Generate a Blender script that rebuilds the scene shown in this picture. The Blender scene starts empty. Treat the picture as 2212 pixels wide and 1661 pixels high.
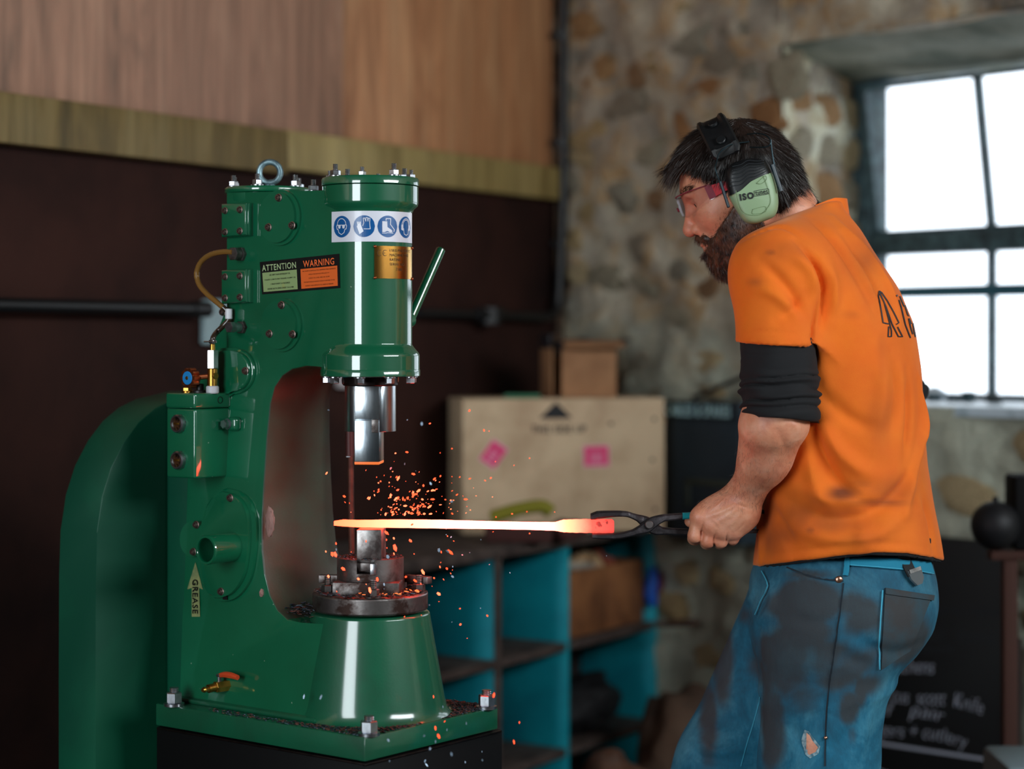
import bpy, bmesh, math, random
import numpy as np
from mathutils import Vector, Matrix
from mathutils.bvhtree import BVHTree
from mathutils import noise as mnoise

random.seed(7); rng = np.random.default_rng(7)
SC = bpy.context.scene
COL = SC.collection
PI = math.pi

# ------------------------------------------------------------------ camera, world, light, exposure
F, CX, HY, CAMZ = 4300.0, 1106.0, 735.0, 1.35
cam_data = bpy.data.cameras.new('camera')
cam = bpy.data.objects.new('camera', cam_data); COL.objects.link(cam)
cam.location = (0, 0, CAMZ); cam.rotation_euler = (PI / 2, 0, 0)
cam_data.sensor_width = 36.0; cam_data.lens = F / 2212 * 36.0
cam_data.shift_y = -(830.5 - HY) / 2212
cam_data.clip_start = 0.05; cam_data.clip_end = 100
cam_data.dof.use_dof = True; cam_data.dof.focus_distance = 2.98; cam_data.dof.aperture_fstop = 2.0
SC.camera = cam

vs = SC.view_settings
vs.view_transform = 'Standard'; vs.look = 'None'; vs.gamma = 1.0; vs.use_curve_mapping = False
vs.exposure = 0.0
SC.cycles.use_denoising = True
SC.cycles.max_bounces = 6; SC.cycles.diffuse_bounces = 3; SC.cycles.glossy_bounces = 3
SC.cycles.transparent_max_bounces = 12; SC.cycles.sample_clamp_indirect = 4.0
SC.cycles.caustics_reflective = False; SC.cycles.caustics_refractive = False

world = bpy.data.worlds.new('overcast_sky'); SC.world = world; world.use_nodes = True
wn = world.node_tree.nodes; wn.clear()
bg = wn.new('ShaderNodeBackground'); wo = wn.new('ShaderNodeOutputWorld')
bg.inputs[0].default_value = (0.80, 0.90, 1.0, 1); bg.inputs[1].default_value = 3.2
world.node_tree.links.new(bg.outputs[0], wo.inputs[0])

def area(name, loc, target, sx, sy, power, col, spread=PI):
    l = bpy.data.lights.new(name, 'AREA'); l.shape = 'RECTANGLE'; l.size = sx; l.size_y = sy
    l.energy = power; l.color = col; l.spread = spread
    o = bpy.data.objects.new(name, l); COL.objects.link(o); o.location = loc
    o.rotation_euler = (Vector(target) - Vector(loc)).to_track_quat('-Z', 'Y').to_euler()
    return o
# daylight of the open workshop door behind the camera, and of a second opening to its right
door_light = area('daylight_door', (-2.45, -1.0, 1.75), (0.1, 3.0, 1.2), 1.5, 2.5, 122, (0.86, 0.95, 1.0))
side_light = area('daylight_side', (2.9, 0.9, 2.45), (0.2, 3.4, 1.3), 2.6, 0.8, 105, (0.90, 0.97, 1.0))

# ------------------------------------------------------------------ helpers
def lin(c):
    r = []
    for v in c[:3]:
        v = v / 255.0
        r.append(v / 12.92 if v <= 0.04045 else ((v + 0.055) / 1.055) ** 2.4)
    return (r[0], r[1], r[2], 1.0)

def W(px, py, d):
    return Vector(((px - CX) / F * d, d, CAMZ - (py - HY) / F * d))

def smoothstep(a, b, x):
    t = np.clip((x - a) / (b - a), 0, 1); return t * t * (3 - 2 * t)

class NT:
    def __init__(s, name):
        s.m = bpy.data.materials.new(name); s.m.use_nodes = True
        s.t = s.m.node_tree; s.n = s.t.nodes; s.n.clear()
        s.out = s.n.new('ShaderNodeOutputMaterial')
        s.b = s.n.new('ShaderNodeBsdfPrincipled'); s.t.links.new(s.b.outputs[0], s.out.inputs[0])
        s.tc = s.n.new('ShaderNodeTexCoord')
    def link(s, a, b): s.t.links.new(a, b)
    def noise(s, scale, detail=4, rough=0.55, dist=0.0, stretch=None, coord='Object'):
        nd = s.n.new('ShaderNodeTexNoise'); nd.inputs['Scale'].default_value = scale
        nd.inputs['Detail'].default_value = detail; nd.inputs['Roughness'].default_value = rough
        nd.inputs['Distortion'].default_value = dist
        if stretch:
            mp = s.n.new('ShaderNodeMapping'); mp.inputs['Scale'].default_value = stretch
            s.link(s.tc.outputs[coord], mp.inputs[0]); s.link(mp.outputs[0], nd.inputs['Vector'])
        else: s.link(s.tc.outputs[coord], nd.inputs['Vector'])
        return nd.outputs[0]
    def ramp(s, fac, stops, interp='LINEAR'):
        r = s.n.new('ShaderNodeValToRGB'); cr = r.color_ramp; cr.interpolation = interp
        while len(cr.elements) < len(stops): cr.elements.new(0.5)
        for e, (p, c) in zip(cr.elements, stops):
            e.position = p; e.color = c if len(c) == 4 else (*c, 1)
        s.link(fac, r.inputs[0]); return r.outputs[0]
    def mix(s, fac, a, b, mode='MIX'):
        m = s.n.new('ShaderNodeMix'); m.data_type = 'RGBA'; m.blend_type = mode
        for sock, v in ((m.inputs[0], fac), (m.inputs[6], a), (m.inputs[7], b)):
            if hasattr(v, 'links'): s.link(v, sock)
            else: sock.default_value = v
        return m.outputs[2]
    def attr(s, name):
        a = s.n.new('ShaderNodeAttribute'); a.attribute_name = name; return a
    def math(s, op, a, b=0.5):
        m = s.n.new('ShaderNodeMath'); m.operation = op
        for sock, v in ((m.inputs[0], a), (m.inputs[1], b)):
            if hasattr(v, 'links'): s.link(v, sock)
            else: sock.default_value = v
        return m.outputs[0]
    def bump(s, h, strength=0.3, dist=0.002, prev=None):
        b = s.n.new('ShaderNodeBump'); b.inputs['Strength'].default_value = strength
        b.inputs['Distance'].default_value = dist; s.link(h, b.inputs['Height'])
        if prev is not None: s.link(prev, b.inputs['Normal'])
        s.link(b.outputs[0], s.b.inputs['Normal']); return b.outputs[0]
    def set(s, **k):
        for key, v in k.items():
            sock = s.b.inputs[key.replace('_', ' ')]
            if hasattr(v, 'links'): s.link(v, sock)
            else: sock.default_value = v
        return s

MATS = {}
def pbr(name, col, rough=0.5, metal=0.0, var=None, bump=None, spec=0.5, coat=0.0, stretch=None, rvar=None):
    """plain principled material: var=(scale, colour2, lo, hi), bump=(scale, strength, distance)"""
    if name in MATS: return MATS[name]
    t = NT(name); c = lin(col)
    t.set(Roughness=rough, Metallic=metal)
    t.b.inputs['Specular IOR Level'].default_value = spec
    if coat: t.b.inputs['Coat Weight'].default_value = coat; t.b.inputs['Coat Roughness'].default_value = 0.08
    if var:
        n = t.noise(var[0], 5, 0.6, 0.2, stretch)
        f = t.ramp(n, [(var[2], (0, 0, 0)), (var[3], (1, 1, 1))])
        t.link(t.mix(f, c, lin(var[1])), t.b.inputs['Base Color'])
        if rvar: t.set(Roughness=t.ramp(n, [(var[2], (rough,) * 3), (var[3], (rvar,) * 3)]))
    else: t.b.inputs['Base Color'].default_value = c
    if bump: t.bump(t.noise(bump[0], 4, 0.6, 0, stretch), bump[1], bump[2])
    MATS[name] = t.m; return t.m

def emis(name, col, strength, base=(20, 10, 5)):
    t = NT(name); t.b.inputs['Base Color'].default_value = lin(base)
    t.b.inputs['Emission Color'].default_value = (*col, 1); t.b.inputs['Emission Strength'].default_value = strength
    return t.m

def mesh_obj(name, me, mat=None, parent=None, loc=None, rot=None):
    o = bpy.data.objects.new(name, me); COL.objects.link(o)
    if mat is not None:
        for m in (mat if isinstance(mat, (list, tuple)) else [mat]):
            if m.name not in [x.name for x in me.materials if x]: me.materials.append(m)
    if parent is not None: o.parent = parent
    if loc is not None: o.location = loc
    if rot is not None: o.rotation_euler = rot
    return o

def bm_mesh(name, bm, angle=35):
    bmesh.ops.recalc_face_normals(bm, faces=bm.faces[:])
    me = bpy.data.meshes.new(name); bm.to_mesh(me); bm.free()
    me.shade_smooth()
    if angle is not None: me.set_sharp_from_angle(angle=math.radians(angle))
    return me

def bo(name, bm, mat, parent=None, loc=None, rot=None, angle=35):
    return mesh_obj(name, bm_mesh(name, bm, angle), mat, parent, loc, rot)

def pyd(name, verts, faces, mat=None, parent=None, angle=35, loc=None):
    me = bpy.data.meshes.new(name); me.from_pydata([tuple(v) for v in verts], [], [tuple(f) for f in faces]); me.update()
    me.shade_smooth()
    if angle is not None: me.set_sharp_from_angle(angle=math.radians(angle))
    return mesh_obj(name, me, mat, parent, loc)

def empty(name, loc, rz=0.0, parent=None):
    o = bpy.data.objects.new(name, None); COL.objects.link(o); o.location = loc; o.rotation_euler = (0, 0, rz)
    o.empty_display_size = 0.05
    if parent: o.parent = parent
    return o

def tag(o, label=None, cat=None, group=None, kind=None):
    if label: o['label'] = label
    if cat: o['category'] = cat
    if group: o['group'] = group
    if kind: o['kind'] = kind
    return o

def box(bm, c, s, bev=0.0, rot=None, seg=2):
    c = Vector(c)
    r = bmesh.ops.create_cube(bm, size=1.0); vs_ = r['verts']
    M = Matrix.Translation(c) @ (rot.to_4x4() if rot is not None else Matrix.Identity(4)) @ Matrix.Diagonal((*s, 1))
    bmesh.ops.transform(bm, matrix=M, verts=vs_)
    if bev > 0:
        es = list({e for v in vs_ for e in v.link_edges})
        bmesh.ops.bevel(bm, geom=es, offset=bev, segments=seg, profile=0.5, affect='EDGES')
    return bm

def lathe(bm, prof, seg=48, center=(0, 0), a0=0.0, a1=2 * PI):
    """prof: list of (r, z); closed solid of revolution about the vertical through center"""
    cx, cy = center; full = abs(a1 - a0 - 2 * PI) < 1e-6
    n = seg if full else seg + 1; rings = []
    pr2 = []
    for (r0_, z0_), (r1_, z1_) in zip(prof, prof[1:]):
        pr2.append((r0_, z0_)); L_ = math.hypot(r1_ - r0_, z1_ - z0_)
        if L_ > 0.012 and r0_ > 1e-6 and r1_ > 1e-6:
            e_ = 0.0015 / L_; pr2 += [(r0_ + (r1_ - r0_) * e_, z0_ + (z1_ - z0_) * e_), (r1_ + (r0_ - r1_) * e_, z1_ + (z0_ - z1_) * e_)]
    prof = pr2 + [prof[-1]]
    for r, z in prof:
        if r <= 1e-7: rings.append([bm.verts.new((cx, cy, z))])
        else: rings.append([bm.verts.new((cx + r * math.cos(a0 + (a1 - a0) * k / seg), cy + r * math.sin(a0 + (a1 - a0) * k / seg), z)) for k in range(n)])
    for A, B in zip(rings, rings[1:]):
        for k in range(seg):
            k2 = (k + 1) % n if full else k + 1
            if len(A) == 1 and len(B) == 1: continue
            if len(A) == 1: bm.faces.new((A[0], B[k], B[k2]))
            elif len(B) == 1: bm.faces.new((A[k], A[k2], B[0]))
            else: bm.faces.new((A[k], A[k2], B[k2], B[k]))
    return bm

def prism(bm, poly, z0, z1, axis='z', bev=0.0, seg=2):
    """poly: 2-D points extruded z0..z1. axis 'z': (x,y) footprint; axis 'y': points are (x,z) and the extrusion is along y; 'x': (y,z)"""
    def P(p, h):
        if axis == 'z': return (p[0], p[1], h)
        if axis == 'y': return (p[0], h, p[1])
        return (h, p[0], p[1])
    a = [bm.verts.new(P(p, z0)) for p in poly]; b = [bm.verts.new(P(p, z1)) for p in poly]
    fa = bm.faces.new(a); fb = bm.faces.new(b[::-1]); n = len(poly)
    for k in range(n): bm.faces.new((a[k], b[k], b[(k + 1) % n], a[(k + 1) % n]))
    if bev > 0:
        es = list(fa.edges) + list(fb.edges)
        bmesh.ops.bevel(bm, geom=es, offset=bev, segments=seg, profile=0.5, affect='EDGES')
    return bm

def frame_of(t):
    t = t.normalized(); u = Vector((0, 0, 1)) if abs(t.z) < 0.9 else Vector((1, 0, 0))
    a = t.cross(u).normalized(); return a, t.cross(a).normalized()

def tube(bm, pts, r, seg=12, closed_ends=True):
    pts = [Vector(p) for p in pts]; n = len(pts)
    rr = r if isinstance(r, (list, tuple)) else [r] * n
    rings = []; a = None
    for i, p in enumerate(pts):
        t = (pts[min(i + 1, n - 1)] - pts[max(i - 1, 0)])
        if a is None: a, b = frame_of(t)
        else:
            t = t.normalized(); a = (a - t * a.dot(t)).normalized(); b = t.cross(a).normalized()
        rings.append([bm.verts.new(p + (a * math.cos(2 * PI * k / seg) + b * math.sin(2 * PI * k / seg)) * rr[i]) for k in range(seg)])
    for A, B in zip(rings, rings[1:]):
        for k in range(seg): bm.faces.new((A[k], A[(k + 1) % seg], B[(k + 1) % seg], B[k]))
    if closed_ends: bm.faces.new(rings[0][::-1]); bm.faces.new(rings[-1])
    return bm

def spline(pts, n=8):
    P = [Vector(p) for p in pts]; out = []
    for i in range(len(P) - 1):
        p0 = P[max(i - 1, 0)]; p1 = P[i]; p2 = P[i + 1]; p3 = P[min(i + 2, len(P) - 1)]
        for k in range(n):
            t = k / n
            out.append(0.5 * ((2 * p1) + (p2 - p0) * t + (2 * p0 - 5 * p1 + 4 * p2 - p3) * t * t + (3 * p1 - p0 - 3 * p2 + p3) * t ** 3))
    out.append(P[-1]); return out

def cyl(bm, a, b, r, seg=24, bev=0.0, r2=None):
    a, b = Vector(a), Vector(b); r2 = r if r2 is None else r2
    L = (b - a).length; t = (b - a) / L
    if bev > 0:
        pts = [a, a + t * 1e-5, a + t * bev, b - t * bev, b - t * 1e-5, b]
        return tube(bm, [a, a + t * bev, b - t * bev, b], [r - bev, r, r2, r2 - bev], seg)
    return tube(bm, [a, b], [r, r2], seg)

def hexprism(bm, c, r, h, z0=0.0, rot=0.0, cham=0.12):
    """hex nut standing on z0, axis +z"""
    pr = [(r * (1 - cham), 0), (r, cham * r), (r, h - cham * r), (r * (1 - cham), h)]
    rings = [[bm.verts.new((c[0] + q * math.cos(rot + PI / 3 * k), c[1] + q * math.sin(rot + PI / 3 * k), z0 + z)) for k in range(6)] for q, z in pr]
    for A, B in zip(rings, rings[1:]):
        for k in range(6): bm.faces.new((A[k], A[(k + 1) % 6], B[(k + 1) % 6], B[k]))
    bm.faces.new(rings[0][::-1]); bm.faces.new(rings[-1]); return bm

def ribbon(bm, pts, w, offset=None):
    """flat ribbon through 2-D points (list of (x,y)); returns verts list"""
    n = len(pts); L = []
    for i, p in enumerate(pts):
        a = pts[max(i - 1, 0)]; b = pts[min(i + 1, n - 1)]
        dx, dy = b[0] - a[0], b[1] - a[1]; q = math.hypot(dx, dy) or 1
        nx, ny = -dy / q * w / 2, dx / q * w / 2
        L.append((bm.verts.new((p[0] + nx, p[1] + ny, 0)), bm.verts.new((p[0] - nx, p[1] - ny, 0))))
    for A, B in zip(L, L[1:]): bm.faces.new((A[0], A[1], B[1], B[0]))
    return bm

def text2d(s, width=None, height=None, bold=0.0, shear=0.0, center=(0, 0), align='CENTER', maxw=None):
    """text as flat triangles: verts (x,y), faces; fitted to width / height"""
    cu = bpy.data.curves.new('t', 'FONT'); cu.body = s; cu.size = 1.0; cu.offset = bold; cu.space_character = 1.06 + bold * 4; cu.shear = shear
    cu.resolution_u = 3; cu.fill_mode = 'FRONT'
    o = bpy.data.objects.new('t', cu); COL.objects.link(o)
    dg = bpy.context.evaluated_depsgraph_get(); dg.update()
    me = bpy.data.meshes.new_from_object(o.evaluated_get(dg))
    V = np.array([v.co[:2] for v in me.vertices]); Fc = [tuple(p.vertices) for p in me.polygons]
    bpy.data.objects.remove(o); bpy.data.curves.remove(cu); bpy.data.meshes.remove(me)
    lo, hi = V.min(0), V.max(0); sz = hi - lo
    sy = (height / sz[1]) if height else None; sx = (width / sz[0]) if width else None
    if sx is None: sx = sy
    if sy is None: sy = sx
    V = (V - (lo + hi) / 2) * [sx, sy] + np.array(center)
    if align == 'LEFT': V[:, 0] += sz[0] * sx / 2
    return V, Fc

class Flat:
    """gathers 2-D shapes (with a layer height) and maps them onto a surface through fn(u, v, h)"""
    def __init__(s): s.V = []; s.Fc = []; s.h = []
    def add(s, V, Fc, h=0.0):
        b = len(s.V); s.V += [tuple(v) for v in V]; s.h += [h] * len(V); s.Fc += [tuple(i + b for i in f) for f in Fc]; return s
    def poly(s, pts, h=0.0): return s.add(pts, [tuple(range(len(pts)))], h)
    def disc(s, c, r, h=0.0, n=28, ry=None): return s.poly([(c[0] + r * math.cos(2 * PI * k / n), c[1] + (ry or r) * math.sin(2 * PI * k / n)) for k in range(n)], h)
    def line(s, pts, w, h=0.0):
        for (x0, y0), (x1, y1) in zip(pts, pts[1:]):
            q = math.hypot(x1 - x0, y1 - y0) or 1e-9; nx, ny = -(y1 - y0) / q * w / 2, (x1 - x0) / q * w / 2
            ex, ey = (x1 - x0) / q * w * .3, (y1 - y0) / q * w * .3
            s.add([(x0 + nx - ex, y0 + ny - ey), (x0 - nx - ex, y0 - ny - ey), (x1 - nx + ex, y1 - ny + ey), (x1 + nx + ex, y1 + ny + ey)], [(0, 1, 2, 3)], h)
        return s
    def rect(s, x0, y0, x1, y1, h=0.0, nx=1, ny=1):
        V = [(x0 + (x1 - x0) * i / nx, y0 + (y1 - y0) * j / ny) for j in range(ny + 1) for i in range(nx + 1)]
        return s.add(V, [(j * (nx + 1) + i, j * (nx + 1) + i + 1, (j + 1) * (nx + 1) + i + 1, (j + 1) * (nx + 1) + i) for j in range(ny) for i in range(nx)], h)
    def text(s, t, h=0.0, **k):
        V, Fc = text2d(t, **k); return s.add(V, Fc, h)
    def build(s, name, fn, mat, parent=None):
        return pyd(name, [fn(v[0], v[1], h) for v, h in zip(s.V, s.h)], s.Fc, mat, parent, None)
# ------------------------------------------------------------------ room shell
CO = Vector((0.129, 5.6, 0))                    # corner of the boarded wall and the stone wall
UA = Vector((-0.545, -0.839, 0)).normalized()   # along the boarded wall, towards the camera
NA = Vector((0.839, -0.545, 0)).normalized()
UB = Vector((0.643, -0.766, 0)).normalized()    # along the stone wall, towards the camera
NB = Vector((-0.766, -0.643, 0)).normalized()
def A(t, o, z): return CO + UA * t + NA * o + Vector((0, 0, z))
def B(t, o, z): return CO + UB * t + NB * o + Vector((0, 0, z))
def tA(px, o=0.0):   # wall coordinate seen at a pixel column
    k = (px - CX) / F; p = CO + NA * o
    return (k * p.y - p.x) / (UA.x - k * UA.y)
def tB(px, o=0.0):
    k = (px - CX) / F; p = CO + NB * o
    return (k * p.y - p.x) / (UB.x - k * UB.y)
def zat(py, d): return CAMZ - (py - HY) / F * d
RA = Matrix((UA, NA, Vector((0, 0, 1)))).transposed()   # columns = axes
RB = Matrix((UB, NB, Vector((0, 0, 1)))).transposed()

def wbox(name, fn, R, t0, t1, o0, o1, z0, z1, mat, parent=None, bev=0.0):
    bm = bmesh.new(); c = fn((t0 + t1) / 2, (o0 + o1) / 2, (z0 + z1) / 2)
    box(bm, (0, 0, 0), (abs(t1 - t0), abs(o1 - o0), abs(z1 - z0)), bev)
    bmesh.ops.transform(bm, matrix=R.to_4x4(), verts=bm.verts[:])
    if parent is not None: c = c - parent.location
    return bo(name, bm, mat, parent, c)

# ---- materials of the shell
def m_ply(name, c1, c2, c3):
    t = NT(name)
    g = t.noise(3.2, 6, 0.6, 1.4, (2.6, 2.6, 0.42))
    g2 = t.noise(42, 4, 0.7, 0.3, (1, 1, 0.05))
    c = t.ramp(g, [(0.30, lin(c1)), (0.5, lin(c2)), (0.72, lin(c3))])
    f = t.ramp(g2, [(0.35, (0.72, 0.72, 0.72)), (0.65, (1.1, 1.1, 1.1))])
    t.link(t.mix(1.0, c, f, 'MULTIPLY'), t.b.inputs['Base Color']); t.set(Roughness=0.6)
    t.bump(g2, 0.15, 0.002); return t.m
ply_grey = m_ply('weathered_plywood', (130, 100, 82), (170, 126, 102), (188, 144, 118))
ply_warm = m_ply('fresh_plywood', (156, 102, 66), (192, 134, 92), (208, 156, 112))
batten_m = m_ply('treated_batten', (92, 76, 40), (126, 104, 58), (150, 130, 84))
batten_m2 = m_ply('pale_batten', (128, 106, 58), (160, 138, 84), (180, 158, 104))
board_m = pbr('dark_stained_board', (58, 33, 27), 0.8, spec=0.15, var=(2.2, (27, 16, 15), 0.35, 0.7), bump=(60, 0.2, 0.002))

t = NT('rubble_plaster')
n1 = t.noise(3.4, 7, 0.62, 0.5); n2 = t.noise(9.0, 6, 0.65, 0.8); n3 = t.noise(60, 4, 0.7)
c = t.ramp(n1, [(0.30, lin((112, 106, 96))), (0.46, lin((166, 154, 138))), (0.58, lin((194, 182, 160))), (0.72, lin((220, 212, 192)))])
c = t.mix(t.ramp(n2, [(0.48, (0, 0, 0)), (0.66, (1, 1, 1))]), c, lin((186, 148, 100)))
sep = t.n.new('ShaderNodeSeparateXYZ'); t.link(t.tc.outputs['Object'], sep.inputs[0])
# whitewash left on the lower half of the wall
zz = t.math('ADD', sep.outputs[2], t.math('MULTIPLY', n1, 0.5))
lowm = t.ramp(zz, [(0.0, (1, 1, 1)), (1.0, (1, 1, 1))])
mr = t.n.new('ShaderNodeMapRange'); mr.inputs[1].default_value = 1.72; mr.inputs[2].default_value = 1.50
t.link(zz, mr.inputs[0])
c = t.mix(t.math('MULTIPLY', mr.outputs[0], 0.85), c, lin((190, 196, 178)))
t.link(t.mix(0.35, c, t.ramp(n3, [(0.3, (0.35, 0.33, 0.3)), (0.7, (1, 1, 1))]), 'MULTIPLY'), t.b.inputs['Base Color'])
t.set(Roughness=0.9); t.bump(n2, 0.9, 0.03, t.bump(n3, 0.4, 0.004)); stone_plaster = t.m

t = NT('reveal_limewash')
n1 = t.noise(6, 7, 0.65, 0.6)
t.link(t.ramp(n1, [(0.33, lin((150, 120, 78))), (0.5, lin((196, 190, 164))), (0.66, lin((214, 214, 200)))]), t.b.inputs['Base Color'])
t.set(Roughness=0.9); t.bump(n1, 0.8, 0.02); limewash = t.m
concrete = pbr('lintel_concrete', (150, 150, 134), 0.9, var=(5, (96, 104, 88), 0.4, 0.65), bump=(30, 0.5, 0.006))
floor_m = pbr('dirty_floor', (60, 55, 50), 0.9, var=(3, (38, 34, 32), 0.4, 0.6))
dark_metal = pbr('black_conduit', (14, 14, 16), 0.45, spec=0.5)
frame_m = pbr('old_steel_window', (78, 104, 110), 0.6, var=(30, (46, 62, 68), 0.4, 0.6))

# ---- floor, ceiling, unseen walls (closed; area lamps inside them stand in for the openings)
def slab(name, poly, z0, z1, mat):
    bm = bmesh.new(); prism(bm, poly, z0, z1); return tag(bo(name, bm, mat), kind='structure')
P_near_left = A(8.6, 0, 0); P_near_right = B(3.6, 0, 0)
outer = [(-0.4, 7.0), (-6.6, -2.6), (4.6, -2.6), (4.6, 4.6), (2.6, 6.4)]
slab('floor', outer, -0.12, 0.0, floor_m)
slab('ceiling', outer, 2.95, 3.05, pbr('ceiling_boards', (70, 60, 52), 0.9))
pbr('rear_wall_stone', (92, 86, 76), 0.9)
slab('wall_rear', [(-6.0, -2.1), (3.9, -2.1), (3.9, -1.95), (-6.0, -1.95)], 0, 2.95, MATS['rear_wall_stone'])
slab('wall_right', [(3.75, -2.1), (3.9, -2.1), (3.9, 3.4), (3.75, 3.4)], 0, 2.95, MATS['rear_wall_stone'])

# ---- boarded wall on the left: dark boards below, batten, plywood above
wl = tag(wbox('wall_left', A, RA, -0.3, 8.8, -0.16, -0.03, 0, 2.95, MATS['rear_wall_stone']), kind='structure')
zb0, zb1 = 1.733, 1.829
tj = tA(735)
for k, (t0, t1, m, dz) in enumerate([(0.03, tj, ply_warm, 0.0), (tj + 0.004, tj + 1.22, ply_grey, 0.012), (tj + 1.225, tj + 2.44, ply_grey, 0.0), (tj + 2.445, tj + 3.66, ply_warm, 0.006), (tj + 3.67, 8.7, ply_grey, 0.0)]):
    wbox('plywood_panel', A, RA, t0, t1, -0.03 + dz, 0.0 + dz, zb1 - 0.01, 2.95, m, wl, 0.002)
for k, (t0, t1) in enumerate([(0.0, 1.22), (1.224, 2.44), (2.444, 3.66), (3.664, 8.7)]):
    wbox('board_panel', A, RA, t0, t1, -0.03, 0.0, 0.0, zb0 + 0.01, board_m, wl, 0.002)
tb = tA(614, 0.03)
wbox('batten', A, RA, 0.01, tb, 0.0, 0.034, zb0 + 0.008, zb1 + 0.002, batten_m2, wl, 0.003)
wbox('batten', A, RA, tb + 0.003, tb + 2.4, 0.0, 0.046, zb0 - 0.004, zb1 - 0.002, batten_m, wl, 0.003)
wbox('batten', A, RA, tb + 2.404, 8.7, 0.0, 0.034, zb0, zb1, batten_m, wl, 0.003)

# ---- stone wall with the window opening
tl = tB(1898, -0.42); tm = tB(2143, -0.42); tr_ = tm + 2 * (tm - tl); tm2 = 2 * tm - tl
TW0, TW1 = tB(1690), tr_ + 0.06          # opening at the room face
ZS, ZL = 1.196, 2.085
wb = tag(empty('wall_back', CO), kind='structure')
def grid_wall(name, t0, t1, z0, z1, amp=0.030, step=0.022, mat=stone_plaster, parent=wb, o=0.0, t1b=None):
    t1b = t1 if t1b is None else t1b
    nt = max(2, int((t1 - t0) / step)); nz = max(2, int((z1 - z0) / step)); V = []; Fc = []
    for j in range(nz + 1):
        for i in range(nt + 1):
            t_ = t0 + (t1 - t0) * i / nt; z_ = z0 + (z1 - z0) * j / nz
            n = mnoise.fractal(Vector((t_ * 6, z_ * 7, 1.7)), 0.8, 2.0, 5) * amp
            V.append(B(t_, o + n, z_) - CO)
    for j in range(nz):
        for i in range(nt):
            a = j * (nt + 1) + i; Fc.append((a, a + 1, a + nt + 2, a + nt + 1))
    b = len(V); V += [B(t0, -0.5, z0) - CO, B(t1b, -0.5, z0) - CO, B(t1b, -0.5, z1) - CO, B(t0, -0.5, z1) - CO]
    tl = nz * (nt + 1); Fc += [(b, b + 1, b + 2, b + 3), (0, nt, b + 1, b)[::-1], (tl, tl + nt, b + 2, b + 3), (0, tl, b + 3, b), (nt, tl + nt, b + 2, b + 1)]
    return pyd(name, V, Fc, mat, parent, 60)
TWi = tB(1850, -0.42)
grid_wall('plaster', -0.15, TW0, 0, 2.95, t1b=TWi - 0.02)
grid_wall('plaster', TW0, TW1, 0, ZS)
grid_wall('plaster', TW0, TW1, ZL, 2.95)
grid_wall('plaster', TW1, 4.3, 0, 2.95)
# reveal faces: stone jamb, soffit, sill
TWi = tB(1850, -0.42)
def quadstrip(name, rows, mat, parent, amp=0.01, n=14, seed=3.0, thick=None):
    """surface between two 3-D edge lines (a0,a1)->(b0,b1)"""
    a0, a1, b0, b1 = [Vector(r) for r in rows]; V = []; Fc = []
    nrm = (a1 - a0).cross(b0 - a0).normalized()
    for j in range(n + 1):
        for i in range(n + 1):
            u, v = i / n, j / n; p = (a0.lerp(a1, u)).lerp(b0.lerp(b1, u), v)
            q = mnoise.fractal(p * 7 + Vector((seed, 0, 0)), 0.9, 2.0, 4) * amp
            if i in (0, n) or j in (0, n): q *= 0.3
            V.append(p + nrm * q - CO)
    for j in range(n):
        for i in range(n):
            a = j * (n + 1) + i; Fc.append((a, a + 1, a + n + 2, a + n + 1))
    return pyd(name, V, Fc, mat, parent, 60)
quadstrip('jamb', [B(TW0, 0.0, ZS), B(TW0, 0.0, ZL), B(TWi, -0.44, ZS), B(TWi, -0.44, ZL - 0.05)], limewash, wb, 0.03, 18)
quadstrip('soffit', [B(TW0 - 0.02, 0.0, ZL), B(TW1, 0.0, ZL + 0.01), B(TWi - 0.02, -0.44, ZL - 0.06), B(TW1, -0.44, ZL - 0.06)], concrete, wb, 0.012, 18)
wbox('lintel', B, RB, TW0 - 0.3, TW1 + 0.3, -0.40, -0.02, ZL + 0.012, ZL + 0.2, concrete, wb, 0.004)
sill_m = pbr('painted_sill', (206, 222, 232), 0.35, var=(14, (150, 172, 180), 0.5, 0.7))
wbox('sill', B, RB, TW0 - 0.02, TW1 + 0.02, -0.47, 0.012, ZS - 0.02, ZS + 0.004, sill_m, wb, 0.003)
wbox('jamb', B, RB, TW1, TW1 + 0.05, -0.5, 0.0, ZS, ZL, limewash, wb)

# individual stones showing through the plaster
st_cols = [(176, 132, 84), (190, 160, 112), (150, 110, 74), (168, 156, 130), (156, 146, 126), (200, 176, 132), (150, 136, 116), (172, 118, 70)]
st_m = [pbr('stone_face_%s' % 'abcdefgh'[i], tuple(min(255, int(v * 1.12 + 10)) for v in c), 0.9, var=(14, tuple(int(v * 0.8 + 14) for v in c), 0.35, 0.62), bump=(50, 0.8, 0.008)) for i, c in enumerate(st_cols)]
def rock_mesh(seed):
    bm = bmesh.new(); bmesh.ops.create_icosphere(bm, subdivisions=2, radius=1.0)
    for v in bm.verts:
        n = mnoise.noise(v.co * 1.3 + Vector((seed * 7.1, 0, 0))) * 0.5 + mnoise.noise(v.co * 3 + Vector((0, seed * 3.3, 0))) * 0.3
        q = v.co * ((abs(v.co.x) ** 4 + abs(v.co.y) ** 4 + abs(v.co.z) ** 4) ** -.25) * .88 * (1 + n)
        v.co = q
    return bm_mesh('stone', bm, 50)
rocks = [rock_mesh(s) for s in range(6)]
for r_ in rocks: r_.materials.append(st_m[0])
placed = []
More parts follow.
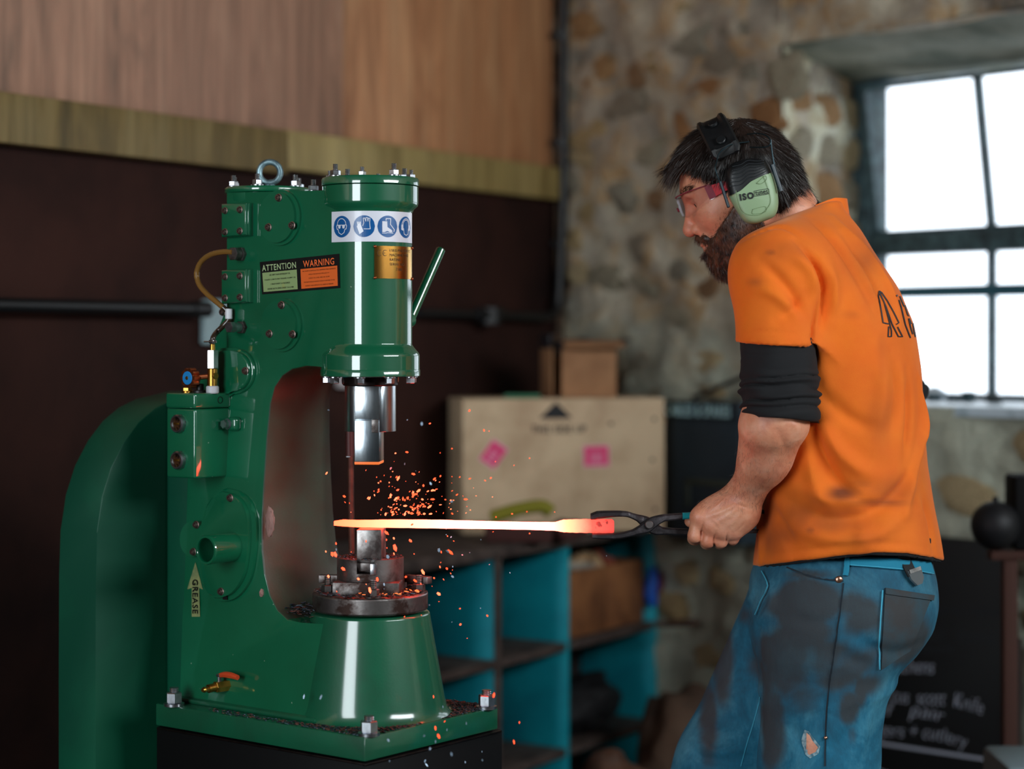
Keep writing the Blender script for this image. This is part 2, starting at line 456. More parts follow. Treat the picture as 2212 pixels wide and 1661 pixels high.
def stone(t_, z_, rt, rz_, mi, rough=0.02):
    me = rocks[len(placed) % 6]
    o = bpy.data.objects.new('stone', me); COL.objects.link(o); o.parent = wb
    p = B(t_, -0.007, z_) - CO
    o.matrix_local = Matrix.Translation(p) @ RB.to_4x4() @ Matrix.Rotation(random.uniform(-0.3, 0.3), 4, 'Y') @ Matrix.Diagonal((rt, rough, rz_, 1))
    o.material_slots[0].link = 'OBJECT'; o.material_slots[0].material = st_m[mi]
    placed.append((t_, z_, rt, rz_))
def stone_px(px, py, wx, wy, mi, rough=0.020):
    t_ = tB(px); p = B(t_, 0, 0); stone(t_, zat(py, p.y), wx / 2 / F * p.y / 0.79, wy / 2 / F * p.y, mi, rough)
for args in [(1265, 50, 80, 75, 0), (1285, 155, 120, 60, 0), (1420, 130, 60, 55, 1), (1370, 20, 60, 40, 5), (1470, 18, 60, 30, 5), (1372, 165, 45, 60, 2), (1530, 195, 90, 70, 7), (1480, 265, 50, 80, 7),
             (1275, 290, 110, 60, 1), (1290, 345, 120, 55, 5), (1400, 330, 90, 60, 3), (1545, 235, 60, 50, 5), (1660, 250, 80, 90, 7), (1700, 160, 90, 110, 3), (1275, 455, 60, 50, 1), (1345, 420, 60, 80, 4),
             (1420, 430, 60, 50, 2), (1240, 520, 50, 60, 1), (1310, 600, 90, 60, 3), (1250, 590, 60, 50, 5), (1400, 540, 100, 70, 6), (1500, 90, 110, 80, 4), (1590, 60, 100, 60, 4), (1350, 230, 130, 60, 6),
             (1470, 580, 70, 60, 4), (1530, 620, 60, 50, 2), (1560, 130, 90, 60, 6), (1400, 620, 90, 40, 3), (1620, 150, 60, 60, 4), (1235, 200, 50, 60, 4), (1235, 390, 60, 50, 4)]:
    stone_px(*args)
for _ in range(900):
    if len(placed) > 150: break
    t_ = random.uniform(0.03, 2.3); z_ = random.uniform(0.05, 2.8)
    rt = random.uniform(0.03, 0.095); rz_ = random.uniform(0.025, 0.06)
    if TW0 - 0.11 < t_ < TW1 + 0.11 and z_ > ZS - 0.07: continue
    if any(abs(t_ - a) < (rt + c_) * 1.02 and abs(z_ - b_) < (rz_ + d_) * 1.02 for a, b_, c_, d_ in placed): continue
    low = z_ < 1.35
    stone(t_, z_, rt, rz_, random.choice([3, 3, 5, 1, 5] if low else [0, 1, 4, 6, 2, 3, 4]), 0.014 if low else 0.019)
# stones of the window jamb
for z_ in np.arange(ZS + 0.07, ZL - 0.06, 0.115):
    for k in range(3):
        f_ = (k + 0.5) / 3; t_ = TW0 + (TWi - TW0) * f_
        me = rocks[(len(placed) + k) % 6]; o = bpy.data.objects.new('stone', me); COL.objects.link(o); o.parent = wb
        p = B(t_ + 0.002, -0.44 * f_, z_ + random.uniform(-0.02, 0.02)) - CO
        o.matrix_local = Matrix.Translation(p) @ RB.to_4x4() @ Matrix.Diagonal((0.016, random.uniform(0.05, 0.075), random.uniform(0.035, 0.05), 1))
        o.material_slots[0].link = 'OBJECT'; o.material_slots[0].material = st_m[random.choice([5, 5, 3, 1, 0])]
        placed.append((t_, z_, 0, 0))

# ---- window
glass = NT('window_glass')
tr = glass.n.new('ShaderNodeBsdfTransparent'); gl = glass.n.new('ShaderNodeBsdfGlossy'); mx = glass.n.new('ShaderNodeMixShader')
gl.inputs['Roughness'].default_value = 0.05; mx.inputs[0].default_value = 0.05
glass.link(tr.outputs[0], mx.inputs[1]); glass.link(gl.outputs[0], mx.inputs[2]); glass.link(mx.outputs[0], glass.out.inputs[0])
glass = glass.m
win = tag(empty('window_1', B(TWi, -0.42, ZS)), kind='structure')
OW = -0.42
zt = 2.03; zm = 1.60; zb = ZS + 0.008
def wb_(name, t0, t1, z0, z1, o0=OW - 0.02, o1=OW + 0.02, mat=frame_m, bev=0.003, par=win): return wbox(name, B, RB, t0, t1, o0, o1, z0, z1, mat, par, bev)
wb_('window_frame', TWi - 0.01, tl, zb, zt, OW - 0.04, OW + 0.03)                      # left jamb
wb_('window_frame', tr_, tr_ + 0.06, zb, zt, OW - 0.04, OW + 0.03)
wb_('window_frame', TWi, tr_ + 0.06, zt - 0.006, zt + 0.03, OW - 0.04, OW + 0.03)
wb_('window_frame', TWi, tr_ + 0.06, zb - 0.01, zb + 0.012, OW - 0.04, OW + 0.03)
wb_('transom', tl - 0.01, tr_ + 0.02, zm - 0.028, zm + 0.024, OW - 0.035, OW + 0.035)
for tq in (tm, tm2): wb_('muntin', tq - 0.007, tq + 0.007, zb, zm - 0.02, OW - 0.015, OW + 0.015)
wb_('security_bar', tl - 0.05, tr_ + 0.05, 1.458, 1.488, OW + 0.07, OW + 0.078, pbr('painted_steel_bar', (44, 96, 112), 0.5))
for t0, t1 in ((tl, tm), (tm, tm2), (tm2, tr_)):
    wb_('pane', t0, t1, zb, zm - 0.02, OW - 0.002, OW + 0.002, glass, 0)
# upper sash, hinged at its foot and tipped into the room
sash_h = zt - 0.012 - (zm + 0.026); tilt = math.asin(0.06 / sash_h)
base = B(0, OW, zm + 0.026)
def sash(t_, up, o=0.0):
    return B(t_, OW + math.sin(tilt) * up + o * math.cos(tilt), zm + 0.026 + up * math.cos(tilt) - o * math.sin(tilt))
def sash_bar(name, t0, t1, u0, u1, o0, o1, mat):
    V = [sash(t, u, o) - win.location for u in (u0, u1) for o in (o0, o1) for t in (t0, t1)]
    return pyd(name, V, [(0, 1, 3, 2), (4, 6, 7, 5), (0, 4, 5, 1), (2, 3, 7, 6), (0, 2, 6, 4), (1, 5, 7, 3)], mat, win)
sash_bar('sash_frame', tl - 0.004, tl + 0.012, 0, sash_h, -0.012, 0.012, frame_m)
sash_bar('sash_frame', tr_ - 0.012, tr_ + 0.004, 0, sash_h, -0.012, 0.012, frame_m)
sash_bar('sash_frame', tl, tr_, sash_h - 0.012, sash_h, -0.012, 0.012, frame_m)
sash_bar('sash_frame', tl, tr_, 0, 0.012, -0.012, 0.012, frame_m)
for tq in (tm, tm2): sash_bar('muntin', tq - 0.008, tq + 0.008, 0, sash_h, -0.012, 0.012, frame_m)
for t0, t1 in ((tl, tm), (tm, tm2), (tm2, tr_)): sash_bar('pane', t0, t1, 0, sash_h, -0.002, 0.002, glass)
portal = area('window_portal', B((tl + tr_) / 2, OW - 0.08, 1.62), B((tl + tr_) / 2, OW + 1, 1.62), 1.3, 0.95, 1, (1, 1, 1))
portal.data.cycles.is_portal = True

# ---- conduits
cd = empty('conduit_pipe', A(0.05, 0.05, 1.415))
tag(cd, 'black metal conduit running along the boarded wall and up the corner', 'pipe')
bm = bmesh.new()
corner_t = 0.06
pts = [A(tA(905, 0.04), 0.04, 1.418), A(0.14, 0.04, 1.414)] + spline([A(0.14, 0.04, 1.414), A(0.075, 0.04, 1.43), A(0.055, 0.04, 1.50)], 6)[1:] + [A(0.035, 0.04, 1.75), A(0.03, 0.04, 2.95)]
tube(bm, [Vector(p) - cd.location for p in pts], 0.012, 14); bo('pipe', bm, dark_metal, cd)
bm = bmesh.new(); p = A(tA(1055, 0.04), 0.045, 1.418) - cd.location; d_ = UA * 0.03
cyl(bm, p - Vector((0, 0, 0.028)), p + Vector((0, 0, 0.02)), 0.03, 18, 0.003); cyl(bm, p - d_ * 2, p + d_ * 2, 0.017, 16)
bo('junction_box', bm, dark_metal, cd)
for zc in (1.62, 1.9, 2.2):
    bm = bmesh.new(); q = A(0.034, 0.03, zc) - cd.location; cyl(bm, q - Vector((0, 0, .008)), q + Vector((0, 0, .008)), 0.017, 14); box(bm, q - NA * 0.012, (0.05, 0.012, 0.016), 0.001, RA); bo('saddle_clip', bm, dark_metal, cd)
cd2 = empty('conduit_pipe', A(tA(440, 0.04), 0.04, 1.415))
tag(cd2, 'thick black conduit end sticking out at the left, before the pale socket plate', 'pipe')
bm = bmesh.new(); tube(bm, [A(tA(448, 0.05), 0.05, 1.417) - cd2.location, A(3.4, 0.05, 1.420) - cd2.location], 0.0145, 16); bo('pipe', bm, dark_metal, cd2)
bm = bmesh.new(); tube(bm, [A(tA(449, 0.05), 0.05, 1.417) - cd2.location, A(tA(415, 0.05), 0.05, 1.417) - cd2.location], 0.0175, 16); bo('coupling', bm, dark_metal, cd2)
# pale plate behind the hammer
pp = A(tA(468), 0.012, 1.39); bm = bmesh.new(); box(bm, (0, 0, 0), (0.12, 0.02, 0.10), 0.006, RA)
tag(bo('wall_plate', bm, pbr('pale_plastic', (150, 172, 176), 0.5), None, pp), 'pale blue-grey plate on the dark boards behind the hammer', 'plate')
pp = A(tA(733), 0.02, 1.26); bm = bmesh.new(); box(bm, (0, 0, 0), (0.05, 0.03, 0.05), 0.006, RA)
tag(bo('socket_box', bm, pbr('pale_socket', (200, 190, 190), 0.5), None, pp), 'small white socket box on the boards, seen past the hammer throat', 'socket')
# ragged edge strip in the corner
t = bmesh.new()
for k in range(34):
    z_ = 1.2 + k * 0.052; w = random.uniform(0.012, 0.03)
    box(t, B(0.012 + w / 2, 0.012, z_) - B(0, 0, 1.2), (w, random.uniform(.015, .03), 0.05), 0.004, RB)
tag(bo('trim_1', t, pbr('ragged_timber', (98, 74, 54), 0.9, var=(20, (40, 30, 26), 0.4, 0.6)), None, B(0, 0, 1.2)), kind='structure')
# ------------------------------------------------------------------ power hammer
TH = math.radians(38); EX = Vector((math.cos(TH), -math.sin(TH), 0)); EY = Vector((math.sin(TH), math.cos(TH), 0))
HO = Vector((-0.2135, 3.0, 0))
ham = empty('power_hammer', HO, -TH)
tag(ham, 'green self-contained power hammer with safety stickers and brass plate', 'power hammer')
def S(px, py, yl):
    """machine coordinates of the point of the plane y = yl seen at a photo position"""
    d = Vector(((px - CX) / F, 1, -(py - HY) / F)); o = Vector((0, 0, CAMZ)) - HO
    k = (yl - o.dot(EY)) / d.dot(EY); p = o + d * k
    return Vector((p.dot(EX), p.dot(EY), p.z))
def Zc(py, d=3.0): return CAMZ - (py - HY) / F * d

# paint
t = NT('green_machine_paint')
n1 = t.noise(5, 5, 0.6, 0.3); n2 = t.noise(170, 3, 0.6)
c = t.mix(t.ramp(n1, [(0.35, (0, 0, 0)), (0.7, (1, 1, 1))]), lin((0, 88, 56)), lin((0, 100, 66)))
spk = t.noise(95, 2, 0.5)
c = t.mix(t.ramp(spk, [(0.765, (0, 0, 0)), (0.79, (1, 1, 1))]), c, lin((150, 170, 150)))
t.link(c, t.b.inputs['Base Color']); t.set(Roughness=0.45); t.b.inputs['Specular IOR Level'].default_value = 0.3; t.b.inputs['Coat Weight'].default_value = 1.0; t.b.inputs['Coat IOR'].default_value = 1.85; t.b.inputs['Coat Roughness'].default_value = 0.06
t.bump(n2, 0.10, 0.001); green = t.m
t = NT('green_paint_dulled')     # oily, sooted paint low on the machine
n1 = t.noise(7, 5, 0.6, 0.6); n2 = t.noise(260, 3, 0.6)
c = t.mix(t.ramp(n1, [(0.42, (0, 0, 0)), (0.72, (1, 1, 1))]), lin((0, 90, 60)), lin((14, 74, 50)))
t.link(c, t.b.inputs['Base Color']); t.set(Roughness=0.5); t.b.inputs['Specular IOR Level'].default_value = 0.3; t.b.inputs['Coat Weight'].default_value = 0.85; t.b.inputs['Coat IOR'].default_value = 1.8; t.b.inputs['Coat Roughness'].default_value = 0.13
t.bump(n2, 0.22, 0.001); green2 = t.m
throat_m = pbr('throat_grey_green', (52, 74, 60), 0.42, var=(9, (58, 56, 44), 0.4, 0.65), bump=(180, 0.2, 0.001))
green3 = pbr('green_guard_paint', (0, 84, 58), 0.5, var=(3, (0, 70, 50), 0.4, 0.6), bump=(200, 0.1, 0.001))
zinc = pbr('zinc_steel', (196, 200, 206), 0.28, 1.0, var=(60, (150, 150, 155), 0.4, 0.7))
dull_steel = pbr('worn_steel', (128, 122, 120), 0.42, 1.0, var=(26, (62, 48, 44), 0.45, 0.62), bump=(70, 0.35, 0.001), rvar=0.6)
steel = pbr('polished_steel', (205, 212, 218), 0.26, 1.0, var=(22, (140, 150, 158), 0.42, 0.6), stretch=(1, 1, 0.22), bump=(90, 0.12, 0.001))
dark_steel = pbr('dark_gland_steel', (48, 38, 36), 0.4, 0.85, var=(40, (22, 16, 16), 0.4, 0.7))
brass = pbr('brass', (198, 152, 70), 0.32, 1.0, var=(30, (150, 104, 44), 0.4, 0.7))
black_m = pbr('black_paint', (8, 8, 9), 0.45)
rusty = pbr('rusty_steel', (92, 56, 44), 0.6, 0.6, var=(30, (50, 28, 22), 0.4, 0.65), bump=(60, 0.4, 0.002))

R0 = 0.063
def hw(z):
    zs = [Zc(1560, 2.9), Zc(1330, 2.95), Zc(820), Zc(800), 2.0]; ws = [0.113, 0.0885, R0, R0, R0]
    return float(np.interp(z, zs, ws))
ZB = [Zc(1330, 2.95), Zc(820)]
def Sd(px, py, extra=0.0):
    z = Zc(py)
    if px is None: return Vector((0.004, -hw(z), z))
    for _ in range(6): p = S(px, py, -hw(z) - extra); z = p.z
    return p
def casting(name, poly, mat, wfac=1.0, dec=0.0, bev=0.008, seg=3):
    bm = bmesh.new(); pts = [Sd(*p) for p in poly]
    a = [bm.verts.new((p.x, -1, p.z)) for p in pts]; b = [bm.verts.new((p.x, 1, p.z)) for p in pts]; n = len(pts)
    bm.faces.new(a); bm.faces.new(b[::-1])
    for k in range(n): bm.faces.new((a[k], b[k], b[(k + 1) % n], a[(k + 1) % n]))
    for z in ZB: bmesh.ops.bisect_plane(bm, geom=bm.verts[:] + bm.edges[:] + bm.faces[:], plane_co=(0, 0, z), plane_no=(0, 0, 1))
    for v in bm.verts: v.co.y = math.copysign(hw(v.co.z) * wfac - dec, v.co.y)
    bmesh.ops.recalc_face_normals(bm, faces=bm.faces[:])
    es = [e for e in bm.edges if max(e.verts[0].co.x, e.verts[1].co.x) < -0.002 and len(e.link_faces) == 2 and e.calc_face_angle(0) > math.radians(35) and abs(e.verts[0].co.y - e.verts[1].co.y) < 0.03]
    bmesh.ops.bevel(bm, geom=es, offset=bev, segments=seg, profile=0.5, affect='EDGES', clamp_overlap=True)
    return bo(name, bm, mat, ham, angle=30)
# one side profile: rear edge, top, arm, throat, table
top = [(489, 414), (700, 414), (742, 414)]
prof_c = [(489, 416), (None, 416), (None, 800), (690, 792), (660, 791), (632, 797), (610, 812), (594, 836), (585, 870), (577, 950), (571, 1040), (567, 1120), (567, 1190),
          (572, 1240), (583, 1285), (600, 1318), (622, 1338), (650, 1345), (None, 1334), (None, 1538), (387, 1535), (388, 1480), (393, 1330), (400, 1180), (404, 1040),
          (410, 960), (420, 880), (432, 820), (489, 800)]
main = casting('frame_casting', prof_c, [green, throat_m])
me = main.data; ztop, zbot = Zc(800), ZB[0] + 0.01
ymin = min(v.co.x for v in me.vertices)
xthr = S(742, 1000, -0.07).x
for p in me.polygons:          # the inside of the throat gets a greyer, darker green
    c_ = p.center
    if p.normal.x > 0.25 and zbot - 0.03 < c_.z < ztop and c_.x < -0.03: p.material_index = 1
hump = casting('rear_housing', [(495, 628), (470, 672), (448, 728), (436, 790), (428, 840), (500, 850), (540, 850), (540, 628)], green, 0.82)

# front cylinder
def lz(*p): return [(r, Zc(y)) for r, y in p]
bm = bmesh.new(); lathe(bm, [(0, Zc(812)), *lz((0.0725, 809), (0.0745, 806), (0.0745, 768), (0.073, 762), (0.066, 750), (R0, 744), (R0, 461), (0.066, 453), (0.0715, 446), (0.0725, 440), (0.0725, 405)), (0, Zc(405))], 96)
bo('front_cylinder', bm, green, ham, angle=50)
bm = bmesh.new(); lathe(bm, [(0, Zc(404.5)), *lz((0.071, 404), (0.0735, 402.5), (0.0735, 389), (0.072, 386)), (0, Zc(386))], 96)
bo('cylinder_head', bm, green, ham, angle=50)
bm = bmesh.new(); lathe(bm, [(0, Zc(813)), *lz((0.073, 813), (0.0752, 811.5), (0.0752, 799), (0.0742, 797)), (0, Zc(797))], 96)
bo('lower_flange', bm, green, ham, angle=50)
# rear cylinder and head
XR = -0.2165
zr = lambda y: Zc(y, 3.133)
bm = bmesh.new(); lathe(bm, [(0, zr(800)), (R0, zr(800)), (R0, zr(440)), (0.0645, zr(436)), (0.0645, zr(421)), (0, zr(421))], 72, (XR, 0)); bo('rear_cylinder', bm, green, ham, angle=50)
bm = bmesh.new(); lathe(bm, [(0, zr(420)), (0.066, zr(420)), (0.0675, zr(418)), (0.0675, zr(409)), (0.066, zr(407)), (0, zr(407))], 72, (XR, 0)); bo('rear_head', bm, green, ham, angle=50)
# web on top between the cylinders
bm = bmesh.new(); box(bm, (-0.11, 0, Zc(427)), (0.14, 0.104, Zc(412) - Zc(442)), 0.006, seg=3); bo('top_web', bm, green, ham)
# cone under the anvil
zb_ = Zc(1560, 2.9)
ZP = 0.790
bm = bmesh.new(); lathe(bm, [(0, ZP - 0.002), (0.124, ZP - 0.002), (0.1195, ZP + 0.002), (0.1155, ZP + 0.008), (0.113, ZP + 0.018), (0.0895, ZB[0] - 0.002), (0.087, ZB[0]), (0, ZB[0])], 96); bo('anvil_pedestal', bm, green2, ham, angle=50)
# skirt where the body meets the plate
bm = bmesh.new(); prism(bm, [(-0.30, -0.122), (0.0, -0.122), (0.0, 0.122), (-0.30, 0.122)], ZP - 0.001, ZP + 0.008, bev=0.005); bo('casting_foot', bm, green2, ham)
# base plate
bm = bmesh.new(); box(bm, ((-0.309 + 0.126) / 2, 0, ZP - 0.017), (0.435, 0.302, 0.034), 0.0025); bo('base_plate', bm, green2, ham)

# fasteners
def fast(name, hr, hh, stud_r=0.0, stud_h=0.0, wash=0.0, wt=0.002, rot=0.3):
    bm = bmesh.new(); z = 0
    if wash: cyl(bm, (0, 0, 0), (0, 0, wt), wash, 20); z = wt
    hexprism(bm, (0, 0), hr, hh, z, rot)
    if stud_h:
        pts = []; n = int(stud_h / 0.0012)
        pts = [(0, 0, z + hh + k * stud_h / n) for k in range(n + 1)]
        tube(bm, pts, [stud_r * (1.0 if k % 2 else 0.88) for k in range(n + 1)], 14)
    return bm_mesh(name, bm, 30)
nut_top = fast('stud_nut', 0.0078, 0.008, 0.0038, 0.009, 0.0095, 0.0016)
nut_small = fast('stud_nut', 0.006, 0.006, 0.003, 0.0065)
nut_base = fast('foundation_nut', 0.0128, 0.017, 0.0075, 0.007, 0.0158, 0.004, 0.15)
bolt_low = fast('flange_bolt', 0.0072, 0.0085, 0, 0, 0.0085, 0.0015)
bm = bmesh.new(); lathe(bm, [(0.0, 0), (0.0062, 0), (0.0062, 0.0012), (0.005, 0.0016), (0.005, 0.0042), (0.0042, 0.0052), (0.0022, 0.0052), (0.0020, 0.0028), (0, 0.0028)], 18); screw = bm_mesh('screw', bm, 30)
screw_m = pbr('dull_screw', (150, 130, 125), 0.35, 1.0)
for m_ in (nut_top, nut_small, nut_base, bolt_low): m_.materials.append(zinc)
screw.materials.append(screw_m)
def inst(name, me, p, rot=(0, 0, 0), parent=None, s=1.0):
    o = bpy.data.objects.new(name, me); COL.objects.link(o); o.parent = parent or ham; o.location = p; o.rotation_euler = rot; o.scale = (s,) * 3; return o
SIDE = (PI / 2, 0, 0)
for k in range(8):
    a = math.radians(-14 + 45 * k); inst('head_nut', nut_top if k % 2 == 0 else nut_small, (0.0625 * math.cos(a), 0.0625 * math.sin(a), Zc(386)), (0, 0, random.random()))
for a in (-98, -72): pass
for a in (-155, -118, -62, 4, 75, 130): inst('head_nut', nut_top, (XR + 0.056 * math.cos(math.radians(a)), 0.056 * math.sin(math.radians(a)), zr(407)), (0, 0, random.random()))
for px in (775,): pass
inst('head_nut', nut_top, (*S(677, 414, -0.03)[:2], Zc(411)), (0, 0, .4)); inst('head_nut', nut_small, (*S(652, 414, 0.02)[:2], Zc(411)))
for k in range(8):
    a = math.radians(-142 + 40 * k); o = inst('flange_bolt', bolt_low, (0.0655 * math.cos(a), 0.0655 * math.sin(a), Zc(813)), (PI, 0, random.random()))
# eyebolt
bm = bmesh.new(); ring = [Vector((0.0165 * math.cos(2 * PI * k / 32), 0, 0.0165 * math.sin(2 * PI * k / 32))) for k in range(32)]
bmr = bmesh.new(); rs = []
for k, p in enumerate(ring):
    n_ = p.normalized(); rs.append([bm.verts.new(p + n_ * 0.0048 * math.cos(2 * PI * j / 12) + Vector((0, 0.0048 * math.sin(2 * PI * j / 12), 0))) for j in range(12)])
for k in range(32):
    for j in range(12): bm.faces.new((rs[k][j], rs[k][(j + 1) % 12], rs[(k + 1) % 32][(j + 1) % 12], rs[(k + 1) % 32][j]))
bmr.free()
cyl(bm, (0, 0, -0.026), (0, 0, -0.018), 0.0085, 18, 0.002)
bo('eyebolt', bm, pbr('galvanised_eyebolt', (150, 178, 186), 0.45, 0.8, var=(80, (100, 122, 130), 0.4, 0.6)), ham, (XR + 0.004, 0, zr(407) + 0.025), (0, 0, math.radians(40)))

# round covers on the side of the frame
def side_disc(name, px, py, r, th, mat=green, y0=-R0, bev=0.0025, rx=None):
    c_ = S(px, py, y0); bm = bmesh.new()
    poly = [(c_.x + (rx or r) * math.cos(2 * PI * k / 56), c_.z + r * math.sin(2 * PI * k / 56)) for k in range(56)]
    prism(bm, poly, y0 - th, y0 + 0.002, 'y', bev); return bo(name, bm, mat, ham)
def side_poly(name, pts, th, y0, mat=green, bev=0.003, seg=2, smooth=0):
    P = [S(px, py, y0) for px, py in pts]
    if smooth:
        P = spline([*P, P[0]], smooth)[:-1]
    bm = bmesh.new(); prism(bm, [(p.x, p.z) for p in P], y0 - th, y0 + 0.004, 'y', bev, seg); return bo(name, bm, mat, ham)
for px, py, r, bl in ((605, 470, 0.0385, [(603, 427), (581, 491), (632, 487)]), (609, 702, 0.0365, [(609, 659), (583, 721), (633, 722)])):
    side_disc('cover_boss', px + 3, py, r + 0.004, 0.004, y0=-R0, bev=0.003)
    cv = side_disc('round_cover', px, py, r, 0.009)
    for b in bl: inst('cover_screw', screw, S(b[0], b[1], -R0 - 0.009), SIDE)
for y0_, y1_ in ((441, 512), (584, 656)):
    side_poly('cover_boss', [(487, y0_ + 1), (547, y0_ - 2), (547, y1_ - 3), (487, y1_)], 0.010, -R0, green, 0.004, 3)
    side_poly('square_cover', [(482, y0_), (536, y0_ - 2), (536, y1_ - 4), (482, y1_ + 1)], 0.005, -R0 - 0.009, green, 0.0035, 3)
    for px, dy in ((487, 14), (519, 12)):
        for q in (0, 46): inst('cover_screw', screw, S(px, y0_ + dy + q, -R0 - 0.014), SIDE, s=0.9)
# D shaped cover above the oil tank
side_poly('cover_boss', [(478, 752), (515, 752), (540, 764), (552, 790), (550, 822), (532, 846), (500, 852), (478, 852)], 0.006, -R0, green, 0.004, 3, 3)
side_poly('rounded_cover', [(479, 758), (512, 758), (534, 769), (544, 790), (543, 818), (528, 840), (500, 846), (479, 846)], 0.008, -R0 - 0.005, green, 0.003, 3, 3)
inst('cover_screw', screw, S(531, 801, -R0 - 0.013), SIDE)
# large lower cover with shaft stub
yl = -hw(Zc(1180)) ; 
def lean(o, y0, zref):   # lay a piece onto the sloping side plane
    sl = (hw(zref - 0.1) - hw(zref + 0.1)) / 0.2
    for v in o.data.vertices: v.co.y += (v.co.z - zref) * sl
    return o
zl = S(490, 1180, yl).z
lean(side_poly('cover_boss', [(486, 1054), (524, 1066), (549, 1098), (558, 1150), (556, 1215), (546, 1258), (520, 1290), (488, 1296), (462, 1280), (446, 1230), (440, 1160), (450, 1085)], 0.006, yl, green, 0.005, 3, 4), yl, zl)
lean(side_poly('crank_cover', [(480, 1061), (516, 1073), (537, 1104), (545, 1150), (543, 1215), (534, 1252), (512, 1281), (484, 1288), (460, 1274), (446, 1225), (441, 1160), (452, 1090)], 0.011, yl - 0.003, green, 0.003, 2, 4), yl, zl)
lean(side_disc('bearing_cover', 424, 1163, 0.0275, 0.010, y0=yl), yl, zl)
for px, py in ((492, 1076), (483, 1277), (419, 1134), (416, 1192)): 
    p = S(px, py, yl - 0.014); p.y = -hw(p.z) - (0.013 if px > 450 else 0.010); inst('cover_screw', screw, p, SIDE)
c_ = S(507, 1181, yl - 0.008)
bm = bmesh.new(); lathe(bm, [(0.0175, -0.002), (0.0225, -0.002), (0.0225, 0.059), (0.0215, 0.061), (0.0185, 0.061), (0.0175, 0.059), (0.0175, 0.02), (0, 0.02)], 40)
bo('shaft_sleeve', bm, green, ham, c_, SIDE, 50)
bm = bmesh.new(); prism(bm, [(-0.0035, 0), (0.0035, 0), (0.001, -0.03), (0.004, -0.06), (-0.006, -0.06), (-0.001, -0.03)], 0, 0.0004, 'z'); 
bo('grease_streak', bm, black_m, ham, S(487, 1211, yl - 0.0146), SIDE)
# body fittings: clamp lug beside the tank
p = S(507, 915, -hw(Zc(915))); bm = bmesh.new(); box(bm, p + Vector((0.004, -0.006, 0)), (0.022, 0.014, 0.021), 0.005, seg=3); bo('mounting_lug', bm, green, ham)
inst('lug_bolt', bolt_low, p + Vector((-0.002, -0.013, 0.0)), SIDE)

# oil tank
xf = S(493, 950, -hw(Zc(950))).x; y_in = -hw(Zc(950)) + 0.004; y_out = y_in - 0.074; xl = xf - 0.0635
pz = lambda py: S(432, py, y_out).z
tk = bmesh.new(); box(tk, ((xf + xl) / 2, (y_in + y_out) / 2, (pz(884) + pz(1035)) / 2), (xf - xl, y_in - y_out, pz(884) - pz(1035)), 0.0035, seg=3)
tank = bo('oil_tank', tk, green, ham)
tk = bmesh.new(); box(tk, ((xf + xl) / 2, (y_in + y_out) / 2, (pz(850) + pz(883)) / 2), (xf - xl + 0.002, y_in - y_out + 0.002, pz(850) - pz(883)), 0.0035, seg=3); bo('tank_lid', tk, green, ham)
sg_glass = pbr('sight_glass_amber', (70, 44, 26), 0.08, coat=1.0, var=(120, (12, 10, 8), 0.45, 0.6))
for py in (915, 994):
    c_ = S(388, py, y_out); bm = bmesh.new(); lathe(bm, [(0.010, 0), (0.0142, 0), (0.0142, 0.006), (0.0125, 0.008), (0.0108, 0.008), (0.0102, 0.005), (0.0102, 0.0)], 32)
    hexprism(bm, (0, 0), 0.0152, 0.0035, -0.0005, 0.2)
    sgo = bo('sight_glass', bm, zinc, ham, c_, SIDE, 30)
    bm = bmesh.new(); lathe(bm, [(0, 0.001), (0.0102, 0.001), (0.0102, 0.0045), (0.006, 0.006), (0, 0.0062)], 28); bo('lens', bm, sg_glass, sgo)
    bm = bmesh.new(); box(bm, (0, 0, 0.0066), (0.012, 0.003, 0.0008), 0.0003); bo('level_mark', bm, brass, sgo)
bm = bmesh.new(); lathe(bm, [(0.0045, 0), (0.0055, 0), (0.0055, 0.0008), (0.0045, 0.0008)], 24)
p = Vector((xf + 0.001, y_out + 0.052, pz(866))); bo('lid_plug', bm, black_m, ham, p, (0, PI / 2, 0))
inst('tank_bolt', fast('tank_bolt', 0.0072, 0.006, 0, 0, 0.008), (xl + 0.014, y_out + 0.03, pz(850)), (0, 0, 0.2)).data.materials.append(brass)
# valve, knob and sight feed on the tank
def T(px, py): return S(px, py, (y_in + y_out) / 2 + 0.004)
bm = bmesh.new(); a = T(459, 846); b = T(459, 815); cyl(bm, a - Vector((0, 0, .003)), a + Vector((0, 0, 0.009)), 0.0098, 18, 0.0015); fit1 = bo('valve_collar', bm, pbr('white_nylon', (200, 200, 205), 0.5), ham)
bm = bmesh.new(); cyl(bm, T(459, 842), T(459, 796), 0.0078, 20, 0.001); cyl(bm, T(459, 812) - Vector((0, 0, 0)), T(467, 812), 0.006, 8, 0.001); cyl(bm, T(459, 800), T(459, 744), 0.0042, 12); bo('valve_body', bm, brass, ham)
bm = bmesh.new(); p = T(459, 796); hexprism(bm, (p.x, p.y), 0.0092, T(459, 756).z - p.z, p.z, 0.45, 0.06); bo('hex_coupling', bm, pbr('bright_hex', (225, 225, 230), 0.25, 1.0), ham)
bm = bmesh.new(); cyl(bm, T(459, 745), T(459, 728), 0.0034, 12); bo('hose_barb', bm, brass, ham)
bm = bmesh.new(); p = T(460, 738); cyl(bm, p - Vector((0, 0, .0022)), p + Vector((0, 0, .0022)), 0.0062, 16, .0008); box(bm, p + Vector((0.004, -0.006, 0)), (0.010, 0.004, 0.006), 0.001); cyl(bm, p + Vector((-0.012, -0.007, 0)), p + Vector((0.014, -0.007, 0)), 0.0012, 8); bo('hose_clip', bm, zinc, ham)
kp = T(432, 816) + Vector((0, -0.02, 0)); bm = bmesh.new()
copper = pbr('copper_knob', (176, 98, 62), 0.35, 1.0)
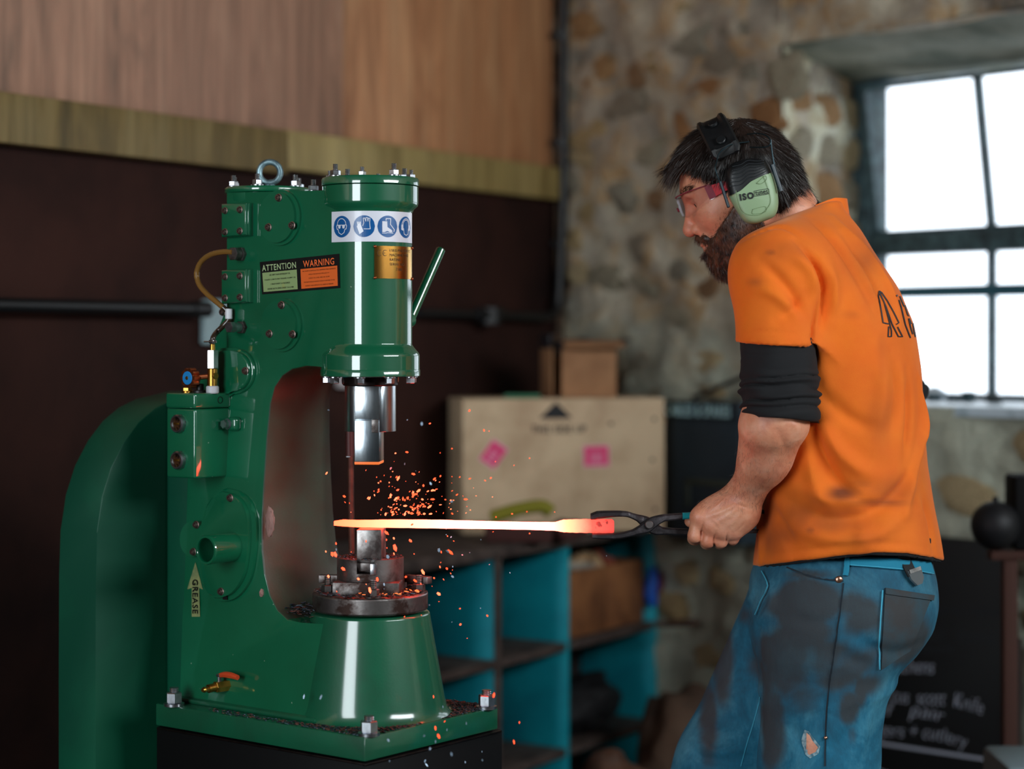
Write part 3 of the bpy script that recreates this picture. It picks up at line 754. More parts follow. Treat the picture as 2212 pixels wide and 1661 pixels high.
for k in range(10):
    a = 2 * PI * k / 10; q = kp + Vector((0.0125 * math.cos(a), 0, 0.0125 * math.sin(a))); cyl(bm, q + Vector((0, 0.006, 0)), q - Vector((0, 0.006, 0)), 0.0035, 8)
cyl(bm, kp + Vector((0, .006, 0)), kp - Vector((0, .006, 0)), 0.0128, 24, .001); kn = bo('valve_knob', bm, copper, ham)
bm = bmesh.new(); cyl(bm, kp - Vector((0, .005, 0)), kp - Vector((0, .0074, 0)), 0.0105, 24, .0008); kb = bo('knob_disc', bm, pbr('blue_plastic', (30, 130, 200), 0.4), ham); kb.parent = kn
bm = bmesh.new(); cyl(bm, kp - Vector((0, .005, 0)), kp - Vector((0, .0086, 0)), 0.003, 14, .0006); kb = bo('knob_screw', bm, brass, ham); kb.parent = kn
bm = bmesh.new(); cyl(bm, kp + Vector((0, 0.004, 0)), T(459, 812), 0.0042, 10); bo('valve_stem', bm, copper, ham)
bm = bmesh.new(); p = T(432, 848); cyl(bm, p, p + Vector((0, 0, .014)), 0.006, 14, .001); cyl(bm, p - Vector((0, 0, .004)), p + Vector((0, 0, .004)), 0.013, 18, .001); bo('filler_neck', bm, black_m, ham)
# fittings on the body
def side_fit(px, py, tx, parts):
    for (x0, x1, r, mat, nm) in parts:
        bm = bmesh.new(); c_ = S(px, py, -R0); cyl(bm, c_ - Vector((0, x0, 0)), c_ - Vector((0, x1, 0)), r, 6 if 'nut' in nm else 16, 0.0008); bo(nm, bm, mat, ham)
side_fit(522, 549, 0, [(-0.002, 0.006, 0.0115, dull_steel, 'fitting_nut'), (0.006, 0.016, 0.0095, dull_steel, 'fitting_body'), (0.014, 0.020, 0.011, dull_steel, 'fitting_nut')])
side_fit(524, 707, 0, [(-0.002, 0.006, 0.0105, dull_steel, 'fitting_nut'), (0.006, 0.020, 0.0075, zinc, 'fitting_body'), (0.020, 0.030, 0.009, zinc, 'fitting_nut')])
hose_m = NT('oil_hose'); hose_m.b.inputs['Base Color'].default_value = lin((176, 128, 66)); hose_m.set(Roughness=0.12); hose_m.b.inputs['Transmission Weight'].default_value = 0.55; hose_m.b.inputs['IOR'].default_value = 1.3; hose_m = hose_m.m
dark_hose = pbr('dark_oil_hose', (52, 38, 26), 0.25, coat=0.4)
yh = -R0 - 0.018
H = lambda px, py, dy=0.0: S(px, py, yh + dy)
bm = bmesh.new(); tube(bm, spline([H(503, 545), H(482, 544), H(455, 550), H(434, 566), H(425, 590), H(430, 614), H(446, 634), H(465, 650), H(482, 664, .004)], 8), 0.0042, 12); bo('oil_hose', bm, hose_m, ham)
bm = bmesh.new(); tube(bm, spline([H(480, 662, .004), H(492, 674, .008), H(494, 690, .008), H(484, 702, .004), H(470, 716, 0), T(461, 728), T(459.5, 742)], 8), 0.0042, 12); bo('oil_hose', bm, dark_hose, ham)
bm = bmesh.new(); p = H(494, 678, .008); cyl(bm, p - Vector((0, 0, .008)), p + Vector((0, 0, .008)), 0.0056, 14, .0008); bo('hose_clamp', bm, pbr('white_clamp', (225, 225, 230), 0.35), ham)
inst('clamp_screw', screw, S(482, 674, -R0 + .004), SIDE)
# ---- drain tap
dp = S(487, 1480, -hw(Zc(1480)) - 0.001)
bm = bmesh.new(); cyl(bm, dp + Vector((0.004, 0.004, 0)), dp + Vector((0, -0.022, 0)), 0.0088, 6, .001); cyl(bm, dp + Vector((0, -0.02, 0)), dp + Vector((-0.002, -0.034, -0.001)), 0.0065, 14); 
tube(bm, [dp + Vector((0, -0.03 - 0.0035 * k, -0.001)) for k in range(6)], [0.0045, 0.0036, 0.0045, 0.0036, 0.0045, 0.003], 12); bo('drain_tap', bm, brass, ham)
bm = bmesh.new(); cyl(bm, dp + Vector((0, -0.012, 0.006)), dp + Vector((0, -0.012, 0.017)), 0.0035, 10); hexprism(bm, (dp.x, dp.y - 0.012), 0.0055, 0.004, dp.z + 0.015, 0); bo('tap_stem', bm, zinc, ham)
bm = bmesh.new(); pts = spline([dp + Vector(v) for v in ((0, -0.012, 0.0165), (0.012, -0.013, 0.019), (0.028, -0.014, 0.0195), (0.042, -0.015, 0.018))], 5)
tube(bm, pts, [0.0035 + 0.0012 * math.sin(k / len(pts) * 3) for k in range(len(pts))], 8); o = bo('tap_lever', bm, pbr('orange_lever', (200, 70, 34), 0.4), ham)
# ---- foundation nuts
for px, py in ((376, 1524), (797, 1590), (1051, 1531), None and (0, 0)) if False else ((376, 1524), (797, 1588), (1051, 1530)):
    d = (ZP - CAMZ) / (-(py - HY) / F); w_ = W(px, py, d) - HO; inst('foundation_nut', nut_base, (w_.dot(EX), w_.dot(EY), ZP), (0, 0, 0.25))
inst('foundation_nut', nut_base, (-0.288, 0.132, ZP))
# ---- treadle rod and control lever
Lc = lambda px, py, d: (lambda w_: Vector((w_.dot(EX), w_.dot(EY), w_.z)))(W(px, py, d) - HO)
bm = bmesh.new(); cyl(bm, Lc(760, 1200, 3.12), Lc(757, 978, 3.12), 0.0048, 14); bo('linkage_rod', bm, rusty, ham)
bm = bmesh.new(); cyl(bm, Lc(756, 985, 3.12), Lc(755, 790, 3.12), 0.0075, 14); bo('linkage_sleeve', bm, pbr('dark_red_rod', (60, 26, 24), 0.5, 0.3), ham)
p = Lc(755, 988, 3.12); inst('linkage_nut', nut_small, p, (0, 0, 0))
bm = bmesh.new(); cyl(bm, Lc(953, 537, 3.10), Lc(886, 690, 3.06), 0.0075, 16, 0.002); bo('control_lever', bm, green, ham)
bm = bmesh.new(); cyl(bm, Lc(886, 690, 3.06), Lc(860, 700, 3.03), 0.012, 16, 0.002); bo('lever_pivot', bm, green, ham)

# ---- ram, dies, anvil
RD = math.radians(34)
bm = bmesh.new(); lathe(bm, [(0, Zc(833)), (0.040, Zc(833)), (0.0415, Zc(831)), (0.0415, Zc(812)), (0, Zc(812))], 48); gl = bo('gland_ring', bm, dark_steel, ham)
bm = bmesh.new(); lathe(bm, [(0.0028, 0), (0.0055, 0), (0.0055, 0.0015), (0.0028, 0.0015)], 20)
aim = math.radians(-128 + 4); o = bo('gland_screw', bm, zinc, ham, (0.0415 * math.cos(aim), 0.0415 * math.sin(aim), Zc(822)), (PI / 2, 0, aim + PI / 2))
rp = []
for k in range(40):
    a = 2 * PI * k / 40; x, y = 0.0385 * math.cos(a), 0.0385 * math.sin(a)
    rp.append((x, max(y, -0.033)))
def rotz(bm, a=RD, c=(0, 0, 0)): bmesh.ops.transform(bm, matrix=Matrix.Translation(c) @ Matrix.Rotation(a, 4, 'Z'), verts=bm.verts[:]); return bm
bm = bmesh.new(); prism(bm, rp, Zc(931), Zc(830), 'z', 0.0012); rotz(bm); bo('ram', bm, steel, ham, angle=30)
bm = bmesh.new(); box(bm, (0, -0.0335, Zc(868)), (0.037, 0.003, Zc(832) - Zc(905)), 0.0008); rotz(bm); bo('ram_flat', bm, steel, ham)
edge_glow_m = emis('orange_die_edge', (1.0, 0.20, 0.03), 0.9)
bm = bmesh.new(); box(bm, (0, -0.012, (Zc(905) + Zc(995)) / 2), (0.0375, 0.052, Zc(905) - Zc(995)), 0.0015); rotz(bm); bo('upper_die', bm, steel, ham)
bm = bmesh.new(); box(bm, (0, -0.012, Zc(997)), (0.0372, 0.0515, 0.0045), 0.0008); rotz(bm); bo('die_face', bm, edge_glow_m, ham)  # orange emission set on the lower face of the upper die
bm = bmesh.new(); box(bm, (0.012, -0.035, Zc(918)), (0.010, 0.008, 0.020), 0.0012); rotz(bm); bo('die_key', bm, dull_steel, ham)
# lower
za0, za1 = 0.9450, 0.9717
bm = bmesh.new(); lathe(bm, [(0, za0), (0.0845, za0), (0.0865, za0 + 0.002), (0.0868, za1 - 0.0025), (0.0845, za1), (0, za1)], 96); bo('anvil_flange', bm, dull_steel, ham, angle=50)
bm = bmesh.new(); box(bm, (0, -0.004, (za1 + 0.991) / 2), (0.100, 0.095, 0.991 - za1), 0.002); rotz(bm); bo('sow_block', bm, dull_steel, ham)
# round anvil cap with the dovetail slot
bm = bmesh.new(); pts = []
for k in range(64):
    a = 2 * PI * k / 64; pts.append((0.0502 * math.cos(a), 0.0502 * math.sin(a)))
pf = [p for p in pts]
slot = [(0.0125, None), (-0.0125, None)]
circ = sorted([p for p in pts if not (p[1] < 0 and abs(p[0]) < 0.0135)], key=lambda p: (math.atan2(p[1], p[0]) + PI / 2) % (2 * PI))
poly = circ + [(-0.0135, -0.0484), (-0.0160, -0.022), (0.0160, -0.022), (0.0135, -0.0484)]
prism(bm, poly, 0.991 + 0.012, 1.0235, 'z', 0.001); rotz(bm)
bo('anvil_cap', bm, dull_steel, ham, angle=40)
bm = bmesh.new(); lathe(bm, [(0, 0.991), (0.050, 0.991), (0.0502, 0.9925), (0.0502, 1.0031), (0, 1.0031)], 64); bo('anvil_block', bm, dull_steel, ham, angle=40)
bm = bmesh.new(); box(bm, (0.0035, -0.0135, (1.0185 + 1.0680) / 2), (0.0375, 0.050, 1.0680 - 1.0185), 0.0014); rotz(bm); ld = bo('lower_die', bm, pbr('anvil_die_steel', (150, 146, 144), 0.38, 1.0, var=(38, (92, 84, 82), 0.42, 0.6), bump=(80, 0.2, 0.001)), ham)
bm = bmesh.new(); prism(bm, [(-0.0165, 1.0185), (0.0125, 1.0185), (0.010, 1.006), (-0.012, 1.006)], -0.037, 0.01, 'y', 0.0006); rotz(bm); bo('dovetail', bm, dull_steel, ham)
bm = bmesh.new(); box(bm, (0.0118, -0.043, 1.0105), (0.0105, 0.016, 0.0165), 0.001); rotz(bm); bo('die_wedge', bm, zinc, ham)
# keys and clamping bolts round the anvil
an_nut = fast('clamp_nut', 0.0095, 0.011, 0.0052, 0.013, 0.013, 0.002, 0.5); an_nut.materials.append(dull_steel)
for (px, py, dd) in ((806, 1287, 2.925), (708, 1272, 2.975), (905, 1270, 2.99)):
    w_ = W(px, py, dd) - HO; inst('clamp_bolt', an_nut, (w_.dot(EX), w_.dot(EY), za1), (0, 0, 0.3))
bm = bmesh.new(); box(bm, Lc(903, 1251, 3.005), (0.046, 0.012, 0.011), 0.001); o = bo('holding_bar', bm, dull_steel, ham)
bm = bmesh.new(); box(bm, (0, 0, 0), (0.05, 0.014, 0.012), 0.001, Matrix.Rotation(RD, 3, 'Z')); 
o.data.transform(Matrix.Identity(4)); bo('holding_bar', bm, dull_steel, ham, Lc(725, 1250, 3.035)); 

# ---- belt guard behind the machine (arched, its face towards the front)
GX = S(205, 1300, -0.2).x
def guardpt(px, py, x0):   # on the plane x = x0 (machine coordinates)
    d = Vector(((px - CX) / F, 1, -(py - HY) / F)); o = Vector((0, 0, CAMZ)) - HO
    k = (x0 - o.dot(EX)) / d.dot(EX); p = o + d * k
    return p.dot(EY), p.z
x0 = -0.405
g = [guardpt(px, py, x0) for px, py in ((206, 1900), (206, 1500), (207, 1250), (210, 1150), (220, 1075), (240, 1010), (268, 955), (300, 912), (335, 882), (372, 864))]
ytop = g[-1][0] + 0.075
arc = g + [(ytop, g[-1][1] + 0.012)] + [(2 * ytop - a, b) for a, b in g[::-1]]
arc = [(a, max(b, 0.02)) for a, b in arc]
arc[0] = (g[0][0], 0.02); arc[-1] = (arc[-1][0], 0.02)
bm = bmesh.new(); prism(bm, arc, x0 - 0.088, x0, 'x', 0.002)
gd = bo('belt_guard', bm, green3, ham, angle=25)
bm = bmesh.new(); box(bm, (x0 + 0.05, 0, 1.0), (0.10, 0.09, 0.5), 0.01); bo('drive_housing', bm, green3, ham)

# ---- stickers
stk_white = pbr('sticker_white', (226, 226, 238), 0.35, coat=0.2); stk_blue = pbr('sticker_blue', (0, 86, 152), 0.35, coat=0.2)
stk_black = pbr('sticker_black', (9, 9, 11), 0.4); stk_green = pbr('sticker_pale_green', (146, 168, 112), 0.5, var=(30, (170, 168, 88), 0.6, 0.75)); stk_orange = pbr('sticker_orange', (236, 104, 36), 0.5)
stk_pale = pbr('sticker_pale_letters', (176, 196, 146), 0.5); stk_orl = pbr('sticker_orange_letters', (255, 116, 56), 0.5)
def cylmap(s, z, h):
    r = R0 + h
    if s <= 0: return Vector((s, -r, z))
    a = s / R0; return Vector((r * math.sin(a), -r * math.cos(a), z))
def cwidth(fl, step=0.004):  # subdivide a rect strip around the cylinder
    return fl
s0, s1 = -0.0200, 0.1335; zt_, zb2 = Zc(457, 2.955), Zc(523, 2.955)
def rectstrip(x0, z0, x1, z1, h): return Flat().rect(x0, z0, x1, z1, h, nx=36)
sign = rectstrip(s0, zb2, s1, zt_, 0.0006).build('safety_sticker', cylmap, stk_white, ham)
zc_ = (zt_ + zb2) / 2; cs = [0.0005, 0.0370, 0.0725, 0.1075]
fl = Flat()
def gdisc(fl, c, r, h, n=40):
    ks = 10
    for j in range(ks):
        x0_, x1_ = c[0] - r + 2 * r * j / ks, c[0] - r + 2 * r * (j + 1) / ks
        f = lambda x: math.sqrt(max(r * r - (x - c[0]) ** 2, 0))
        m = (x0_ + x1_) / 2
        top_ = [(x0_, c[1] + f(x0_)), (m, c[1] + f(m)), (x1_, c[1] + f(x1_))]; bot = [(x1_, c[1] - f(x1_)), (m, c[1] - f(m)), (x0_, c[1] - f(x0_))]
        P = [p for i, p in enumerate(top_ + bot)]
        Q = []
        for p in P:
            if not Q or (abs(p[0] - Q[-1][0]) + abs(p[1] - Q[-1][1])) > 1e-7: Q.append(p)
        if abs(Q[0][0] - Q[-1][0]) + abs(Q[0][1] - Q[-1][1]) < 1e-7: Q.pop()
        fl.poly(Q, h)
for c in cs: gdisc(fl, (c, zc_), 0.0160, 0.0010)
fl.build('blue_discs', cylmap, stk_blue, sign)['kind'] = 'stuff'
pic = Flat(); LW = 0.0011; HH = 0.0014
def arcp(c, rx, ry, a0, a1, n=14): return [(c[0] + rx * math.cos(math.radians(a0 + (a1 - a0) * k / n)), c[1] + ry * math.sin(math.radians(a0 + (a1 - a0) * k / n))) for k in range(n + 1)]
c = (cs[0], zc_)
pic.line(arcp((c[0], c[1] + .003), .0082, .0088, 0, 180), LW, HH)                        # goggles head
pic.line([(c[0] - .0082, c[1] + .003), (c[0] - .0096, c[1] + .001), (c[0] - .0088, c[1] - .0035), (c[0] - .0066, c[1] - .004), (c[0] - .005, c[1] - .009), (c[0], c[1] - .0118), (c[0] + .005, c[1] - .009), (c[0] + .0066, c[1] - .004), (c[0] + .0088, c[1] - .0035), (c[0] + .0096, c[1] + .001), (c[0] + .0082, c[1] + .003)], LW, HH)
pic.line([(c[0] - .0088, c[1] + .0022), (c[0] + .0088, c[1] + .0022)], LW, HH)
for q in (-1, 1): pic.poly([(c[0] + q * .0014, c[1] + .002), (c[0] + q * .0066, c[1] + .002), (c[0] + q * .006, c[1] - .0022), (c[0] + q * .0036, c[1] - .0032), (c[0] + q * .0018, c[1] - .002)], HH)
c = (cs[1], zc_)
pic.poly([(c[0] - .0092, c[1] + .003), (c[0] - .0055, c[1] + .0046), (c[0] - .0005, c[1] - .0075), (c[0] - .0065, c[1] - .0118), (c[0] - .0105, c[1] - .0005)], HH)   # gloves
for k in range(3): pic.line([(c[0] - .0088 + .0018 * k, c[1] + .002), (c[0] - .0096 + .0022 * k, c[1] + .0062)], 0.0014, HH)
pic.line([(c[0] - .0002, c[1] - .004), (c[0] + .0092, c[1] - .004), (c[0] + .0082, c[1] + .0055), (c[0] + .0088, c[1] + .0115), (c[0] + .0066, c[1] + .012), (c[0] + .0058, c[1] + .007), (c[0] + .0052, c[1] + .0128), (c[0] + .003, c[1] + .0128), (c[0] + .0028, c[1] + .007), (c[0] + .001, c[1] + .0122), (c[0] - .001, c[1] + .0116), (c[0] - .0002, c[1] + .005), (c[0] - .0018, c[1] + .0005)], LW * .9, HH)
c = (cs[2], zc_)
pic.poly([(c[0] - .0088, c[1] + .0075), (c[0] - .0012, c[1] + .0075), (c[0] - .0008, c[1] - .001), (c[0] + .0066, c[1] - .0055), (c[0] + .0072, c[1] - .0085), (c[0] - .0088, c[1] - .0085)], HH)
pic.line([(c[0] - .0088, c[1] - .0100), (c[0] - .003, c[1] - .0100), (c[0] - .001, c[1] - .0092), (c[0] + .0085, c[1] - .0098)], .0009, HH)
pic.line([(c[0] - .003, c[1] + .009), (c[0] - .003, c[1] + .0115), (c[0] + .0045, c[1] + .0115), (c[0] + .004, c[1] + .003), (c[0] + .0105, c[1] - .0045), (c[0] + .0098, c[1] - .0075)], LW, HH)
c = (cs[3], zc_)
pic.line(arcp((c[0], c[1] + .002), .0078, .0088, -20, 200), LW, HH); pic.line([(c[0] - .006, c[1] - .002), (c[0] - .005, c[1] - .010), (c[0], c[1] - .012), (c[0] + .005, c[1] - .010), (c[0] + .006, c[1] - .002)], LW, HH)
for q in (-1, 1): pic.poly([(c[0] + q * .0068, c[1] + .0045), (c[0] + q * .0112, c[1] + .003), (c[0] + q * .0112, c[1] - .004), (c[0] + q * .0068, c[1] - .0055)], HH)
pic.line(arcp((c[0], c[1] + .002), .010, .0108, 10, 170), LW, HH)
pic.build('pictogram_lines', cylmap, stk_white, sign)['kind'] = 'stuff'
# brass plate
bz0, bz1 = Zc(602, 2.955), Zc(532, 2.955); b0, b1 = 0.0520, 0.1320
plate_brass = pbr('plate_brass', (222, 176, 88), 0.22, 1.0, var=(20, (196, 140, 66), 0.4, 0.65), stretch=(1, 1, .2))
bp = rectstrip(b0, bz0, b1, bz1, 0.0009).build('name_plate', cylmap, plate_brass, ham)
fl = Flat(); et = pbr('etched_letters', (92, 62, 30), 0.5, 0.5)
fl.line(arcp((b0 + .0078, bz1 - .0105), .0034, .0042, 60, 300), .0009, .0013); fl.line(arcp((b0 + .0162, bz1 - .0105), .0034, .0042, 60, 300), .0009, .0013); fl.line([(b0 + .0128, bz1 - .0105), (b0 + .0158, bz1 - .0105)], .0009, .0013)
for k, s in enumerate(('15KG PNEUMATIC', 'MACHINE TYPE', 'RATING', 'SERIAL NO')): fl.text(s, .0013, height=.0038, center=(b0 + .0235, bz1 - .0065 - .0068 * k), align='LEFT')
fl.text('7180', .0013, height=.0042, center=(b0 + .040, bz1 - .0345))
for k, s in enumerate(('MANUFACTURED FOR THE WORKSHOP TRADE', 'BLACKSMITHS MACHINE TOOLS LTD')) if False else []: pass
fl.line([(b0 + .0015, bz0 + .0012), (b1 - .0015, bz0 + .0012)], .0004, .0013); fl.line([(b0 + .0015, bz1 - .0012), (b1 - .0015, bz1 - .0012)], .0004, .0013)
fl.build('etched_lettering', cylmap, et, bp)['kind'] = 'stuff'
for s_ in (b0 + .001, b1 - .001):
    for z_ in (bz0 + .001, bz1 - .001):
        bm = bmesh.new(); bmesh.ops.create_uvsphere(bm, u_segments=12, v_segments=8, radius=.0024); p = cylmap(s_, z_, .001); o = bo('plate_rivet', bm, copper, ham, p); o.parent = bp
# attention / warning sticker on the flat side
q00, q10, q11, q01 = S(566, 636, -R0 - .0006), S(735, 622, -R0 - .0006), S(733, 548, -R0 - .0006), S(561, 566, -R0 - .0006)
def quadmap(u, v, h):
    p = q00.lerp(q10, u).lerp(q01.lerp(q11, u), v); return Vector((p.x, p.y - h, p.z))
ws = Flat().rect(0, 0, 1, 1, 0).build('warning_sticker', quadmap, stk_black, ham)
tagp = tag(ws)
Flat().rect(.025, .07, .468, .66, .0003).build('green_field', quadmap, stk_green, ws)
Flat().rect(.515, .07, .972, .66, .0003).build('orange_field', quadmap, stk_orange, ws)
Flat().text('ATTENTION', .0005, width=.435, height=.19, center=(.245, .80), bold=.012).build('lettering', quadmap, stk_pale, ws)
Flat().text('WARNING', .0005, width=.385, height=.20, center=(.745, .80), bold=.012).build('lettering', quadmap, stk_orl, ws)
fl = Flat()
for s_, y_, w_ in (('USE 30WT NON-DETERGENT OIL', .57, .27), ('COLDER CLIMATES MAY REQUIRE 10-20WT OIL', .43, .40), ('1 DROP EVERY 3-4 SECONDS', .29, .25), ('GREASE BOTH ZERKS EVERY 10-12 HRS', .15, .34)): fl.text(s_, .0006, width=w_, height=.048, center=(.25, y_), bold=.02)
for s_, y_, w_ in (("OIL FLOW IS CRITICAL FOR HAMMER'S PERFORMANCE", .585, .415), ('OPERATOR SHOULD FREQUENTLY', .475, .26), ('CHECK OIL LEVEL AND OIL FLOW', .365, .26), ('THE RAM SHOULD ALWAYS HAVE A COATING OF OIL', .255, .39), ('INSPECT AND REPLACE OIL LINES AS NEEDED', .145, .35)): fl.text(s_, .0006, width=w_, height=.036, center=(.745, y_))
fl.build('small_print', quadmap, stk_black, ws)['kind'] = 'stuff'
# grease arrow
def slopemap(u, v, h):   # u, v in photo pixels
    p = Sd(u, v); return Vector((p.x, -hw(p.z) - .0008 - h, p.z))
arrow_m = pbr('arrow_sticker', (142, 148, 96), 0.45, var=(60, (110, 122, 84), 0.4, 0.6))
ga = Flat().poly([(423, 1214), (439, 1273), (431, 1270), (433, 1332), (415, 1332), (415, 1270), (405, 1273)], 0).build('grease_arrow', slopemap, arrow_m, ham)
V, Fc = text2d('GREASE', width=74, height=12, bold=.02); V = np.array([(423.5 + v[1], 1288 + v[0]) for v in V])
Flat().add(V, Fc, .0014).build('lettering', slopemap, stk_black, ga)

# ---- black stand under the hammer
st = bmesh.new(); box(st, (-0.0915, 0.006, (ZP - 0.036) / 2), (0.437, 0.310, ZP - 0.036), 0.003)
box(st, (-0.0915, 0.006, 0.01), (0.52, 0.40, 0.02), 0.002)
sto = bo('hammer_stand', st, pbr('black_stand_paint', (4, 4, 5), 0.6, spec=0.2, bump=(40, 0.2, 0.001)), None, HO, (0, 0, -TH)); tag(sto, 'black steel stand carrying the green power hammer', 'stand')
# one bent leg of the welded lip, a lighter line under the plate
bm = bmesh.new(); box(bm, (-0.09, -0.1505, ZP - 0.0375), (0.43, 0.004, 0.003), 0.0005); box(bm, (0.128, 0.0, ZP - 0.0375), (0.004, 0.31, 0.003), 0.0005)
o = bo('shim_strip', bm, dark_steel, sto)

# ---- forge scale lying about (nobody could count it)
def flakes(name, region, n, mats, label, smin=.002, smax=.007):
    V, Fc, Mi = [], [], []
    for _ in range(n):
        p = region();
        if p is None: continue
        s = random.uniform(smin, smax) * random.choice([.6, 1, 1, 1.3]); a0 = random.random() * 6.28; m = random.choice([4, 5, 5, 6]); b = len(V)
        tx, ty = random.uniform(-.35, .35), random.uniform(-.35, .35)
        ring = [(s * random.uniform(.5, 1) * math.cos(a0 + 2 * PI * k / m), s * .6 * random.uniform(.5, 1) * math.sin(a0 + 2 * PI * k / m)) for k in range(m)]
        for dz in (0, .0007): V += [(p[0] + x, p[1] + y, p[2] + .0006 + abs(tx) * s * .6 + x * tx + y * ty + dz) for x, y in ring]
        Fc += [tuple(b + k for k in range(m))[::-1], tuple(b + m + k for k in range(m))] + [(b + k, b + (k + 1) % m, b + m + (k + 1) % m, b + m + k) for k in range(m)]
        Mi += [random.randrange(len(mats))] * (m + 2)
    o = pyd(name, V, Fc, mats, None, 20); o.location = HO; o.rotation_euler = (0, 0, -TH)
    for p, i in zip(o.data.polygons, Mi): p.material_index = i
    tag(o, label, 'scale flakes', kind='stuff'); return o
scale_m = [pbr('forge_scale', (54, 50, 56), 0.4, 0.7), pbr('forge_scale_red', (96, 58, 50), 0.6, 0.2), pbr('forge_scale_blue', (66, 80, 92), 0.35, 0.7)]
def reg_plate():
    while True:
        x, y = random.uniform(-.20, .123), random.uniform(-.148, .148)
        r = math.hypot(x, y)
        if x < 0 and abs(y) < .128: continue
        if x >= 0 and r < .124: continue
        if x < -.05 and random.random() < .45: continue
        if random.random() > (1.0 if x > .02 else .6): continue
        return (x, y, ZP)
flakes('scale_flakes', reg_plate, 1500, scale_m, 'loose grey and reddish forge scale on the green base plate', .0015, .0045)
def reg_anvil():
    a = random.random() * 6.28; r = random.uniform(.052, .084); x, y = r * math.cos(a), r * math.sin(a)
    q = Vector((x, y)); c, s = math.cos(-RD), math.sin(-RD); u, v = c * x - s * y, s * x + c * y
    if abs(u) < .051 and -.053 < v < .045: return None
    return (x, y, za1 + random.random() * .002)
flakes('scale_flakes', reg_anvil, 420, scale_m, 'forge scale heaped on the round steel anvil flange', .002, .006)
def reg_cap():
    a = random.random() * 6.28; r = random.uniform(.028, .049); return (r * math.cos(a), r * math.sin(a), 1.0237)
flakes('scale_flakes', reg_cap, 260, scale_m, 'fine forge scale on top of the anvil block beside the lower die', .001, .0032)
def reg_throat():
    p = S(random.gauss(645, 22), 1338, -random.uniform(-.03, .08)); return (p.x, p.y, ZB[0] - .006 + random.random() * .012)
flakes('scale_flakes', reg_throat, 260, scale_m, 'heap of scale and slag crumbs in the foot of the throat', .003, .008)
# splash of pale paint loss on the throat edge
for px, py, sx, sy in ((583, 1128, .014, .022), (566, 1281, .005, .006)):
    p = S(px, py, -hw(Zc(py)) - .001); bm = bmesh.new(); bmesh.ops.create_icosphere(bm, subdivisions=3, radius=1)
    for v in bm.verts: v.co *= 1 + .35 * mnoise.noise(v.co * 2.5)
    bmesh.ops.transform(bm, matrix=Matrix.Translation(p) @ Matrix.Diagonal((sx * .6, .005, sy, 1)), verts=bm.verts[:]); bo('filler_lump', bm, pbr('pink_filler', (150, 112, 104), .8, bump=(120, .6, .002)), ham)
# ------------------------------------------------------------------ bench, crate and the other things at the back
teal = pbr('teal_painted_board', (16, 172, 190), 0.5, var=(6, (8, 140, 160), 0.4, 0.7))
edge_m = pbr('worn_board_edge', (88, 74, 68), 0.8, var=(18, (58, 46, 42), 0.4, 0.6))
dark_board = pbr('dark_bench_board', (46, 36, 34), 0.8)
bench = empty('pigeonhole_bench', A(0.7, 0.2, 0)); tag(bench, 'low workbench with turquoise pigeonholes under its dark worn top', 'shelf unit')
OF = 0.385
ZT = 0.872
def bb(name, t0, t1, o0, o1, z0, z1, mat, bev=0.002): return wbox(name, A, RA, t0, t1, o0, o1, z0, z1, mat, bench, bev)
bb('bench_top', 0.11, 1.52, 0.02, OF + 0.015, ZT - 0.028, ZT, edge_m)
ts = [tA(px, OF) for px in (1418, 1228, 1075)]
ts = [ts[0], ts[1], ts[2], ts[2] + 0.40, ts[2] + 0.58]
for k, t0 in enumerate(ts):
    bb('partition', t0 - 0.009, t0 + 0.009, 0.155, OF - 0.002, 0.10, ZT - 0.03, teal)
    if k in (2,): bb('upright_edge', t0 - 0.011, t0 + 0.011, OF - 0.003, OF + 0.004, 0.10, ZT - 0.03, edge_m)
for z0 in (0.585, 0.325, 0.085):
    for a_, b_ in zip(ts, ts[1:]): bb('shelf_board', a_ + 0.010, b_ - 0.010, 0.155, OF, z0, z0 + 0.02, edge_m)
bb('back_panel', ts[0], ts[-1], 0.14, 0.154, 0.06, ZT - 0.03, dark_board)
for t0 in (ts[0] + .05, ts[2], ts[4] - .05): bb('leg', t0 - 0.03, t0 + 0.03, 0.18, 0.24, 0.0, 0.088, dark_board)

def face_box(name, p0, p1, z0, z1, depth, mat, bev=0.003, parent=None):
    """box whose front face runs from plan point p0 to p1, thickness going away from the camera; origin at the foot of the front face centre"""
    p0, p1 = Vector((*p0, 0)), Vector((*p1, 0)); u = (p1 - p0).normalized(); n = Vector((-u.y, u.x, 0))
    if n.y < 0: n = -n
    bm = bmesh.new(); box(bm, (0, depth / 2, (z1 - z0) / 2), ((p1 - p0).length, depth, z1 - z0), bev)
    o = bo(name, bm, mat, parent); o.location = ((p0 + p1) / 2 + Vector((0, 0, z0))); o.rotation_euler = (0, 0, math.atan2(u.y, u.x)); return o, u, n
def XY(px, d): return ((px - CX) / F * d, d)
# plywood crate
crate_m = pbr('crate_plywood', (212, 184, 150), 0.75, var=(7, (186, 156, 124), 0.42, 0.62), bump=(60, 0.2, 0.002))
cr0, cr1 = XY(1000, 4.90), XY(1435, 5.0)
zc0, zc1 = ZT + 0.001, zat(861, 4.95)
co = empty('plywood_crate', ((cr0[0] + cr1[0]) / 2, (cr0[1] + cr1[1]) / 2, zc0), math.atan2(cr1[1] - cr0[1], cr1[0] - cr0[0]))
tag(co, 'pale plywood crate with arrow stencil and two pink stickers on the bench', 'crate')
cw = math.hypot(cr1[0] - cr0[0], cr1[1] - cr0[1]); ch = zc1 - zc0
def cbox(name, x0, x1, y0, y1, z0, z1, m=crate_m, bev=.001): bm = bmesh.new(); box(bm, ((x0 + x1) / 2, (y0 + y1) / 2, (z0 + z1) / 2), (x1 - x0, y1 - y0, z1 - z0), bev); return bo(name, bm, m, co)
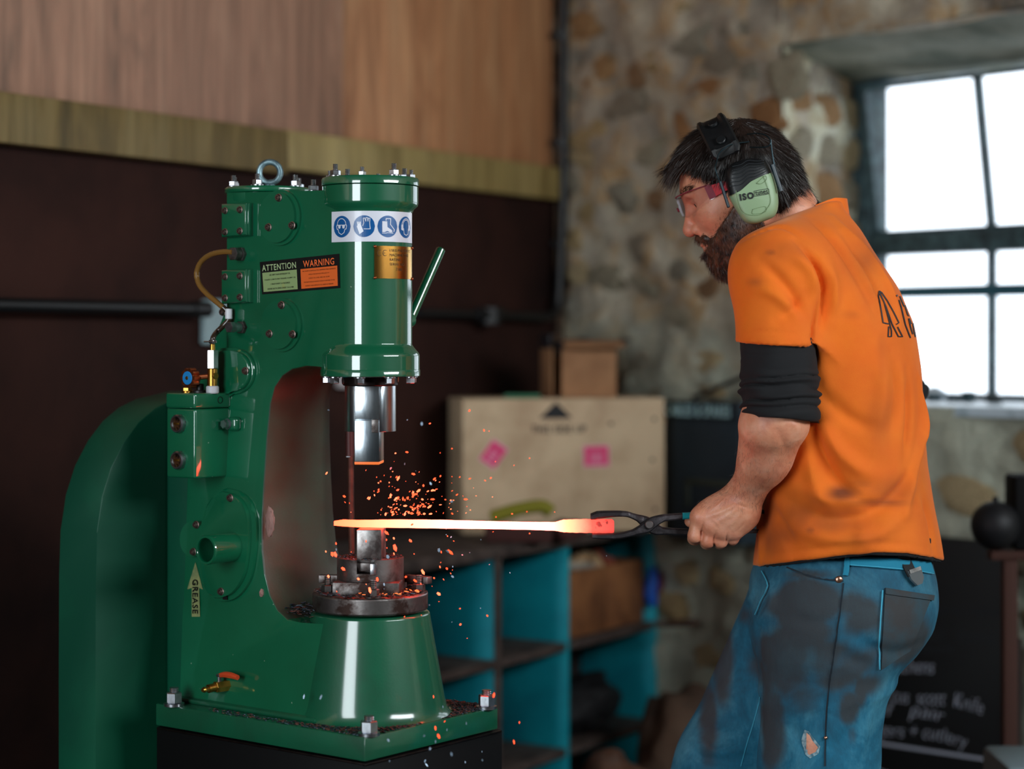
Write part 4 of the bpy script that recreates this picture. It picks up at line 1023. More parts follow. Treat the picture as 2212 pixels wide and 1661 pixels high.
cbox('front_panel', -cw / 2, cw / 2, 0, .009, 0, ch); cbox('rear_panel', -cw / 2, cw / 2, .20, .209, 0, ch); cbox('lid', -cw / 2, cw / 2, .0092, .1998, ch - .009, ch)
cbox('side_panel', -cw / 2, -cw / 2 + .009, .0092, .1998, 0, ch - .0092); cbox('side_panel', cw / 2 - .009, cw / 2, .0092, .1998, 0, ch - .0092); cbox('bottom_panel', -cw / 2 + .01, cw / 2 - .01, .0095, .1995, 0, .009)
def CPX(px, py):  # crate front coordinates from the photo
    d = Vector(((px - CX) / F, 1, -(py - HY) / F)); u = Vector((cr1[0] - cr0[0], cr1[1] - cr0[1], 0)).normalized(); n = Vector((-u.y, u.x, 0))
    o = Vector(co.location); k = (o - Vector((0, 0, CAMZ))).dot(n) / d.dot(n); p = Vector((0, 0, CAMZ)) + d * k - o; return (p.dot(u), p.z)
cmap = lambda u, v, h: Vector((u, -0.0008 - h, v))
ink = pbr('stencil_ink', (34, 34, 36), 0.8)
fl = Flat().poly([CPX(1201, 868), CPX(1236, 904), CPX(1165, 904)])
a_, b_ = CPX(1148, 936), CPX(1266, 918)
fl.text('THIS SIDE UP', width=b_[0] - a_[0], height=b_[1] - a_[1], center=((a_[0] + b_[0]) / 2, (a_[1] + b_[1]) / 2), bold=.03)
fl.build('stencil', cmap, ink, co)
pink = pbr('pink_label', (226, 20, 104), 0.5); pinkw = pbr('pink_label_print', (238, 150, 180), 0.5)
def plabel(cx_, cy_, w, h, rot):
    q = []
    for sx, sy in ((-1, -1), (1, -1), (1, 1), (-1, 1)):
        x, y = sx * w / 2, sy * h / 2; c, s = math.cos(rot), math.sin(rot); q.append(CPX(cx_ + x * c - y * s, cy_ + x * s + y * c))
    m = lambda u, v, hh: cmap(*[(1 - u) * (1 - v) * q[0][i] + u * (1 - v) * q[1][i] + u * v * q[2][i] + (1 - u) * v * q[3][i] for i in (0, 1)], hh)
    lb = Flat().rect(0, 0, 1, 1).build('pink_sticker', m, pinkw, co)
    Flat().rect(.06, .08, .94, .92, .0004).build('pink_field', m, pink, lb); f2 = Flat()
    for k in range(4): f2.rect(.25, .36 + .13 * k, .75, .42 + .13 * k, .0008)
    f2.build('print_lines', m, pinkw, lb)['kind'] = 'stuff'
plabel(1288, 985, 56, 46, -0.03); plabel(1066, 981, 40, 54, 0.62)
for px, py in ((1413, 905), (1409, 993), (1415, 1100), (1320, 915)):
    u, v = CPX(px, py); bm = bmesh.new(); cyl(bm, (u, -.0015, v), (u, .003, v), .005, 12); bo('nail_head', bm, ink, co)
# cardboard box with open flaps on the crate
card = pbr('brown_cardboard', (164, 118, 82), 0.85, var=(8, (140, 98, 66), 0.4, 0.6))
kd = 5.02; kb = empty('cardboard_box', (*XY(1262, kd), zc1 + .001), math.radians(12)); tag(kb, 'open brown cardboard box standing on top of the plywood crate', 'cardboard box')
kw = .165; kh = zat(752, kd) - zc1
def kbx(name, c, s, m=card, rot=None): bm = bmesh.new(); box(bm, c, s, .001, rot); return bo(name, bm, m, kb)
kbx('front_panel', (0.012, 0, kh / 2), (kw * .86, .004, kh)); kbx('rear_panel', (0, .13, kh / 2), (kw, .004, kh)); kbx('side_panel', (-kw / 2, .065, kh / 2), (.004, .126, kh)); kbx('side_panel', (kw / 2, .065, kh / 2), (.004, .126, kh))
drk = pbr('dark_packing_film', (38, 38, 42), 0.4)
kbx('flap', (0.02, -.02, kh + .01), (kw * .95, .05, .003), card, Matrix.Rotation(.35, 3, 'X')); kbx('flap', (kw / 2 + .022, .065, kh + .012), (.05, .12, .003), drk, Matrix.Rotation(-.5, 3, 'Y')); kbx('flap', (-kw / 2 - .004, .065, kh + .016), (.003, .12, .036), drk)
bm = bmesh.new(); bmesh.ops.create_icosphere(bm, subdivisions=3, radius=1)
for v in bm.verts: v.co = Vector((v.co.x * .075, v.co.y * .055, max(v.co.z, -.5) * .030)) * (1 + .3 * mnoise.noise(v.co * 3))
o = bo('packing_film', bm, drk, kb, (0, .065, kh - .006))
# narrow green tray between box and wall, yellow strap and reddish cloth on the bench
bm = bmesh.new(); box(bm, (0, 0, .005), (.09, .05, .010), .002); tag(bo('green_tray', bm, pbr('green_tray', (40, 110, 76), .5), None, (*XY(1128, 4.97), zc1 + .0005)), 'small dark green tray lying on the left of the crate top', 'tray')
sl = bmesh.new(); pts = spline([Vector((*XY(px, 4.72), zat(py, 4.72))) for px, py in ((1060, 1118), (1090, 1108), (1130, 1098), (1172, 1094), (1190, 1108))], 8)
oy = Vector((*XY(1120, 4.72), ZT)); 
bm = bmesh.new(); tube(bm, [p - oy for p in pts], [0.010, *[0.016] * (len(pts) - 2), 0.012], 12)
o = tag(bo('sling', bm, pbr('yellow_webbing', (138, 132, 34), .8), None, oy), 'coiled dull yellow webbing sling lying in front of the crate', 'sling')
bm = bmesh.new(); box(bm, (0, 0, .02), (.16, .06, .04), .008); tag(bo('tool_roll', bm, pbr('dark_red_canvas', (72, 38, 34), .9), None, (*XY(1120, 4.72), ZT)), 'dark red canvas roll on the bench beneath the yellow sling', 'tool roll')
bm = bmesh.new(); bmesh.ops.create_icosphere(bm, subdivisions=3, radius=1)
for v in bm.verts: v.co = Vector((v.co.x * .05, v.co.y * .035, max(v.co.z, -.8) * .026)) * (1 + .35 * mnoise.noise(v.co * 2.2))
tag(bo('rag', bm, pbr('maroon_rag', (84, 44, 42), .9), None, (*XY(1222, 4.80), ZT + .019)), 'crumpled maroon rag on the bench behind the glowing bar', 'rag')
# box with firewood in the upper right pigeonhole
sh0 = 0.606
pw = A((ts[0] + ts[1]) / 2 + .004, OF - 0.09, sh0); wbx = empty('wooden_box', pw, math.atan2(UA.y, UA.x)); tag(wbx, 'brown wooden box of offcuts in the upper right pigeonhole', 'wooden box')
bw = (ts[1] - ts[0]) - .05; bh = .165; wood_b = pbr('brown_box_wood', (150, 96, 56), .8, var=(9, (116, 70, 40), .4, .6)); wood_d = pbr('box_joint', (60, 38, 26), .9)
def wbb(name, c, s, m=wood_b): bm = bmesh.new(); box(bm, c, s, .002); return bo(name, bm, m, wbx)
wbb('front_panel', (-bw / 4 - .002, .06, bh / 2), (bw / 2 - .004, .012, bh)); wbb('front_panel', (bw / 4 + .002, .06, bh / 2), (bw / 2 - .004, .012, bh)); wbb('side_panel', (-bw / 2 + .006, -.02, bh / 2), (.012, .146, bh)); wbb('side_panel', (bw / 2 - .006, -.02, bh / 2), (.012, .146, bh)); wbb('bottom_panel', (0, -.02, .006), (bw - .03, .14, .012))
if pw is not None:
    for ch_ in wbx.children:
        pass
wcols = [pbr('offcut_pale', (214, 176, 132), .8), pbr('offcut_grey', (170, 160, 146), .8), pbr('offcut_red', (150, 70, 52), .8), pbr('offcut_dark', (96, 64, 44), .8)]
labs = ['pale short offcut lying across the wooden box', 'grey weathered offcut at the right of the wooden box', 'reddish offcut end sticking up at the left of the box', 'dark brown offcut half buried in the wooden box', 'pale round-ended offcut in the middle of the box', 'grey-white offcut lying low at the front of the box', 'red block wedged at the left of the box']
for k, (x, y, z, l, r, mi, rz_, ry_) in enumerate([(.02, .0, bh + .012, .12, .016, 0, .3, .1), (.07, .02, bh + .004, .12, .013, 1, -.2, -.1), (-.09, .0, bh + .006, .06, .013, 2, 1.2, .7), (-.03, -.03, bh - .008, .14, .016, 3, .1, 0), (-.01, .03, bh + .006, .07, .014, 0, .8, .3), (.05, .045, bh - .006, .10, .011, 1, 0, .05), (-.075, .035, bh - .002, .05, .012, 2, .4, -.4)]):
    R_ = Matrix.Rotation(wbx.rotation_euler.z, 3, 'Z'); bm = bmesh.new(); box(bm, (0, 0, 0), (l, r * 2, r * 1.7), .004, Matrix.Rotation(rz_, 3, 'Z') @ Matrix.Rotation(ry_, 3, 'Y'))
    tag(bo('timber_offcut', bm, wcols[mi], None, Vector(pw) + R_ @ Vector((x, y, z)), wbx.rotation_euler), labs[k], 'offcut', 'timber offcuts in the wooden box')
# dark heap in the lower right pigeonhole and sacks below
def lump(name, loc, s, mat, seed, rough=.25, freq=1.6, sub=4, flat=-.9, rz_=0):
    bm = bmesh.new(); bmesh.ops.create_icosphere(bm, subdivisions=sub, radius=1)
    for v in bm.verts:
        c = v.co.copy(); q = 1 + rough * mnoise.fractal(c * freq + Vector((seed, 0, 0)), .8, 2, 5); v.co = Vector((c.x * s[0], c.y * s[1], max(c.z, flat) * s[2])) * q
        if v.co.z < flat * s[2]: v.co.z = flat * s[2]
    return bo(name, bm, mat, None, loc, (0, 0, rz_), 60)
sh1 = .345
tag(lump('coal_sack', A((ts[0] + ts[1]) / 2 + .03, OF - .09, sh1 + .069), (.145, .085, .077), pbr('black_sack', (20, 20, 24), .7), 2.0, rz_=math.atan2(UA.y, UA.x)), 'black slumped sack in the lower right pigeonhole', 'sack')
stone_b = pbr('brown_stone_block', (104, 80, 64), .9, var=(7, (70, 56, 48), .4, .62), bump=(26, .8, .01))
tag(lump('stone_block', (*XY(1475, 4.86), .238), (.13, .12, .262), stone_b, 5.0, .2, 1.2), 'large rough brown stone standing at the foot of the stone wall', 'stone')
tag(lump('leather_sack', (*XY(1335, 4.50), .20), (.115, .10, .222), pbr('leather_sack', (96, 66, 50), .7, var=(8, (64, 44, 36), .4, .6)), 9.0, .22, 1.5), 'slumped brown leather sack in front of the pigeonholes', 'sack')
tag(lump('stone_block', (*XY(1600, 4.50), .16), (.12, .12, .178), stone_b, 15.0, .2, 1.2), 'lower brown stone between the leather sack and the man', 'stone')
tag(lump('canvas_heap', (*XY(1165, 4.05), .10), (.22, .13, .112), pbr('dark_canvas', (34, 28, 28), .9), 12.0, .2, 1.5), 'dark canvas heap on the floor in front of the pigeonholes', 'canvas')
# blue rag hanging from the bench end, rusty bracket
bm = bmesh.new()
for j in range(2):
    for i in range(9):
        a = 2 * PI * i / 8
pth = [Vector((0, 0, 0)), Vector((.002, -.005, -.03)), Vector((-.004, -.008, -.07)), Vector((.004, -.006, -.10))]
tube(bm, spline(pth, 5), [.008 + .010 * math.sin(k / 15 * 2.6) for k in range(16)], 12)
pe = A(ts[0] - .02, OF - .01, .80); tag(bo('blue_glove', bm, pbr('blue_glove', (10, 80, 176), .6), None, (*XY(1408, pe.y - .03), zat(1222, pe.y))), 'bright blue glove hanging at the end of the bench', 'glove')
bm = bmesh.new(); tube(bm, spline(pth, 5), [.007 + .008 * math.sin(k / 15 * 2.8) for k in range(16)], 12); tag(bo('maroon_glove', bm, pbr('maroon_glove', (110, 24, 50), .6), None, (*XY(1428, pe.y + .0), zat(1222, pe.y))), 'maroon glove hanging beside the blue one', 'glove')
bm = bmesh.new(); tube(bm, [Vector((-.03, 0, 0)), Vector((.06, -.01, .004)), Vector((.085, -.01, .002))], [.008, .010, .006], 10); pb = XY(1440, 5.12); tag(bo('rusty_bracket', bm, rusty, None, (pb[0], pb[1], zat(1348, 5.12))), 'rusty iron spike sticking out of the stone wall by the bench end', 'bracket')
# dark cabinet on the stone wall
kt0, kt1 = tB(1437, .13), tB(1600, .13); kz0, kz1 = zat(1152, 5.2), zat(862, 5.2)
cab = empty('wall_cabinet', B((kt0 + kt1) / 2, 0.02, kz0)); tag(cab, 'dark blue cabinet with white capitals on its top edge, on the stone wall', 'cabinet')
cab_m = pbr('dark_blue_cabinet', (34, 50, 60), .7, var=(5, (24, 36, 46), .4, .65))
wbox('body', B, RB, kt0, kt1, .022, .128, kz0, kz1, cab_m, cab, .003); wbox('top_rail', B, RB, kt0, kt1, .1285, .134, kz1 - .045, kz1, cab_m, cab, .001)
wbox('door', B, RB, kt0 + .004, kt1 - .004, .1285, .133, kz0 + .004, kz1 - .049, cab_m, cab, .001)
fr = pbr('faint_frame', (56, 62, 52), .7); tf0, tf1 = tB(1482, .135), tB(1590, .135)
for (a0, a1, z0, z1) in ((tf0, tf1, zat(1022, 5.2), zat(1034, 5.2)), (tf0, tf0 + .012, zat(1080, 5.2), zat(1034, 5.2))): wbox('label_holder', B, RB, a0, a1, .1335, .137, min(z0, z1), max(z0, z1), fr, cab, .0005)
white_l = pbr('white_letters', (190, 236, 244), .7)
V, Fc = text2d('CABLES & SPARES', width=tB(1440, .134) and (tB(1578, .1345) - tB(1438, .1345)), height=.030, bold=.03)
tm0 = (tB(1578, .1345) + tB(1438, .1345)) / 2
pyd('lettering', [B(tm0 + v[0], .1352, kz1 - .0225 + v[1]) - cab.location for v in V], Fc, white_l, cab, None)
# rod leaning on the cabinet
bm = bmesh.new(); cyl(bm, (0, 0, 0), Vector((*XY(1700, 4.95), zat(776, 4.95))) - Vector((*XY(1496, 4.98), zat(862, 4.98))), .006, 10); tag(bo('iron_rod', bm, pbr('dark_iron', (30, 28, 28), .5, .5), None, (*XY(1496, 4.98), zat(862, 4.98) + .002)), 'dark iron rod lying aslant over the blue cabinet, behind the man', 'rod')
# chalkboard leaning at the foot of the window wall
cz0, cz1 = .30, zat(1166, 4.36)
ct0, ct1 = tB(1850, .14), tB(2172, .14)
cbd = empty('chalkboard', B((ct0 + ct1) / 2, .14, cz0)); tag(cbd, 'black chalkboard with handwritten list below the window', 'chalkboard')
wbox('board', B, RB, ct0, ct1, .115, .14, cz0, cz1, pbr('chalkboard_black', (9, 10, 13), .6, var=(4, (14, 18, 20), .4, .7)), cbd, .002)
wbox('leg', B, RB, ct0 + .02, ct0 + .06, .05, .113, 0, cz0 + .4, dark_board, cbd, .002); wbox('leg', B, RB, ct1 - .06, ct1 - .02, .05, .113, 0, cz0 + .4, dark_board, cbd, .002)
chalk = pbr('chalk', (176, 182, 198), .95); chalk_d = pbr('faint_chalk', (40, 44, 50), .95)
def chalk_text(s, px0, px1, py, h, mat=chalk, slant=.25):
    t0, t1 = tB(px0, .141), tB(px1, .141); z = zat(py, B((t0 + t1) / 2, .141, 0).y)
    V, Fc = text2d(s, width=t1 - t0, height=h * .9, shear=slant, bold=-.012); b_ = .012
    pyd('handwriting', [B((t0 + t1) / 2 + v[0], .1412, z + v[1] + .006 * math.sin(v[0] * 21)) - cbd.location for v in V], Fc, mat, cbd, None)['kind'] = 'stuff'
chalk_text('kitchens', 1918, 2018, 1438, .036); chalk_text('Marcus  scott  Knife', 1880, 2124, 1506, .036)
chalk_text('beef   pair', 1850, 2040, 1537, .045); chalk_text('bodgers + cutlery', 1850, 2090, 1584, .045)
chalk_text('bread   board', 1960, 2150, 1372, .03, chalk_d); chalk_text('tools', 1990, 2060, 1400, .024, chalk_d); chalk_text('sharpening   scissors', 1990, 2160, 1320, .028, chalk_d)
t0, t1 = tB(1852, .141), tB(2140, .141); p0, p1 = zat(1598, B(t0, .141, 0).y), zat(1642, B(t1, .141, 0).y)
fl = Flat().line([(t0, p0), (t1, p1)], .007); fl.line([(t0 + .02, p0 - .055), (t0 + .09, p0 - .062), (t0 + .092, p0 - .09)], .005); fl.build('chalk_line', lambda u, v, h: B(u, .1412, v) - cbd.location, chalk, cbd)
# iron ball on its rusty post, right edge
bp_ = Vector((*XY(2150, 4.0), 0)); 
zbk = zat(1135, 4.0); ball = empty('iron_ball', (bp_.x, bp_.y, zbk)); tag(ball, 'round black iron ball with a peg on top, at the right edge', 'ball')
bm = bmesh.new(); bmesh.ops.create_uvsphere(bm, u_segments=32, v_segments=20, radius=.0495); ball_m = pbr('black_iron_ball', (28, 28, 32), .55, .3); bo('sphere', bm, ball_m, ball)
bm = bmesh.new(); cyl(bm, (0, 0, .044), (0, 0, .058), .006, 12, .001); bo('peg', bm, ball_m, ball)
ps = empty('rusty_post', (*XY(2180, 4.0), 0)); tag(ps, 'rusty square post with a top bar carrying the iron ball', 'post')
zt2 = zbk - .0495
bm = bmesh.new(); box(bm, (0.0, 0, (zt2 - .018) / 2), (.028, .028, zt2 - .018), .002); bo('post', bm, pbr('brown_rust', (74, 44, 36), .8, .2), ps)
bm = bmesh.new(); box(bm, (.12, 0, zt2 - .0095), (.32, .04, .018), .002); bo('cross_bar', bm, MATS['brown_rust'], ps)
bm = bmesh.new(); box(bm, (.10, 0, .01), (.3, .2, .02), .002); bo('foot', bm, MATS['brown_rust'], ps)
bm = bmesh.new(); box(bm, (0, 0, .075), (.14, .09, .15), .008); tag(bo('battery_case', bm, pbr('black_case', (7, 8, 10), .7, spec=.2), None, (*XY(2255, 4.03), zt2 + .0002)), 'black case standing on the bar right of the iron ball', 'case')
bm = bmesh.new(); box(bm, (0, 0, .22), (.16, .2, .44), .01); tag(bo('pale_bin', bm, pbr('pale_bin', (130, 150, 158), .6), None, (*XY(2240, 3.75), zat(1628, 3.75) - .44)), 'pale grey-blue bin at the lower right corner', 'bin')
bpy.data.objects['pale_bin'].location.z = 0
for v in bpy.data.objects['pale_bin'].data.vertices: v.co.z *= zat(1632, 3.75) / .44
# things on the window sill
zs_ = ZS + .0045
def sillp(px, o): t_ = tB(px, o); p = B(t_, o, zs_); return p
tin = pbr('dark_teal_tin', (20, 58, 66), .5)
for px, w, h, lab in ((2018, .035, .018, 'flat dark tin on the window sill, nearest the man'), (2062, .04, .014, 'low dark tin lying in the middle of the window sill'), (2092, .03, .026, 'taller dark tin left of the sill weight')):
    bm = bmesh.new(); cyl(bm, (0, 0, 0), (0, 0, h), w / 2, 24, .002); cyl(bm, (0, 0, h * .72), (0, 0, h * .99), w / 2 + .0015, 24, .001); tag(bo('tin', bm, tin, None, sillp(px, -.25)), lab, 'tin', 'tins on the window sill')
bm = bmesh.new(); lathe(bm, [(0, 0), (.020, 0), (.020, .008), (.016, .016), (.0155, .018), (0, .018)], 24); tag(bo('weight', bm, pbr('dark_weight', (40, 52, 54), .6), None, sillp(2148, -.26)), 'dark iron weight at the foot of the window mullion', 'weight')
bm = bmesh.new(); bmesh.ops.create_icosphere(bm, subdivisions=3, radius=1)
for v in bm.verts: v.co = Vector((v.co.x * .034, v.co.y * .02, v.co.z * .012 + .022 - .010 * abs(v.co.x) ** 2)) * (1 + .15 * mnoise.noise(v.co * 3))
cyl(bm, (-.012, 0, 0), (-.012, 0, .02), .009, 14); tag(bo('bird_figure', bm, pbr('white_china', (214, 220, 226), .3), None, sillp(2017, -.30) + Vector((0, 0, .018 * 0))), 'small white china ornament on the sill, half behind the shirt', 'ornament')
# ------------------------------------------------------------------ the blacksmith: implicit surfaces, polygonised with surface nets
class Prim:
    def __init__(s, f, c, r, k=0.02, sub=False, inter=False): s.f, s.c, s.r, s.k, s.sub, s.inter = f, np.array(c, float), r, k, sub, inter
def smin(a, b, k):
    if k <= 0: return np.minimum(a, b)
    h = np.maximum(k - np.abs(a - b), 0) / k
    return np.minimum(a, b) - h * h * k * 0.25
def smax(a, b, k): return -smin(-a, -b, k)
def cap(a, b, ra, rb=None, k=0.02, flat=None, sub=False):
    a, b = np.array(a, float), np.array(b, float); rb = ra if rb is None else rb; ab = b - a; L2 = ab @ ab
    def f(P):
        t = np.clip(((P - a) @ ab) / L2, 0, 1); return np.linalg.norm(P - a - t[:, None] * ab, axis=1) - (ra + (rb - ra) * t)
    return Prim(f, (a + b) / 2, math.sqrt(L2) / 2 + max(ra, rb), k, sub)
def ell(c, r, R=None, k=0.02, sub=False):
    c = np.array(c, float); r = np.array(r, float); R = np.eye(3) if R is None else np.array(R, float)   # rows = local axes
    def f(P):
        q = (P - c) @ R.T; k0 = np.linalg.norm(q / r, axis=1); k1 = np.linalg.norm(q / (r * r), axis=1) + 1e-9
        return k0 * (k0 - 1) / k1
    return Prim(f, c, r.max(), k, sub)
class SDF:
    def __init__(s, prims): s.p = prims; s.C = np.array([p.c for p in prims]); s.R = np.array([p.r for p in prims])
    def near(s, c, rad): return [p for p, d in zip(s.p, np.linalg.norm(s.C - c, axis=1) - s.R - rad) if d < max(p.k, 0.02) * 1.2 + 0.01 or p.inter]
    def ev(s, P, prims=None):
        d = np.full(len(P), 0.3)
        for p in (s.p if prims is None else prims):
            v = p.f(P)
            if p.inter: d = smax(d, v, p.k)
            elif p.sub: d = smax(d, -v, p.k)
            else: d = smin(d, v, p.k)
        return d
OFFS = np.array([(i, j, k) for i in (0, 1) for j in (0, 1) for k in (0, 1)])
EDG = [(a, b) for a in range(8) for b in range(a + 1, 8) if np.abs(OFFS[a] - OFFS[b]).sum() == 1]
def nets(sdf, lo, hi, h, Bk=14, refine=1):
    lo = np.array(lo, float); nb = np.ceil((np.array(hi) - lo) / (h * Bk)).astype(int); N = nb * Bk + 3
    IDS, POS, Q = [], [], []
    g = np.arange(Bk + 1); G = np.stack(np.meshgrid(g, g, g, indexing='ij'), -1).reshape(-1, 3)
    blocks = np.stack(np.meshgrid(*[np.arange(n) for n in nb], indexing='ij'), -1).reshape(-1, 3)
    cen = lo + (blocks + 0.5) * Bk * h; rad = Bk * h * 0.8661
    dc = sdf.ev(cen)
    for bI, c, d in zip(blocks, cen, dc):
        if abs(d) > rad * 1.5 + 0.012: continue
        pr = sdf.near(c, rad)
        base = bI * Bk; P = lo + (G + base) * h
        D = sdf.ev(P, pr).reshape(Bk + 1, Bk + 1, Bk + 1); S_ = D < 0
        if S_.all() or not S_.any(): continue
        cs = [D[o[0]:Bk + o[0], o[1]:Bk + o[1], o[2]:Bk + o[2]] for o in OFFS]; ss = [x < 0 for x in cs]
        cnt = sum(x.astype(np.int8) for x in ss); act = (cnt > 0) & (cnt < 8); idx = np.argwhere(act)
        if len(idx):
            vals = np.stack([x[act] for x in cs], 1); acc = np.zeros((len(idx), 3)); m = np.zeros(len(idx))
            for a, b in EDG:
                va, vb = vals[:, a], vals[:, b]; cr = (va < 0) != (vb < 0); t = np.where(cr, va / np.where(cr, va - vb, 1), 0)
                acc += cr[:, None] * (OFFS[a] + t[:, None] * (OFFS[b] - OFFS[a])); m += cr
            gi = idx + base; POS.append(lo + (gi + acc / m[:, None]) * h); IDS.append((gi[:, 0] * N[1] + gi[:, 1]) * N[2] + gi[:, 2])
        for ax in range(3):
            u, w = (ax + 1) % 3, (ax + 2) % 3
            sl0 = [slice(0, Bk)] * 3; sl1 = [slice(0, Bk)] * 3; sl1[ax] = slice(1, Bk + 1)
            a, b = S_[tuple(sl0)], S_[tuple(sl1)]; cr = np.argwhere(a != b)
            if not len(cr): continue
            ins = a[tuple(cr.T)]; gg = cr + base; ok = (gg[:, u] > 0) & (gg[:, w] > 0); gg, ins = gg[ok], ins[ok]
            eu = np.zeros(3, int); eu[u] = 1; ew = np.zeros(3, int); ew[w] = 1
            ids = [((q[:, 0] * N[1] + q[:, 1]) * N[2] + q[:, 2]) for q in (gg - eu - ew, gg - ew, gg, gg - eu)]
            q = np.stack(ids, 1); q[~ins] = q[~ins][:, ::-1]; Q.append(q)
    ids = np.concatenate(IDS); pos = np.concatenate(POS); q = np.concatenate(Q)
    o = np.argsort(ids); ids, pos = ids[o], pos[o]; f = np.searchsorted(ids, q); f[f >= len(ids)] = 0
    good = (ids[f] == q).all(1); f = f[good]
    for _ in range(refine): pos = project(sdf, pos, h)
    return pos, f
def project(sdf, pos, h):
    out = pos.copy(); o = np.lexsort((np.floor(pos[:, 2] / .06), np.floor(pos[:, 1] / .06), np.floor(pos[:, 0] / .06)))
    key = (np.floor(pos / .06)).astype(int); key = key[:, 0] * 1000003 + key[:, 1] * 1009 + key[:, 2]; o = np.argsort(key, kind='stable'); ks = key[o]
    cuts = np.flatnonzero(np.diff(ks)) + 1
    e = h * 0.25
    for seg in np.split(o, cuts):
        P = pos[seg]; c = P.mean(0); pr = sdf.near(c, np.linalg.norm(P - c, axis=1).max() + .002)
        d = sdf.ev(P, pr); g = np.stack([sdf.ev(P + np.eye(3)[i] * e, pr) - d for i in range(3)], 1) / e
        g2 = np.maximum((g * g).sum(1), .25); st = -(d / g2)[:, None] * g; n = np.linalg.norm(st, axis=1); st *= np.minimum(1, h * .6 / np.maximum(n, 1e-9))[:, None]
        out[seg] = P + st
    return out
def sdf_mesh(name, sdf, lo, hi, h, refine=1):
    p, f = nets(sdf, lo, hi, h, refine=refine); me = bpy.data.meshes.new(name)
    me.vertices.add(len(p)); me.vertices.foreach_set('co', p.ravel()); me.loops.add(len(f) * 4); me.loops.foreach_set('vertex_index', f.ravel().astype(np.int32))
    me.polygons.add(len(f)); me.polygons.foreach_set('loop_start', np.arange(0, len(f) * 4, 4, dtype=np.int32)); me.update(calc_edges=True); me.validate(); me.shade_smooth(); return me
def vco(me): a = np.empty(len(me.vertices) * 3); me.vertices.foreach_get('co', a); return a.reshape(-1, 3)
def vno(me): a = np.empty(len(me.vertices) * 3); me.vertices.foreach_get('normal', a); return a.reshape(-1, 3)
def setco(me, a): me.vertices.foreach_set('co', a.ravel()); me.update()
def bvh(me): return BVHTree.FromPolygons([v.co[:] for v in me.vertices], [tuple(p.vertices) for p in me.polygons])
def shoot(tree, px, py, far=False):
    o = Vector((0, 0, CAMZ)); d = Vector(((px - CX) / F, 1, -(py - HY) / F)).normalized(); hit = tree.ray_cast(o, d); return hit[0], hit[1]
def pix(co): return CX + F * co[:, 0] / co[:, 1], HY - F * (co[:, 2] - CAMZ) / co[:, 1]
def fnoise(P, scale, seed=0, oct_=3):
    """cheap smooth pseudo-noise: sums of rotated sines"""
    r = np.random.default_rng(seed); v = np.zeros(len(P)); amp = 1
    for o in range(oct_):
        for _ in range(4):
            d = r.normal(size=3); d /= np.linalg.norm(d); v += amp * np.sin(P @ d * scale * (1.9 ** o) * r.uniform(.7, 1.3) + r.uniform(0, 6.3) + 1.5 * np.sin(P @ np.roll(d, 1) * scale * .6 * (1.9 ** o)))
        amp *= .5
    return v / 5
def seg_dist(P, pts):
    """distance of points P to a 3-D polyline"""
    d = np.full(len(P), 9.0)
    for a, b in zip(pts, pts[1:]):
        a, b = np.array(a), np.array(b); ab = b - a; t = np.clip(((P - a) @ ab) / max(ab @ ab, 1e-9), 0, 1); d = np.minimum(d, np.linalg.norm(P - a - t[:, None] * ab, axis=1))
    return d
def crease(me, lines):
    """lines: (photo polyline, width, amplitude): pushes a fold (+) or a furrow (-) into a surface along its normals"""
    co, no = vco(me), vno(me); tree = bvh(me); disp = np.zeros(len(co))
    for pl, w, amp in lines:
        P2 = spline([Vector((x, y, 0)) for x, y in pl], 5); hit = [shoot(tree, p.x, p.y) for p in P2]; pts = [h[0] for h in hit if h[0] is not None]
        if len(pts) < 2: continue
        n = len(pts); lo, hi = np.min([p[:] for p in pts], 0) - 3 * w, np.max([p[:] for p in pts], 0) + 3 * w
        m = ((co > lo) & (co < hi)).all(1); d = seg_dist(co[m], [p[:] for p in pts])
        e0 = np.linalg.norm(co[m] - np.array(pts[0]), axis=1); e1 = np.linalg.norm(co[m] - np.array(pts[-1]), axis=1); L = sum((b - a).length for a, b in zip(pts, pts[1:]))
        taper = smoothstep(0, L * .35, e0) * smoothstep(0, L * .35, e1)
        disp[m] += amp * np.exp(-(d / w) ** 2) * (.25 + .75 * taper)
    setco(me, co + no * disp[:, None])
def paint(me, name, val):
    a = me.color_attributes.new(name, 'FLOAT_COLOR', 'POINT'); v = np.ones((len(me.vertices), 4)); v[:, :3] = np.clip(val, 0, 1)[:, None] if val.ndim == 1 else val; a.data.foreach_set('color', v.ravel())
def blobs(me, lst, front=True):
    """lst: (px, py, rx, ry, strength): stains measured on the photograph, laid on the camera-side skin of the surface"""
    co, no = vco(me), vno(me); x, y = pix(co); v = np.zeros(len(co))
    for px, py, rx, ry, s in lst: v = np.maximum(v, s * np.exp(-(((x - px) / rx) ** 2 + ((y - py) / ry) ** 2)))
    return np.where(no[:, 1] < .2, v, 0) if front else v

ROOT = Vector((0.50, 3.12, 0))
def man_obj(name, me, mat, parent=None):
    setco(me, vco(me) - np.array(ROOT)); return mesh_obj(name, me, mat, parent)
Wn = lambda px, py, d: np.array(W(px, py, d))

# ---- head frame
HD = 3.10
E0 = Wn(1625, 430, HD)
yaw = math.radians(6); pit = math.radians(24)
F0 = np.array([-math.cos(yaw), math.sin(yaw), 0.0]); Zv = np.array([0, 0, 1.0])
HF = math.cos(pit) * F0 - math.sin(pit) * Zv; HU = math.sin(pit) * F0 + math.cos(pit) * Zv; HL = np.cross(HU, HF)
def Hh(f, l, u): return E0 + HF * f + HL * l + HU * u
RH = np.array([HF, HL, HU])
def headcoords(P): q = (P - E0) @ RH.T; return q

